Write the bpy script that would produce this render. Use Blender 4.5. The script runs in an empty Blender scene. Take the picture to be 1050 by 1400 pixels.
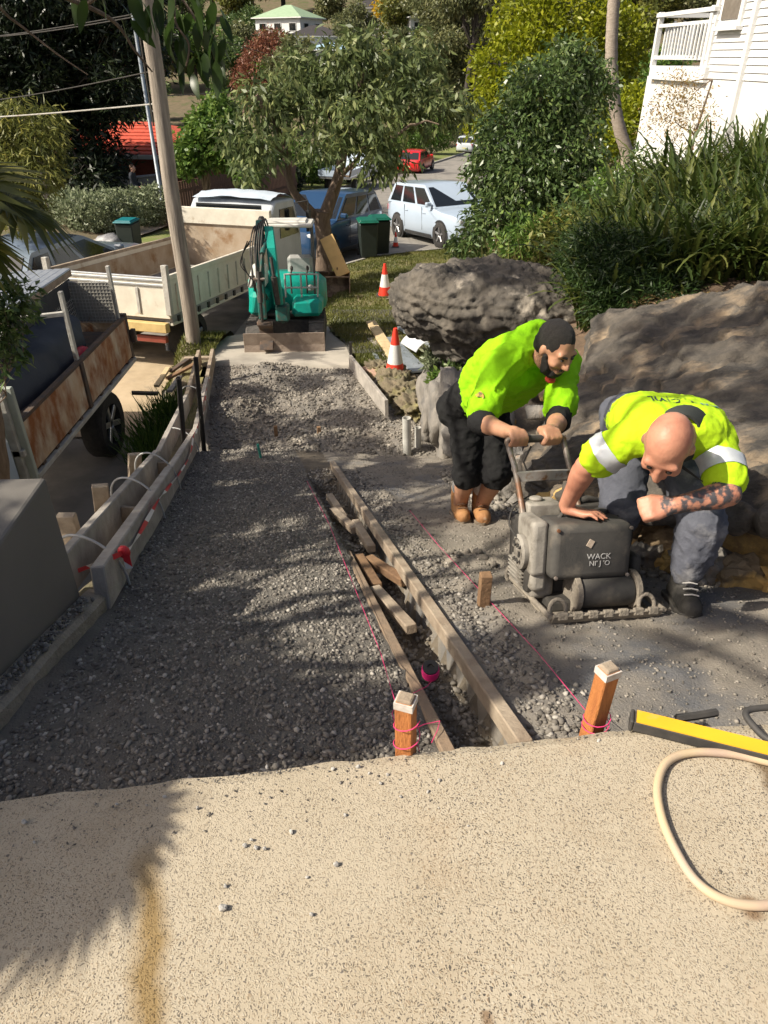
import bpy, bmesh, math, random
import numpy as np
from mathutils import Vector, Matrix, Quaternion, Euler
random.seed(7); RNG = np.random.default_rng(7)
scene = bpy.context.scene; COL = scene.collection
V = Vector; PI = math.pi; rad = math.radians

# ------------------------------------------------------------------ camera
F = 970.0; PITCH = rad(32.7); CP = math.cos(PITCH); SP = math.sin(PITCH)
cam_d = bpy.data.cameras.new('camera'); cam = bpy.data.objects.new('camera', cam_d); COL.objects.link(cam)
cam_d.sensor_fit = 'VERTICAL'; cam_d.sensor_height = 36.0; cam_d.lens = 36.0 * F / 1400.0
cam_d.clip_start = 0.05; cam_d.clip_end = 3000
cam.location = (0, 0, 0); cam.rotation_euler = (PI / 2 - PITCH, 0, 0)
scene.camera = cam
# ------------------------------------------------------------------ sky + sun
SUN_EL = rad(43); SUN_AZ = math.atan2(-0.95, -0.31)          # direction to the sun, from +Y clockwise
SUN = V((math.sin(SUN_AZ) * math.cos(SUN_EL), math.cos(SUN_AZ) * math.cos(SUN_EL), math.sin(SUN_EL)))
world = bpy.data.worlds.new('World'); scene.world = world; world.use_nodes = True
wn = world.node_tree.nodes; bg = wn['Background']
sky = wn.new('ShaderNodeTexSky'); sky.sky_type = 'NISHITA'; sky.sun_disc = False
sky.sun_elevation = SUN_EL; sky.sun_rotation = SUN_AZ % (2 * PI); sky.altitude = 50; sky.dust_density = 5.0; sky.ozone_density = 0.3; sky.air_density = 0.8
world.node_tree.links.new(sky.outputs[0], bg.inputs[0]); bg.inputs[1].default_value = 0.088
sl = bpy.data.lights.new('sun', 'SUN'); sl.energy = 5.0; sl.angle = rad(0.53); sl.color = (1.0, 0.92, 0.78)
so = bpy.data.objects.new('sun', sl); COL.objects.link(so); so.location = SUN * 60
so.rotation_euler = (-SUN).to_track_quat('-Z', 'Y').to_euler()
scene.view_settings.view_transform = 'Standard'; scene.view_settings.look = 'None'
scene.view_settings.gamma = 1.0; scene.view_settings.exposure = 0.5; scene.view_settings.use_curve_mapping = False
scene.render.engine = 'CYCLES'
try:
    scene.cycles.max_bounces = 6; scene.cycles.transparent_max_bounces = 6
except Exception: pass

# ------------------------------------------------------------------ photo pixel helpers
def ray(px, py):
    u = (700 - py) / F
    return V(((px - 525) / F, CP + u * SP, -SP + u * CP))
def at(px, py, Y=None, z=None, t=None):
    d = ray(px, py)
    if Y is not None: t = Y / d.y
    elif z is not None: t = z / d.z
    return d * t
def dr(px, py, off=0.0):          # on the sloping driveway
    d = ray(px, py)
    return d * ((1.224 - off) / (-d.z - 0.33 * d.y))
def dz(y): return -1.224 - 0.33 * y

# ------------------------------------------------------------------ numpy noise
def _h(i, j, k, s):
    n = (i * 374761393 + j * 668265263 + k * 2147483647 + s * 1274126177) & 0xFFFFFFFF
    n = ((n ^ (n >> 13)) * 1274126177) & 0xFFFFFFFF
    n = n ^ (n >> 16)
    return (n & 0xFFFF) / 65535.0
def vnoise(p, s=0):
    p = np.asarray(p, float); f = np.floor(p); i = f.astype(np.int64); w = p - f; w = w * w * (3 - 2 * w)
    x, y, z = i[:, 0], i[:, 1], i[:, 2]; r = 0
    for a in (0, 1):
        for b in (0, 1):
            for c in (0, 1):
                r = r + _h(x + a, y + b, z + c, s) * (w[:, 0] if a else 1 - w[:, 0]) * (w[:, 1] if b else 1 - w[:, 1]) * (w[:, 2] if c else 1 - w[:, 2])
    return r * 2 - 1
def fbm(p, o=4, s=0, g=0.5):
    p = np.asarray(p, float); a = 1.0; r = 0
    for k in range(o):
        r = r + a * vnoise(p, s + k); p = p * 2.03 + 7.1; a *= g
    return r
def sstep(a, b, x): 
    t = np.clip((np.asarray(x, float) - a) / (b - a), 0, 1); return t * t * (3 - 2 * t)

# ------------------------------------------------------------------ materials
MATS = {}
def mat(name, c1, c2=None, scale=8.0, rough=0.7, metal=0.0, bump=0.0, bscale=None, spec=0.5, c3=None, s3=2.0, detail=6.0, lo=0.35, hi=0.65, stretch=None, lo3=.5, hi3=.62, trans=0.0, world=False):
    if name in MATS: return MATS[name]
    m = bpy.data.materials.new(name); m.use_nodes = True; nt = m.node_tree; N = nt.nodes; K = nt.links
    b = N['Principled BSDF']; b.inputs['Roughness'].default_value = rough; b.inputs['Metallic'].default_value = metal
    b.inputs['Specular IOR Level'].default_value = spec
    tc = N.new('ShaderNodeTexCoord'); src = tc.outputs['Object']
    if stretch:
        mp = N.new('ShaderNodeMapping'); mp.inputs['Scale'].default_value = stretch; K.new(src, mp.inputs[0]); src = mp.outputs[0]
    def noise(sc, det=detail, r=0.6):
        n = N.new('ShaderNodeTexNoise'); n.inputs['Scale'].default_value = sc; n.inputs['Detail'].default_value = det; n.inputs['Roughness'].default_value = r
        K.new(src, n.inputs['Vector']); return n
    def ramp(fac, a, bb, ca, cb):
        r = N.new('ShaderNodeValToRGB'); r.color_ramp.elements[0].position = a; r.color_ramp.elements[1].position = bb
        r.color_ramp.elements[0].color = (*ca, 1); r.color_ramp.elements[1].color = (*cb, 1); K.new(fac, r.inputs[0]); return r
    if c2 is None: c2 = tuple(x * 0.8 for x in c1)
    n1 = noise(scale); out = ramp(n1.outputs[0], lo, hi, c1, c2).outputs[0]
    if c3 is not None:
        n3 = noise(s3); rr = ramp(n3.outputs[0], lo3, hi3, (0, 0, 0), (1, 1, 1))
        mx = N.new('ShaderNodeMix'); mx.data_type = 'RGBA'; K.new(rr.outputs[0], mx.inputs[0]); K.new(out, mx.inputs[6]); mx.inputs[7].default_value = (*c3, 1); out = mx.outputs[2]
    K.new(out, b.inputs['Base Color'])
    if bump:
        nb = noise(bscale or scale * 4, 5.0, .65); bp = N.new('ShaderNodeBump'); bp.inputs['Strength'].default_value = bump; bp.inputs['Distance'].default_value = 0.02
        K.new(nb.outputs[0], bp.inputs['Height']); K.new(bp.outputs[0], b.inputs['Normal'])
    MATS[name] = m; return m
def leafmat(name, c1, c2, c3, tr=0.35, rough=0.45, spec=.4):
    if name in MATS: return MATS[name]
    m = bpy.data.materials.new(name); m.use_nodes = True; nt = m.node_tree; N = nt.nodes; K = nt.links
    b = N['Principled BSDF']; b.inputs['Roughness'].default_value = rough; b.inputs['Specular IOR Level'].default_value = spec
    a = N.new('ShaderNodeAttribute'); a.attribute_name = 'tint'
    r = N.new('ShaderNodeValToRGB'); e = r.color_ramp.elements; e[0].color = (*c1, 1); e[1].color = (*c3, 1); e[1].position = 1
    k = e.new(0.55); k.color = (*c2, 1); K.new(a.outputs['Fac'], r.inputs[0]); K.new(r.outputs[0], b.inputs['Base Color'])
    t = N.new('ShaderNodeBsdfTranslucent'); K.new(r.outputs[0], t.inputs[0])
    mx = N.new('ShaderNodeMixShader'); mx.inputs[0].default_value = tr; K.new(b.outputs[0], mx.inputs[1]); K.new(t.outputs[0], mx.inputs[2])
    K.new(mx.outputs[0], N['Material Output'].inputs[0]); MATS[name] = m; return m
def glassmat(name, col=(0.02, 0.025, 0.03)):
    if name in MATS: return MATS[name]
    m = mat(name, col, col, rough=0.06, spec=0.8); return m

# ------------------------------------------------------------------ objects
def tag(o, label=None, cat=None, group=None, kind=None):
    if label: o['label'] = label
    if cat: o['category'] = cat
    if group: o['group'] = group
    if kind: o['kind'] = kind
    return o
def empty(name, loc=(0, 0, 0), rz=0.0, rot=None):
    o = bpy.data.objects.new(name, None); COL.objects.link(o); o.location = loc
    o.rotation_euler = rot if rot is not None else (0, 0, rz); o.empty_display_size = .1; return o
def link(name, me, m=None, parent=None, smooth=False, bev=0.0, seg=1):
    o = bpy.data.objects.new(name, me); COL.objects.link(o)
    if m is not None and not me.materials: me.materials.append(m)
    if parent is not None: o.parent = parent
    if smooth:
        me.polygons.foreach_set('use_smooth', [True] * len(me.polygons))
    if bev:
        md = o.modifiers.new('bevel', 'BEVEL'); md.width = bev; md.segments = seg; md.limit_method = 'ANGLE'; md.angle_limit = rad(40)
    return o
def copy_tree(o, parent=None):
    c = o.copy(); COL.objects.link(c)
    if parent is not None: c.parent = parent
    for ch in list(o.children): copy_tree(ch, c)
    return c
def np_mesh(name, verts, faces):
    me = bpy.data.meshes.new(name); verts = np.asarray(verts, np.float32); faces = np.asarray(faces, np.int32)
    nf, k = faces.shape
    me.vertices.add(len(verts)); me.vertices.foreach_set('co', verts.ravel())
    me.loops.add(nf * k); me.loops.foreach_set('vertex_index', faces.ravel())
    me.polygons.add(nf); me.polygons.foreach_set('loop_start', np.arange(0, nf * k, k, dtype=np.int32))
    me.polygons.foreach_set('loop_total', np.full(nf, k, np.int32))
    me.update(calc_edges=True); return me
class MB:
    def __init__(s): s.v = []; s.f = []; s.o = None
    def add(s, vs, fs, M=None):
        k = len(s.v)
        s.v += [(M @ V(q)) if M is not None else V(q) for q in vs]
        s.f += [tuple(i + k for i in f) for f in fs]; return s
    def box(s, c, size, rz=0.0, M=None, taper=1.0):
        x, y, z = size[0] / 2, size[1] / 2, size[2] / 2; R = Matrix.Translation(V(c)) @ (Matrix.Rotation(rz, 4, 'Z') if M is None else M)
        t = taper
        vs = [(-x, -y, -z), (x, -y, -z), (x, y, -z), (-x, y, -z), (-x * t, -y * t, z), (x * t, -y * t, z), (x * t, y * t, z), (-x * t, y * t, z)]
        return s.add(vs, [(0, 3, 2, 1), (4, 5, 6, 7), (0, 1, 5, 4), (1, 2, 6, 5), (2, 3, 7, 6), (3, 0, 4, 7)], R)
    def beam(s, a, b, w, h, up=(0, 0, 1)):
        a = V(a); b = V(b); d = b - a; L = d.length; d.normalize(); u = V(up)
        sd = d.cross(u)
        if sd.length < 1e-4: sd = d.cross(V((1, 0, 0)))
        sd.normalize(); u = sd.cross(d); M = Matrix((sd, d, u)).transposed()
        return s.box((a + b) / 2, (w, L, h), M=M.to_4x4())
    def tube(s, path, r, n=8, closed=False):
        P = [V(p) for p in path]; m = len(P); rs = r if isinstance(r, (list, tuple)) else [r] * m
        k = len(s.v); pu = None
        for i, p in enumerate(P):
            if closed: d = P[(i + 1) % m] - P[i - 1]
            else: d = P[min(i + 1, m - 1)] - P[max(i - 1, 0)]
            if d.length < 1e-9: d = V((0, 0, 1))
            d.normalize()
            if pu is None: pu = d.orthogonal().normalized()
            u = pu - d * pu.dot(d)
            u = u.normalized() if u.length > 1e-6 else d.orthogonal().normalized()
            w = d.cross(u); pu = u
            for j in range(n):
                a = 2 * PI * j / n; s.v.append(p + (u * math.cos(a) + w * math.sin(a)) * rs[i])
        for i in range(m if closed else m - 1):
            i2 = (i + 1) % m
            for j in range(n):
                j2 = (j + 1) % n; s.f.append((k + i * n + j, k + i * n + j2, k + i2 * n + j2, k + i2 * n + j))
        if not closed:
            s.f.append(tuple(k + j for j in reversed(range(n)))); s.f.append(tuple(k + (m - 1) * n + j for j in range(n)))
        return s
    def lathe(s, prof, n=20, M=None, caps=True):
        k = len(s.v); vs = []; fs = []
        for (r, z) in prof:
            for j in range(n):
                a = 2 * PI * j / n; vs.append((r * math.cos(a), r * math.sin(a), z))
        for i in range(len(prof) - 1):
            for j in range(n):
                j2 = (j + 1) % n; fs.append((i * n + j, i * n + j2, (i + 1) * n + j2, (i + 1) * n + j))
        if caps: fs.append(tuple(reversed(range(n)))); fs.append(tuple((len(prof) - 1) * n + j for j in range(n)))
        return s.add(vs, fs, M)
    def loft(s, rings, caps=True, M=None, closed_ring=True):
        n = len(rings[0]); vs = [p for r in rings for p in r]; fs = []
        for i in range(len(rings) - 1):
            for j in range(n if closed_ring else n - 1):
                j2 = (j + 1) % n; fs.append((i * n + j, i * n + j2, (i + 1) * n + j2, (i + 1) * n + j))
        if caps: fs.append(tuple(reversed(range(n)))); fs.append(tuple((len(rings) - 1) * n + j for j in range(n)))
        return s.add(vs, fs, M)
    def prism(s, poly, d0, d1, axis='x', M=None):   # poly 2D extruded along axis
        def q(a, b, c): return {'x': (c, a, b), 'y': (a, c, b), 'z': (a, b, c)}[axis]
        return s.loft([[q(a, b, d0) for a, b in poly], [q(a, b, d1) for a, b in poly]], M=M)
    def ell(s, c, r, n=12, m=8, M=None):
        T = Matrix.Translation(V(c)) @ (M if M is not None else Matrix.Identity(4))
        rings = []
        for i in range(1, m):
            ph = PI * i / m; rings.append([(r[0] * math.sin(ph) * math.cos(2 * PI * j / n), r[1] * math.sin(ph) * math.sin(2 * PI * j / n), -r[2] * math.cos(ph)) for j in range(n)])
        vs = [p for q in rings for p in q]; vs += [(0, 0, -r[2]), (0, 0, r[2])]; b = len(vs) - 2; fs = []
        for i in range(len(rings) - 1):
            for j in range(n):
                j2 = (j + 1) % n; fs.append((i * n + j, i * n + j2, (i + 1) * n + j2, (i + 1) * n + j))
        for j in range(n):
            j2 = (j + 1) % n; fs.append((j2, j, b)); fs.append(((len(rings) - 1) * n + j, (len(rings) - 1) * n + j2, b + 1))
        return s.add(vs, fs, T)
    def cap(s, a, b, ra, rb, n=14):    # capsule with round ends
        a = V(a); b = V(b); d = b - a; L = d.length
        if L < 1e-6: return s.ell(a, (ra,) * 3, n, 8)
        d.normalize(); P = []; R = []
        for i in range(5):
            ph = PI / 2 * (i / 4.0); P.append(a - d * (ra * math.cos(ph))); R.append(max(ra * math.sin(ph), 1e-4))
        for i in range(5):
            ph = PI / 2 * (i / 4.0); P.append(b + d * (rb * math.sin(ph))); R.append(max(rb * math.cos(ph), 1e-4))
        return s.tube(P, R, n)
    def build(s, name, m, parent=None, bev=0.0, smooth=False, seg=1, org=None):
        if org is not None: s.v = [q - V(org) for q in s.v]
        me = bpy.data.meshes.new(name); me.from_pydata([tuple(q) for q in s.v], [], s.f); me.update()
        bm = bmesh.new(); bm.from_mesh(me); bmesh.ops.recalc_face_normals(bm, faces=bm.faces); bm.to_mesh(me); bm.free()
        o = link(name, me, m, parent, smooth, bev, seg)
        if smooth:
            try: me.set_sharp_from_angle(angle=rad(50))
            except Exception: pass
        return o
def thing(name, label, cat, loc=(0, 0, 0), rz=0.0, group=None, rot=None):
    return tag(empty(name, loc, rz, rot), label, cat, group)
def remesh(name, mb, m, parent, voxel=0.012, smooth=8, org=None, disp=0.0, dscale=6.0, fac=0.6, seed=0):
    """fuse overlapping closed shapes into one continuous surface"""
    tmp = mb.build('tmp_' + name, None, None, org=org)
    r = tmp.modifiers.new('r', 'REMESH'); r.mode = 'VOXEL'; r.voxel_size = voxel; r.use_smooth_shade = True
    if smooth:
        sm = tmp.modifiers.new('s', 'SMOOTH'); sm.iterations = smooth; sm.factor = fac
    dg = bpy.context.evaluated_depsgraph_get(); dg.update()
    me = bpy.data.meshes.new_from_object(tmp.evaluated_get(dg)); me.name = name
    bpy.data.objects.remove(tmp)
    if disp:
        n = len(me.vertices); co = np.empty(n * 3, np.float32); me.vertices.foreach_get('co', co); co = co.reshape(-1, 3)
        no = np.empty(n * 3, np.float32); me.vertices.foreach_get('normal', no); no = no.reshape(-1, 3)
        if callable(disp): d = disp(co, no)
        else: d = disp * fbm(co * dscale, 3, seed)
        co = co + no * np.asarray(d)[:, None]; me.vertices.foreach_set('co', co.astype(np.float32).ravel()); me.update()
    return link(name, me, m, parent, True)
def grid(name, xs, ys, zf, m, parent=None, mask=None, smooth=True):
    X, Y = np.meshgrid(xs, ys); Z = zf(X.ravel(), Y.ravel()); nx, ny = len(xs), len(ys)
    vs = np.stack([X.ravel(), Y.ravel(), Z], 1)
    i = np.arange(nx * ny).reshape(ny, nx); f = np.stack([i[:-1, :-1], i[:-1, 1:], i[1:, 1:], i[1:, :-1]], -1).reshape(-1, 4)
    if mask is not None:
        c = vs[f].mean(1); f = f[mask(c[:, 0], c[:, 1])]
        u, inv = np.unique(f, return_inverse=True); vs = vs[u]; f = inv.reshape(f.shape)
    return link(name, np_mesh(name, vs, f), m, parent, smooth)
def strip(name, rows, m, parent=None, smooth=True):   # rows of equal length points -> quad sheet
    n = len(rows[0]); vs = np.array([tuple(p) for r in rows for p in r]); i = np.arange(len(rows) * n).reshape(len(rows), n)
    f = np.stack([i[:-1, :-1], i[1:, :-1], i[1:, 1:], i[:-1, 1:]], -1).reshape(-1, 4)
    return link(name, np_mesh(name, vs, f), m, parent, smooth)
def set_tint(me, t):
    a = me.attributes.new('tint', 'FLOAT', 'FACE'); a.data.foreach_set('value', np.asarray(t, np.float32))
def unit(a): return a / np.maximum(np.linalg.norm(a, axis=1, keepdims=True), 1e-9)
def leaf_mesh(name, P, D, L, W, tint=None, fold=0.15, rng=RNG, flat=0.0):
    n = len(P); D = unit(D); r = rng.normal(size=(n, 3)); r[:, 2] += 0
    up = np.tile(np.array([0, 0, 1.0]), (n, 1)); r = r * (1 - flat) + np.cross(D, up) * flat * 3
    S = unit(r - D * (r * D).sum(1, keepdims=True)); Nn = np.cross(D, S)
    L = np.asarray(L).reshape(-1, 1); W = np.asarray(W).reshape(-1, 1)
    a = P; b = P + D * L * .45 + S * W * .5 + Nn * W * fold; c = P + D * L - Nn * L * .08; d = P + D * L * .45 - S * W * .5 + Nn * W * fold
    vs = np.stack([a, b, c, d], 1).reshape(-1, 3); f = np.arange(4 * n).reshape(n, 4)
    me = np_mesh(name, vs, f); set_tint(me, rng.random(n) if tint is None else tint); return me
def crown_pts(lobes, ncl, per, rc, droop, rng, shell=0.5, outward=0.6):
    vol = np.array([l[1][0] * l[1][1] * l[1][2] for l in lobes]) ** (2 / 3.); pick = rng.choice(len(lobes), ncl, p=vol / vol.sum())
    C = np.array([l[0] for l in lobes], float)[pick]; Rr = np.array([l[1] for l in lobes], float)[pick]
    d = unit(rng.normal(size=(ncl, 3))); k = (shell + (1 - shell) * rng.random((ncl, 1)) ** .7)
    cl = C + d * Rr * k; od = unit(cl - C)
    cl = np.repeat(cl, per, 0); od = np.repeat(od, per, 0); tb = np.repeat(rng.random(ncl), per)
    P = cl + rng.normal(size=cl.shape) * rc
    D = od * outward + rng.normal(size=cl.shape) * .7 + np.array([0, 0, -droop]); tint = np.clip(.55 * tb + .45 * rng.random(len(P)), 0, 1)
    return P, D, tint
def limb(a, b, sag=0.0, n=6, wob=0.06, rng=random):
    a = V(a); b = V(b); L = (b - a).length; out = []
    for i in range(n + 1):
        k = i / n; p = a.lerp(b, k); p.z += sag * math.sin(PI * k)
        if 0 < i < n: p += V((rng.uniform(-1, 1), rng.uniform(-1, 1), rng.uniform(-1, 1))) * wob * L
        out.append(p)
    return out
def tree(name, label, cat, base, trunk, r0, lobes, ncl, per, rc, leafL, leafW, droop, lm, bm_, group=None, seed=1, shell=.45, limbs=True, flat=0.0, rtop=.45, outward=.6, lr=.45):
    """trunk: list of points relative to base; lobes relative to base"""
    rg = np.random.default_rng(seed); rn = random.Random(seed); root = thing(name, label, cat, base, 0, group)
    t = MB(); m = len(trunk); t.tube(trunk, [r0 * (1 - (1 - rtop) * i / max(m - 1, 1)) for i in range(m)], 9)
    top = V(trunk[-1])
    if limbs:
        for (c, r) in lobes:
            k = V(trunk[max(1, rn.randint(m // 2, m - 1))]); pth = limb(k, c, .1 * r[2], 6, .05, rn); t.tube(pth, [r0 * lr * (1 - .13 * i) for i in range(7)], 6)
            for _ in range(5):
                e = V(c) + V([rn.uniform(-.75, .75) * r[i] for i in range(3)]); s = pth[rn.randint(3, 6)]
                t.tube(limb(s, e, 0, 4, .08, rn), [r0 * lr * .36 * (1 - .18 * i) for i in range(5)], 4)
    t.build('trunk', bm_, root, smooth=True)
    P, D, ti = crown_pts(lobes, ncl, per, rc, droop, rg, shell, outward)
    me = leaf_mesh('crown', P, D, leafL * (.6 + .7 * rg.random(len(P))), leafW * (.6 + .7 * rg.random(len(P))), ti, rng=rg, flat=flat)
    c = link('crown', me, lm, root); return root
# ================================================================== terrain functions
ip = np.interp
def S(y): return ip(y, [-60, 0, 8, 11, 15, 22, 25, 40, 58, 80, 100, 125, 150, 200, 300, 600], [-3.4, -4.05, -4.2, -4.2, -4.5, -5.05, -5.3, -6.2, -7.2, -8.1, -8.6, -7.5, -4, 5, 22, 45])
def XL(y): return -1.25 - .168 * (np.asarray(y) - 2.36)
def XR(y): return 1.80 - .27 * (np.asarray(y) - 2.6)
def DRz(y): return ip(y, [-60, 1.05, 1.2, 6.5, 6.78, 10.2, 12, 14, 22, 23], [-1.6, -1.6, -1.62, -3.37, -3.52, -3.72, -3.92, -4.22, -4.93, -5.1])
def XKL(y): return ip(y, [-10, 10, 20, 26, 32, 39, 69, 100], [-7.8, -7.8, -6.8, -5.5, -5.0, -4.3, 5.4, 15])
def XKR(y): return ip(y, [-10, 5, 8, 10.5, 11.2, 12.2, 14, 19, 21.5, 23.5, 30, 40, 69, 100], [-2.6, -2.7, -2.9, -3.35, -3.3, -2.2, -1.8, -1.7, -.4, 2.4, 6, 9.5, 17, 25])
def XB(y): return ip(y, [-10, 2.3, 10, 11.2, 12.2, 14, 21.5, 23.5], [-1.6, -1.6, -2.85, -2.9, -1.9, -1.5, 0.2, 3])
def XG(y): return ip(y, [0, 2.1, 2.5, 2.95, 4.1, 5.2, 7, 8, 9, 12, 22, 24, 40, 100], [2.7, 2.35, 1.90, 1.35, .95, .78, .60, .6, .75, 1.25, 2.3, 3.4, 10.5, 26])
def G(x, y):
    a = ip(y, [0, 3, 5, 8, 12, 17, 22, 26, 60, 100], [-1.35, -1.35, -1.45, -2.0, -2.5, -3.0, -4.6, -5.2, -6.8, -8.3])
    b = ip(y, [0, 3, 5, 8, 12, 17, 22, 26, 60, 100], [-1.1, -1.1, -1.1, -1.3, -1.7, -2.2, -2.8, -3.2, -4.5, -6.5])
    k = sstep(2.0, 6.0, x); g = a * (1 - k) + b * k
    return g - .9 * sstep(0, 1.2, 5.9 - y - .45 * (x - 1.7)) * (1 - sstep(3.6, 4.4, x)) - .5 * sstep(8.4, 7.4, y) * sstep(2.6, 1.8, x)
def H(x, y):
    x = np.asarray(x, float); y = np.asarray(y, float)
    base = S(y) + sstep(0, 6, XKL(y) - x) * .5 + sstep(100, 250, y) * 4 * np.sin(x * .013)
    d = DRz(y); k = sstep(-.25, .25, x - XB(y)) * (1 - sstep(22.5, 24.5, y)); h = base * (1 - k) + d * k
    xg = XG(y); g = sstep(0, .7, x - xg) * (1 - sstep(90, 120, y)); h = h * (1 - g) + G(x, y) * g
    return h
def geo(a, lo, hi, s, g=1.16):
    c = list(np.arange(lo, hi, s)); q = hi; d = s
    while q < a[1]: c.append(q); d *= g; q += d
    q = lo; d = s; left = []
    while q > a[0]: d *= g; q -= d; left.append(q)
    return np.array(left[::-1] + c)
m_ground = mat('leaf_litter', (.16, .115, .07), (.09, .08, .04), 1.2, .95, bump=.6, bscale=14, c3=(.07, .085, .025), s3=.35)
def z_ground(x, y):
    z = H(x, y) - .07
    inr = sstep(-.6, -.1, x - XB(y)) * (1 - sstep(0.0, .5, x - XG(y))) * (1 - sstep(9.6, 10.2, y)) * sstep(-3, -2.5, y)
    return z - inr * .3 + (1 - inr) * .03 * fbm(np.stack([x * .9, y * .9, 0 * x], 1), 3, 5) * (sstep(.3, 1.2, x - XG(y)))
o = grid('ground', geo((-700, 700), -9, 8, .16), geo((-40, 900), -3, 26, .16), z_ground, m_ground); tag(o, kind='structure')

# road ---------------------------------------------------------------
m_road = mat('asphalt', (.20, .185, .165), (.26, .24, .21), 3, .9, bump=.35, bscale=120, c3=(.09, .085, .08), s3=.5, lo3=.52, hi3=.7)
m_kerb = mat('kerb_concrete', (.42, .40, .36), (.3, .28, .25), 6, .9, bump=.3)
def z_road(x, y): return S(y) + .0 + .012 * fbm(np.stack([x * .6, y * .6, 0 * x], 1), 2, 9)
ys = np.concatenate([np.arange(-6, 30, .3), np.arange(30, 121, 1.5)])
rows = [[(xa, y, S(y) + .02 * math.sin(PI * k / 12)) for k, xa in enumerate(np.linspace(XKL(y), XKR(y), 13))] for y in ys]
tag(strip('road', rows, m_road), kind='structure')
# dusty sandy patch spilled over the road behind the rusty truck
m_dust = mat('sand_dust', (.46, .36, .24), (.36, .28, .18), 2.5, .95, bump=.3, bscale=60, c3=(.24, .2, .15), s3=1.2)
rows = []
for y in np.arange(8.3, 12.4, .25):
    a = -4.9 + .3 * math.sin(y * 2.1); b = float(XKR(y)) - .02 + .05 * math.sin(5 * y)
    rows.append([(a + (b - a) * k / 8, y, S(y) + .027 + .004 * math.sin(PI * k / 8)) for k in range(9)])
tag(strip('sand_patch', rows, m_dust), kind='structure')
def kerb(name, fx, ylist, w, h, side):
    mb = MB(); rings = []
    for y in ylist:
        x = float(fx(y)); z = float(S(y)); rings.append([(x, y, z - .15), (x, y, z + h - .02), (x + side * .025, y, z + h), (x + side * w, y, z + h), (x + side * w, y, z - .15)])
    mb.loft(rings); o = mb.build(name, m_kerb); tag(o, kind='structure')
kerb('kerb', XKL, list(np.arange(4, 40, 1.0)) + list(np.arange(40, 100, 3.0)), .16, .13, -1)
kerb('kerb', XKR, list(np.arange(24, 100, 2.0)), .16, .13, 1)
kerb('kerb', XKR, list(np.arange(14.5, 23.4, .5)), .14, .12, 1)

# far verge lawn across the road and footpath
m_lawn = mat('lawn_green', (.11, .15, .03), (.17, .19, .05), 5, .95, bump=.5, bscale=60, c3=(.2, .19, .08), s3=.9)
m_path = mat('path_concrete', (.45, .37, .28), (.36, .3, .23), 2, .9, bump=.2)
rows = []; rp = []
for y in np.arange(24, 96, 2.0):
    x = float(XKL(y)) - .16
    rows.append([(x - k * 1.5, y, float(S(y)) + .115 + .02 * k) for k in range(4)]); rp.append([(x - 4.52 - k * .9, y, float(S(y)) + .19) for k in range(3)])
tag(strip('far_verge', rows, m_lawn), kind='structure'); tag(strip('footpath', rp, m_path), kind='structure')
rows = [[(float(XKL(y)) - .16 - k * .8, y, float(S(y)) + .11 + .02 * k) for k in range(4)] for y in np.arange(4, 24.1, 1)]
tag(strip('near_verge', rows, mat('dark_verge', (.07, .09, .03), (.12, .11, .06), 4, .95, bump=.5, bscale=40)), kind='structure')
rows = [[(float(XKL(y)) - 2.57 - k * .7, y, float(S(y)) + .24) for k in range(3)] for y in np.arange(15, 31, 1)]
tag(strip('footpath', rows, m_path), kind='structure')

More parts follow.
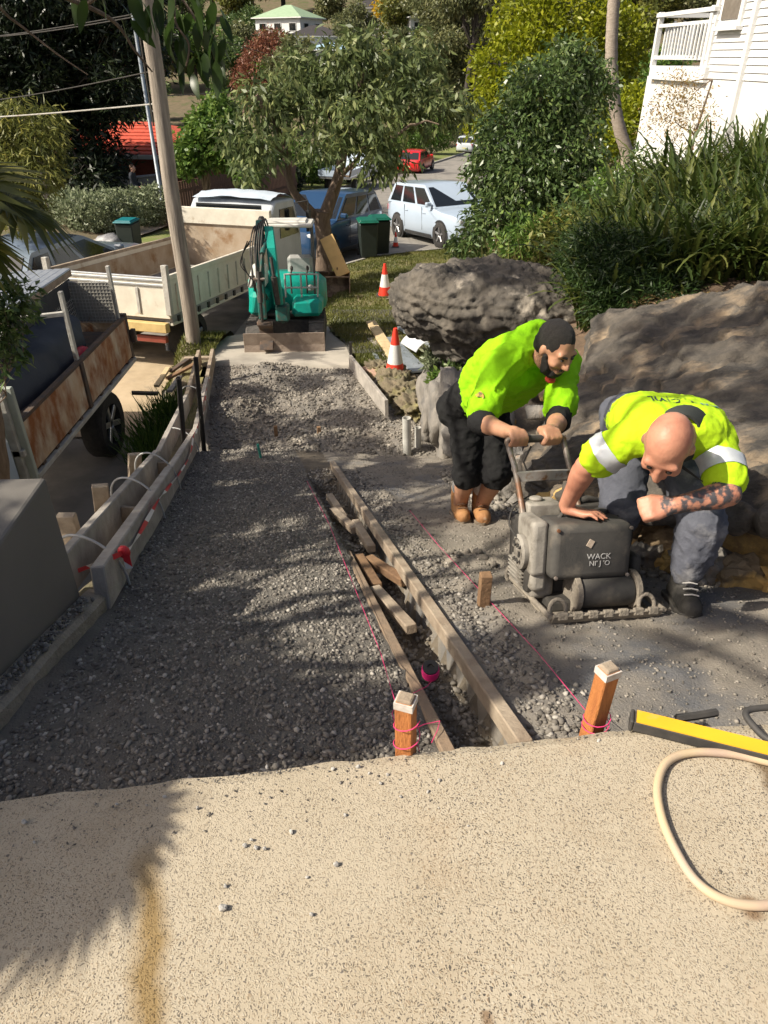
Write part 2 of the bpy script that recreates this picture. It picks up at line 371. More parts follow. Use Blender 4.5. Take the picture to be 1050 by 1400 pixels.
# concrete slab in the foreground -------------------------------------
def slabmat():
    m = bpy.data.materials.new('exposed_aggregate'); m.use_nodes = True; nt = m.node_tree; N = nt.nodes; K = nt.links; b = N['Principled BSDF']
    b.inputs['Roughness'].default_value = .85; b.inputs['Specular IOR Level'].default_value = .3
    tc = N.new('ShaderNodeTexCoord'); O = tc.outputs['Object']
    def noise(sc, d=5, r=.6):
        n = N.new('ShaderNodeTexNoise'); n.inputs['Scale'].default_value = sc; n.inputs['Detail'].default_value = d; n.inputs['Roughness'].default_value = r; K.new(O, n.inputs[0]); return n.outputs[0]
    def vor(sc, feat='F1'):
        v = N.new('ShaderNodeTexVoronoi'); v.inputs['Scale'].default_value = sc; v.feature = feat; w = N.new('ShaderNodeMix'); w.data_type = 'RGBA'; w.inputs[0].default_value = .02
        nn = N.new('ShaderNodeTexNoise'); nn.inputs['Scale'].default_value = 60; K.new(O, nn.inputs[0]); K.new(O, w.inputs[6]); K.new(nn.outputs[1], w.inputs[7]); K.new(w.outputs[2], v.inputs[0]); return v
    def ramp(f, els, const=False):
        r = N.new('ShaderNodeValToRGB'); e = r.color_ramp.elements
        e[0].position, e[0].color = els[0][0], (*els[0][1], 1); e[1].position, e[1].color = els[-1][0], (*els[-1][1], 1)
        for p, c in els[1:-1]: q = e.new(p); q.color = (*c, 1)
        if const: r.color_ramp.interpolation = 'CONSTANT'
        K.new(f, r.inputs[0]); return r.outputs[0]
    def mix(f, a, c, mode='MIX', fac=None):
        x = N.new('ShaderNodeMix'); x.data_type = 'RGBA'; x.blend_type = mode
        if f is None: x.inputs[0].default_value = fac
        else: K.new(f, x.inputs[0])
        K.new(a, x.inputs[6])
        if isinstance(c, tuple): x.inputs[7].default_value = (*c, 1)
        else: K.new(c, x.inputs[7])
        return x.outputs[2]
    def math_(op, a, c=None, v=None):
        x = N.new('ShaderNodeMath'); x.operation = op
        if isinstance(a, (int, float)): x.inputs[0].default_value = a
        else: K.new(a, x.inputs[0])
        if c is not None:
            if isinstance(c, (int, float)): x.inputs[1].default_value = c
            else: K.new(c, x.inputs[1])
        return x.outputs[0]
    base = ramp(noise(2.2), [(.3, (.365, .308, .222)), (.5, (.415, .357, .268)), (.72, (.345, .283, .198))])
    v1 = vor(225); sep = N.new('ShaderNodeSeparateColor'); K.new(v1.outputs['Color'], sep.inputs[0])
    chip = ramp(sep.outputs[0], [(0, (.075, .066, .056)), (.15, (.13, .105, .078)), (.28, (.25, .195, .125)), (.46, (.36, .308, .225)), (.7, (.44, .387, .30)), (.9, (.27, .205, .135))], True)
    inside = ramp(v1.outputs['Distance'], [(.32, (1, 1, 1)), (.52, (0, 0, 0))])
    bare = ramp(noise(1.3), [(.38, (.35, .35, .35)), (.6, (1, 1, 1))])
    fac = math_('MULTIPLY', inside, bare); col = mix(fac, base, chip)
    v2 = vor(105); s2 = N.new('ShaderNodeSeparateColor'); K.new(v2.outputs['Color'], s2.inputs[0])
    big = math_('MULTIPLY', ramp(s2.outputs[1], [(.80, (0, 0, 0)), (.84, (1, 1, 1))]), ramp(v2.outputs['Distance'], [(.18, (1, 1, 1)), (.26, (0, 0, 0))]))
    col = mix(big, col, (.15, .13, .11))
    # rusty blotches, damp streak running down the slab, wet corner under the hose
    col = mix(ramp(noise(3.1, 3), [(.62, (0, 0, 0)), (.8, (.28, .28, .28))]), col, (.36, .22, .10))
    sp = N.new('ShaderNodeSeparateXYZ'); K.new(O, sp.inputs[0]); wob = noise(7, 3)
    def stain(cx, cy, rx, ry, soft, wamp, skew=0.0):
        dx = math_('DIVIDE', math_('SUBTRACT', math_('ADD', math_('ADD', sp.outputs[0], math_('MULTIPLY', math_('SUBTRACT', sp.outputs[1], cy), skew)), math_('MULTIPLY', math_('SUBTRACT', wob, .5), wamp)), cx), rx)
        dy = math_('DIVIDE', math_('SUBTRACT', sp.outputs[1], cy), ry)
        r = math_('SQRT', math_('ADD', math_('POWER', math_('ABSOLUTE', dx), 2.0), math_('POWER', math_('ABSOLUTE', dy), 6.0)))
        return ramp(r, [(1 - soft, (1, 1, 1)), (1, (0, 0, 0))])
    col = mix(stain(-.455, .63, .05, .34, .8, .07, .25), col, (.62, .5, .30), 'MULTIPLY')
    col = mix(stain(1.04, 1.10, .13, .10, .2, .12), col, (.42, .36, .3), 'MULTIPLY')
    for (cx, cy, r) in ((.19, .60, .014), (.77, .80, .03)):
        col = mix(stain(cx, cy, r, r, .7, .03), col, (.55, .45, .38), 'MULTIPLY')
    # cement dust swept along the broken edge
    K.new(col, b.inputs['Base Color'])
    h = mix(None, inside, noise(300), fac=.35); bp = N.new('ShaderNodeBump'); bp.inputs['Strength'].default_value = .5; bp.inputs['Distance'].default_value = .004
    K.new(h, bp.inputs['Height']); K.new(bp.outputs[0], b.inputs['Normal']); return m
edge_px = [(-500, 1152), (0, 1092), (235, 1066), (460, 1040), (525, 1033), (620, 1023), (700, 1013.5), (850, 995), (940, 990), (1020, 990), (1130, 992), (1500, 1000)]
E = [at(px, py, z=-1.5) for px, py in edge_px]
def edge_y(x): return ip(x, [p.x for p in E], [p.y for p in E])
xs = np.unique(np.concatenate([np.linspace(-2.0, 2.6, 185)])); rows = []
jag = .006 * fbm(np.stack([xs * 14, 0 * xs, 0 * xs], 1), 3, 3)
for i, x in enumerate(xs):
    e = float(edge_y(x)) + jag[i]; col_ = [(x, -2.6 + (e + 2.6) * k, -1.5 + .004 * math.sin(x * 2.2)) for k in (0, .4, .6, .7, .8, .88, .94, .98, .993)]
    col_ += [(x, e, -1.508), (x, e + .006, -1.53), (x, e - .01, -1.62), (x, e - .01, -1.95)]; rows.append(col_)
o = strip('slab', rows, slabmat()); tag(o, kind='structure')
o.data.polygons.foreach_set('use_smooth', [False] * len(o.data.polygons))

# driveway bed ---------------------------------------------------------
def xt_l(y): return .2 - .2155 * (y - 1.36)
def xt_r(y): return .385 - .206 * (y - 1.39)
def bed(x, y):
    p = np.stack([x, y, 0 * x], 1); z = np.where(y < 6.5, dz(y), DRz(y))
    z = z + .018 * fbm(p * 1.7, 3, 2) + .012 * fbm(p * 9, 3, 4) * (1 + 0 * x)
    tr = sstep(-.03, .03, x - xt_l(y)) * (1 - sstep(-.005, .03, x - xt_r(y))) * (1 - sstep(5.0, 5.5, y))
    z = z - tr * (.15 + .06 * fbm(p * 7, 3, 11))
    heap = np.exp(-((x - xt_r(y) - .22) / .1) ** 2) * sstep(1.2, 1.5, y) * (1 - sstep(4.6, 5.4, y)); z = z + heap * (.006 + .022 * fbm(p * 8, 3, 21))
    cl = dr(650, 770); z = z + .05 * np.exp(-(((x - cl.x) / .12) ** 2 + ((y - cl.y) / .12) ** 2)) * (1 + fbm(p * 14, 3, 8))
    e = edge_y(x); z = z - .03 * sstep(.25, 0, y - e)
    # broken rim where the upper fill drops to the lower level
    rim = 6.35 + .16 * fbm(np.stack([x * 2.2, 0 * x, 0 * x], 1), 3, 31) - .4 * sstep(-.6, .6, x)
    up = dz(y) + .018 * fbm(p * 1.7, 3, 2); low = ip(y, [5.5, 7, 10.3], [-3.46, -3.55, -3.74]) + .03 * fbm(p * 2.2, 4, 17) + .012 * fbm(p * 11, 3, 19)
    mound = .16 * np.exp(-(((x + 1.75) / .35) ** 2 + ((y - 7.9) / .8) ** 2)) + .13 * np.exp(-(((x + 1.6) / .3) ** 2 + ((y - 9.2) / .3) ** 2)) + .1 * np.exp(-(((x + .3) / .6) ** 2 + ((y - 6.9) / .25) ** 2))
    low = low + mound * (1 + .5 * fbm(p * 5, 3, 23)); k = sstep(-.06, .12, y - rim)
    return z * (1 - k) + np.minimum(low, z + .5) * k
m_gravel = mat('gravel_fines', (.125, .113, .098), (.18, .165, .142), 3, .95, bump=.8, bscale=90, c3=(.24, .2, .155), s3=1.1, lo3=.55, hi3=.75)
m_dirt = mat('compacted_roadbase', (.28, .245, .20), (.22, .195, .16), 2.2, .95, bump=.6, bscale=110, c3=(.135, .135, .138), s3=1.3, lo3=.5, hi3=.62)
m_trench = mat('trench_soil', (.12, .10, .075), (.2, .165, .12), 6, .95, bump=.9, bscale=50)
m_low = mat('lower_fill', (.27, .24, .2), (.19, .175, .155), 2.2, .95, bump=.7, bscale=70, c3=(.14, .11, .085), s3=.9, lo3=.52, hi3=.7)
gx = np.arange(-3.0, 2.55, .025); gy = np.arange(.92, 6.3, .025)
lim = lambda x, y: (y > edge_y(x) - .04) & (x > np.minimum(XL(y) - .03, -1.2)) & (x < XG(y) + .25)
tag(grid('gravel_bed', gx, gy, bed, m_gravel, mask=lambda x, y: lim(x, y) & (x < xt_l(y) - .02)), kind='structure')
tag(grid('trench', gx, gy, bed, m_trench, mask=lambda x, y: lim(x, y) & (x >= xt_l(y) - .02) & (x < xt_r(y))), kind='structure')
tag(grid('roadbase', gx, gy, bed, m_dirt, mask=lambda x, y: lim(x, y) & (x >= xt_r(y))), kind='structure')
tag(grid('lower_bed', np.arange(-3.0, 1.2, .03), np.arange(gy[-1], 9.75, .03), bed, m_low, mask=lambda x, y: (x > XL(y) - .05) & (x < XG(y) + .3)), kind='structure')
# concrete crossover under the excavator
m_apron = mat('apron_concrete', (.42, .38, .32), (.34, .31, .26), 1.6, .9, bump=.25, bscale=70, c3=(.26, .235, .2), s3=.8)
rows = []
for y in np.arange(9.55, 14.6, .2):
    a = float(ip(y, [9.5, 10.6, 11.2, 12.2, 14.6], [-2.5, -2.62, -2.55, -2.75, -2.7])); b = float(ip(y, [9.5, 10.4, 11.4, 13, 14.6], [-.42, -.50, -.85, -1.15, -1.45]))
    rows.append([(a + (b - a) * k / 8, y, max(float(H(a + (b - a) * k / 8, y)), float(S(y)) + .035) + .012) for k in range(9)])
rows = [[(x, 9.54, z - .14) for x, y, z in rows[0]]] + rows
o = strip('crossover', rows, m_apron, smooth=False); tag(o, kind='structure')
# nature strip lawn --------------------------------------------------
m_lawn2 = mat('dry_lawn', (.20, .185, .07), (.12, .13, .04), 3, .95, bump=.8, bscale=70, c3=(.27, .22, .12), s3=1.2)
def lawnL(y): return ip(y, [9.5, 10.4, 11.4, 13, 14.6, 19, 21.5, 23], [-.40, -.48, -.83, -1.13, -1.43, -1.5, -.2, 2.2])
def z_lawn(x, y): return np.maximum(H(x, y), S(y) + .08) + .02 + .015 * fbm(np.stack([x * 2, y * 2, 0 * x], 1), 3, 6)
tag(grid('lawn', np.arange(-1.6, 3.6, .1), np.arange(9.3, 23.2, .1), z_lawn, m_lawn2, mask=lambda x, y: (x > lawnL(y)) & (x < XG(y) + .5)), kind='structure')
# verge round the pole
m_bank = mat('bank_soil', (.19, .15, .10), (.12, .11, .06), 4, .95, bump=.8, bscale=40, c3=(.24, .21, .09), s3=1.5)
def z_bank(x, y):
    w = sstep(-.02, .35, x - XKR(y)); return S(y) * (1 - w) + np.maximum(ip(y, [2, 6, 9, 10.4, 11.4, 12], [-3.2, -3.75, -3.8, -3.6, -3.75, -4.2]), S(y)) * w + .05 * fbm(np.stack([x * 3, y * 3, 0 * x], 1), 3, 41) * w
tag(grid('bank', np.arange(-3.6, -1.0, .06), np.arange(3, 11.9, .06), z_bank, m_bank, mask=lambda x, y: (x > XKR(y) - .01) & (x < np.where(y < 9.6, XL(y) - .12, -2.5))), kind='structure')
# ================================================================== rocks
def rock_mesh(name, radii, seed, sub=3, amp=.25, fr=1.3, cut=0.0):
    bm = bmesh.new(); bmesh.ops.create_icosphere(bm, subdivisions=sub, radius=1.0); co = np.array([v.co[:] for v in bm.verts])
    if cut: # blocky: push toward a rounded cube
        m = np.abs(co).max(1, keepdims=True); co = co * (1 - cut) + co / m * cut * .85
    d = 1 + amp * fbm(co * fr + seed * 3.7, 4, seed); co = co * d[:, None] * np.array(radii)
    for v, c in zip(bm.verts, co): v.co = c
    me = bpy.data.meshes.new(name); bm.to_mesh(me); bm.free(); return me
def cat(p0, p1, p2, p3, t): return .5 * ((2 * p1) + (-p0 + p2) * t + (2 * p0 - 5 * p1 + 4 * p2 - p3) * t * t + (-p0 + 3 * p1 - 3 * p2 + p3) * t ** 3)
def catmull(P, n):
    P = np.asarray(P, float); m = len(P); out = []
    for u in np.linspace(0, m - 1, n):
        i = min(int(u), m - 2); t = u - i; out.append(cat(P[max(i - 1, 0)], P[i], P[i + 1], P[min(i + 2, m - 1)], t))
    return np.array(out)
def patch(ctrl, nu, nv):
    C = np.asarray(ctrl, float); A = np.stack([catmull(C[i], nv) for i in range(len(C))]); return np.stack([catmull(A[:, j], nu) for j in range(nv)], 1)
def patch_obj(name, G_, m, parent, disp, seed, org):
    nu, nv, _ = G_.shape; du = np.gradient(G_, axis=0); dv = np.gradient(G_, axis=1); n = np.cross(du, dv).reshape(-1, 3); n = unit(n); p = G_.reshape(-1, 3)
    if n[:, 2].mean() < 0: n = -n
    p = p + n * disp(p)[:, None] - np.array(org); i = np.arange(nu * nv).reshape(nu, nv)
    f = np.stack([i[:-1, :-1], i[1:, :-1], i[1:, 1:], i[:-1, 1:]], -1).reshape(-1, 4)
    o = link(name, np_mesh(name, p, f), m, parent, True); bm = bmesh.new(); bm.from_mesh(o.data); bmesh.ops.recalc_face_normals(bm, faces=bm.faces); bm.to_mesh(o.data); bm.free(); return o
m_rock = mat('weathered_sandstone', (.145, .124, .10), (.05, .045, .04), 2.6, .92, bump=1.0, bscale=26, c3=(.33, .25, .165), s3=1.5, lo3=.53, hi3=.66, stretch=(1.2, 2.6, 2.0), detail=9)
m_rockd = mat('dark_lichen_rock', (.15, .13, .105), (.045, .041, .036), 3.6, .95, bump=1.0, bscale=20, c3=(.33, .29, .235), s3=3.5, lo3=.57, hi3=.68, detail=10)
m_sand = mat('fresh_sandstone', (.30, .22, .13), (.16, .125, .085), 3.0, .92, bump=1.0, bscale=18, c3=(.66, .42, .14), s3=2.2, lo3=.50, hi3=.60, detail=9)
m_wallst = mat('grey_streaked_stone', (.17, .16, .148), (.30, .27, .23), 3.0, .92, bump=.9, bscale=22, c3=(.34, .2, .11), s3=2.3, lo3=.62, hi3=.72, stretch=(2.4, 2.4, .6), detail=9)
top = [[(.98, 4.35, -2.75), (.93, 3.98, -2.60), (1.28, 3.03, -2.02), (1.79, 2.70, -1.83), (2.3, 2.25, -1.75), (2.9, 1.8, -1.7)],
       [(.90, 4.45, -2.55), (.93, 3.92, -2.33), (1.20, 3.00, -1.90), (1.73, 2.62, -1.71), (2.3, 2.15, -1.58), (3.0, 1.6, -1.5)],
       [(1.10, 4.60, -2.35), (1.12, 4.15, -2.14), (1.42, 3.40, -1.79), (1.95, 3.02, -1.58), (2.6, 2.6, -1.42), (3.4, 2.1, -1.3)],
       [(1.35, 4.95, -2.25), (1.30, 4.50, -2.03), (1.75, 3.95, -1.69), (2.30, 3.55, -1.47), (2.9, 3.1, -1.27), (3.7, 2.6, -1.15)],
       [(1.62, 5.45, -2.10), (1.58, 5.15, -1.86), (2.05, 4.70, -1.56), (2.50, 4.35, -1.34), (3.1, 3.9, -1.13), (3.9, 3.4, -1.0)],
       [(1.85, 5.85, -2.10), (1.78, 5.65, -1.80), (2.25, 5.30, -1.53), (2.70, 4.95, -1.28), (3.3, 4.5, -1.06), (4.0, 4.0, -.95)],
       [(2.00, 6.10, -2.6), (1.95, 6.0, -2.3), (2.45, 5.7, -2.0), (2.90, 5.3, -1.8), (3.5, 4.9, -1.6), (4.1, 4.4, -1.5)]]
root = thing('rock_outcrop', 'huge smooth grey sloping rock beside the bending workers', 'rock', (1.6, 3.6, -2.2))
Gt = patch(top, 230, 250)
def d_top(p):
    q = p.copy(); q[:, 1] += .5 * q[:, 0]; s = .05 * fbm(q * 1.7, 4, 51) + .02 * fbm(q * np.array([3, 9, 9]), 4, 53) + .006 * fbm(q * 30, 3, 55)
    cr = np.abs(fbm(q * np.array([1.1, 2.3, 1.5]) + 3, 3, 57)); t = (q @ np.array([.9, -.5, 3.2])) * 2.2 + 1.3 * fbm(q * 1.4, 4, 59); f = t - np.floor(t); ter = (np.clip((f - .72) / .28, 0, 1) - f) * .04
    return s - .05 * np.exp(-(cr / .03) ** 2) + ter + .02 * np.abs(fbm(q * np.array([4, 14, 8]), 4, 58))
patch_obj('rock_top', Gt, m_rock, root, d_top, 1, root.location)
face = [[(.98, 4.42, -2.73), (.95, 4.02, -2.58), (1.30, 3.05, -2.01), (1.81, 2.72, -1.82), (2.32, 2.27, -1.74), (2.95, 1.85, -1.7)],
        [(1.06, 4.40, -2.72), (1.08, 4.05, -2.58), (1.42, 3.15, -2.05), (1.90, 2.85, -1.88), (2.40, 2.38, -1.80), (3.0, 1.95, -1.75)],
        [(1.02, 4.40, -2.80), (1.02, 4.05, -2.62), (1.38, 3.10, -2.15), (1.86, 2.78, -1.98), (2.36, 2.32, -1.86), (2.95, 1.9, -1.8)],
        [(.96, 4.40, -2.85), (.94, 4.02, -2.70), (1.30, 2.98, -2.26), (1.80, 2.62, -2.12), (2.30, 2.15, -1.98), (2.9, 1.7, -1.9)],
        [(.96, 4.40, -3.1), (.92, 4.02, -2.95), (1.30, 2.95, -2.5), (1.80, 2.58, -2.4), (2.30, 2.1, -2.3), (2.9, 1.65, -2.2)]]
patch_obj('rock_face', patch(face, 60, 170), m_sand, root, lambda p: .09 * np.abs(fbm(p * 4.2, 4, 61)) + .03 * fbm(p * 13, 3, 63) - .03, 2, root.location)
# rubble stones at the foot of the rock
m_rub = [m_sand, m_wallst, mat('ochre_sandstone', (.66, .44, .16), (.48, .31, .12), 5, .9, bump=.8, bscale=25)]
rub = [(1.07, 3.62, .17, 2), (1.16, 3.42, .10, 0), (1.2, 3.06, .13, 0), (1.52, 2.72, .12, 1), (1.66, 2.64, .10, 0), (1.86, 2.56, .10, 2), (1.3, 2.93, .09, 1), (1.1, 3.85, .12, 0), (1.02, 4.15, .13, 1), (1.44, 2.8, .08, 2), (2.02, 2.42, .12, 0)]
for i, (x, y, r, k) in enumerate(rub):
    o = link('rubble_stone', rock_mesh('rubble_stone', (r * 1.15, r * .8, r * .9), 20 + i, 3, .45, 1.9, .75), m_rub[k], None, False); o.location = (x, y, dz(y) + r * .45)
    tag(o, ['jagged brown sandstone chunk at the foot of the sloping rock', 'rough grey stone lump at the foot of the sloping rock', 'broken yellow ochre sandstone chunk at the foot of the sloping rock'][k], 'stone', 'rubble along the rock foot')
# overhanging boulder
def boulder_mesh():
    mb = MB(); mb.ell((0, 0, 0), (1.0, .78, .36), 20, 12); mb.ell((-.68, -.12, .02), (.44, .5, .37), 18, 10); mb.ell((.6, -.3, -.12), (.56, .5, .42), 18, 10); mb.ell((.0, -.4, .0), (.85, .42, .36), 18, 10); mb.ell((-.1, -.1, -.4), (.6, .45, .3), 14, 8); mb.ell((.75, -.2, -.4), (.45, .4, .35), 14, 8)
    return mb
bl = V((1.17, 7.35, -2.10)); root = thing('boulder', 'dark lichen covered overhanging boulder above the stone wall', 'boulder', bl)
def d_bl(c, n):
    t = c[:, 2] * 8 + .9 * c[:, 0] + 1.6 * fbm(c * 1.8, 4, 77); f = t - np.floor(t); return .07 * fbm(c * 2.3, 4, 71) + .05 * (np.clip((f - .7) / .3, 0, 1) - f) + .018 * np.abs(fbm(c * np.array([5, 5, 6]), 4, 73)) + .016 * fbm(c * 24, 3, 75)
remesh('boulder_body', boulder_mesh(), m_rockd, root, .02, 3, disp=d_bl)
# stone retaining wall under the boulder
root = thing('stone_wall', 'rough grey retaining wall of upright stones below the boulder', 'wall', (.6, 6.3, -3.3))
st = [(.60, 7.05, .21, .24, .46), (.66, 6.62, .20, .26, .48), (.72, 6.15, .2, .26, .46), (.78, 5.7, .21, .25, .42), (.82, 5.28, .2, .24, .38), (.86, 4.9, .19, .22, .3), (.92, 4.58, .16, .2, .24), (.72, 7.4, .24, .25, .5), (1.1, 6.2, .22, .22, .2), (1.05, 5.6, .24, .25, .17), (1.2, 5.2, .2, .2, .15)]
for i, (x, y, a, b, c) in enumerate(st):
    o = link('stone', rock_mesh('stone', (a * 1.1, b * 1.3, c * (.8 + .3 * (i % 3) / 2)), 40 + i, 4, .30, 2.3, .6), m_wallst, root, True); o.location = V((x, y, float(DRz(y)) + c * .72)) - root.location
for i in range(26):
    x = random.uniform(.62, 1.5); y = random.uniform(5.0, 7.0); r = random.uniform(.04, .1)
    o = link('loose_stone', rock_mesh('loose_stone', (r * 1.2, r, r * .7), 70 + i, 2, .25, 1.6, .4), m_wallst if i % 3 else m_rub[0], root, True); o.location = V((x, y, ip(x, [.6, .9, 1.4], [-2.72, -2.62, -2.42]) + ip(y, [5, 7], [.1, 0]) + .05)) - root.location
# earth shelf behind the stones (under the boulder)
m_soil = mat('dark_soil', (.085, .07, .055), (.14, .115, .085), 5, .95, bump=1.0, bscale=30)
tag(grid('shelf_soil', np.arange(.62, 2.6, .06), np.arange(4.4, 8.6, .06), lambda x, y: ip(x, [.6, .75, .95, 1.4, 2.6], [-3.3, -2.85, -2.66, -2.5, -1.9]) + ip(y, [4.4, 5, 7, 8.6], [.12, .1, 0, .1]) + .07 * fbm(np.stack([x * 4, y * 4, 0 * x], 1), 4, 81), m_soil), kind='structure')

# ================================================================== grey rendered wall, footing
m_render = mat('grey_render', (.15, .138, .122), (.135, .124, .11), 3, .75, bump=.12, bscale=200)
mb = MB(); xs0 = -1.2; a = V((-1.285, 2.34, 0)); b = V((-1.19, .4, 0)); tw = .185; zt = -1.345
d = (b - a).normalized(); n = V((-d.y, d.x, 0)); n = n if n.x < 0 else -n
mb.loft([[(p.x + q.x, p.y + q.y, z) for (p, z, q) in ((a, -2.3, V()), (a, zt, V((.0, 0, 0))), (a, zt, n * tw), (a, -2.3, n * tw))], [(p.x + q.x, p.y + q.y, z) for (p, z, q) in ((b, -2.3, V()), (b, zt, V()), (b, zt, n * tw), (b, -2.3, n * tw))]])
o = mb.build('grey_wall', m_render, bev=.012, seg=2); tag(o, 'smooth grey rendered low wall at the edge of the gravel', 'wall')
m_foot = mat('rough_footing', (.33, .29, .23), (.22, .19, .15), 8, .95, bump=.8, bscale=50)
mb = MB(); rings = []
for k in range(17):
    y = .75 + 1.66 * k / 16; xw = float(ip(y, [.4, 2.34], [-1.19, -1.285])); w = .095 + .004 * math.sin(9 * y); zt = dz(y) + .075 + .002 * math.sin(14 * y)
    if y < 1.1: zt = -1.52
    rings.append([(xw + .004, y, zt - .3), (xw + .004, y, zt), (xw + w * .8, y, zt - .004), (xw + w, y, zt - .02), (xw + w + .003 * math.sin(23 * y), y, zt - .3)])
mb.loft(rings); o = mb.build('concrete_footing', m_foot); tag(o, 'rough concrete footing strip along the base of the grey wall', 'footing')

# ================================================================== timber
def wood(name, a, b, sc=4): return mat(name, a, b, sc, .85, bump=.35, bscale=30, stretch=(6, 1, 6), detail=8)
m_greywood = mat('weathered_grey_timber', (.40, .365, .32), (.27, .245, .215), 7, .9, bump=.4, bscale=40, detail=8)
m_brownwood = mat('brown_hardwood', (.26, .155, .08), (.15, .085, .045), 9, .85, bump=.5, bscale=40, detail=8)
m_dustwood = mat('dusty_timber', (.38, .31, .23), (.25, .19, .135), 9, .9, bump=.4, bscale=50, detail=8)
m_orangewood = mat('orange_hardwood', (.52, .20, .055), (.36, .125, .035), 14, .75, bump=.5, bscale=60, detail=8, stretch=(3, 3, .6))
m_pale = mat('pale_pine', (.60, .46, .27), (.48, .36, .2), 9, .85, bump=.3)
def ztop(y): return float(ip(y, [2.3, 6.0, 6.6, 9.7], [dz(2.3) + .2, dz(6.0) + .2, -3.16, -3.48]))
def plank(off, y0, y1, w, h, lab, m, dz0=0.0, grp='formwork planks by the barrier tape'):
    o_ = V((float(XL((y0 + y1) / 2)) + off, (y0 + y1) / 2, ztop((y0 + y1) / 2) - h / 2 + dz0)); mb = MB()
    A = V((float(XL(y0)) + off, y0, ztop(y0) - h / 2 + dz0)); B = V((float(XL(y1)) + off, y1, ztop(y1) - h / 2 + dz0)); mb.beam(A, B, w, h)
    o = mb.build('formwork_plank', m, None, bev=.006, org=o_); o.location = o_; tag(o, lab, 'plank', grp); return o
plank(.045, 2.36, 4.5, .06, .2, 'grey formwork plank on the gravel side, touching the grey wall', m_greywood)
plank(.045, 4.51, 6.35, .055, .19, 'grey formwork plank on the gravel side, behind the first star picket', m_greywood, -.01)
plank(.05, 6.3, 8.3, .05, .19, 'lower formwork plank on the driveway side where the fill drops', m_greywood, -.012)
plank(.05, 8.31, 9.75, .05, .18, 'short last formwork plank on the driveway side by the crossover', m_dustwood, -.02)
plank(-.155, 2.5, 5.2, .05, .2, 'street side formwork plank starting behind the grey wall', m_greywood, .0)
plank(-.15, 5.21, 7.6, .05, .19, 'street side formwork plank next to the green weeds', m_greywood, -.015)
plank(-.145, 7.61, 9.7, .05, .18, 'street side formwork plank ending near the power pole', m_dustwood, -.02)
for i, y in enumerate((3.6, 5.0, 6.6, 8.2)):
    mb = MB(); mb.box((0, 0, 0), (.15, .03, .10)); o = mb.build('spacer_block', m_dustwood, bev=.004); o.location = (float(XL(y)) - .055, y, ztop(y) - .12)
    o.rotation_euler = (-.3, 0, -.16); tag(o, 'timber spacer block wedged between the two rows of formwork planks', 'timber block', 'spacers in the formwork')
# grey conduit hoops over the formwork
m_cond = mat('grey_conduit', (.42, .42, .41), (.34, .34, .33), 20, .5)
for i, (y, k) in enumerate(((2.62, .75), (3.75, .85), (4.55, .9), (6.0, .8), (7.6, .85))):
    p0 = V((float(XL(y)) + .1, y, ztop(y) - .2)); p1 = V((float(XL(y)) - .24, y + .08, ztop(y) - .12)); P = []
    for j in range(17):
        t = j / 16; P.append(p0.lerp(p1, .5 - .5 * math.cos(PI * t)) + V((0, 0, .27 * k * math.sin(PI * t) ** .8)))
    mb = MB(); mb.tube(P, .0065, 8); o = mb.build('conduit_hoop', m_cond, smooth=True, org=p0); o.location = p0
    tag(o, 'thin grey plastic conduit hoop bent over the formwork planks', 'hoop', 'conduit hoops over the formwork')
# star pickets
m_black = mat('black_steel', (.018, .017, .016), (.03, .026, .022), 20, .6)
for (bx, by, tx, ty, Y, lab) in ((253, 626, 244, 518, 5.85, 'black star picket wound with tape where the gravel edge drops'), (278, 608, 267, 488, 6.4, 'black star picket standing past the drop in the fill'), (246, 560, 243, 515, 7.6, 'black star picket on the street side of the weeds')):
    b_ = at(bx, by, Y=Y); t_ = at(tx, ty, Y=Y + .02); mb = MB()
    d_ = (t_ - b_)
    for a_ in (0, 2.1, 4.2): mb.beam(V((math.cos(a_), math.sin(a_), 0)) * .011 - d_.normalized() * .12, d_ + V((math.cos(a_), math.sin(a_), 0)) * .011, .008, .028, up=(math.cos(a_), math.sin(a_), 0))
    o = mb.build('star_picket', m_black); o.location = b_; tag(o, lab, 'picket')
# barrier tape, red and white
def striped(name, ca, cb, sc, ax=0):
    m = bpy.data.materials.new(name); m.use_nodes = True; N = m.node_tree.nodes; K = m.node_tree.links; b = N['Principled BSDF']; b.inputs['Roughness'].default_value = .45
    tc = N.new('ShaderNodeTexCoord'); w = N.new('ShaderNodeTexWave'); w.wave_type = 'BANDS'; w.bands_direction = 'DIAGONAL'; w.inputs['Scale'].default_value = sc; w.inputs['Distortion'].default_value = .0
    r = N.new('ShaderNodeValToRGB'); r.color_ramp.interpolation = 'CONSTANT'; r.color_ramp.elements[0].color = (*ca, 1); r.color_ramp.elements[1].color = (*cb, 1); r.color_ramp.elements[1].position = .5
    K.new(tc.outputs['Object'], w.inputs[0]); K.new(w.outputs['Fac'], r.inputs[0]); K.new(r.outputs[0], b.inputs['Base Color']); return m
m_tape = striped('red_white_tape', (.65, .03, .04), (.8, .78, .76), 2.6)
def ribbon(pts, w, twist=2.0):
    P = catmull([tuple(p) for p in pts], len(pts) * 10); rows = []
    for i, p in enumerate(P):
        d = V(P[min(i + 1, len(P) - 1)] - P[max(i - 1, 0)]).normalized(); u = V((0, 0, 1)); s_ = d.cross(u).normalized(); a_ = .35 * math.sin(i * .21 * twist); q = u * math.cos(a_) + s_ * math.sin(a_)
        ww = w * (.75 + .25 * math.sin(i * .3)); rows.append([tuple(V(p) - q * ww / 2), tuple(V(p) + q * ww / 2)])
    return rows
tp = []
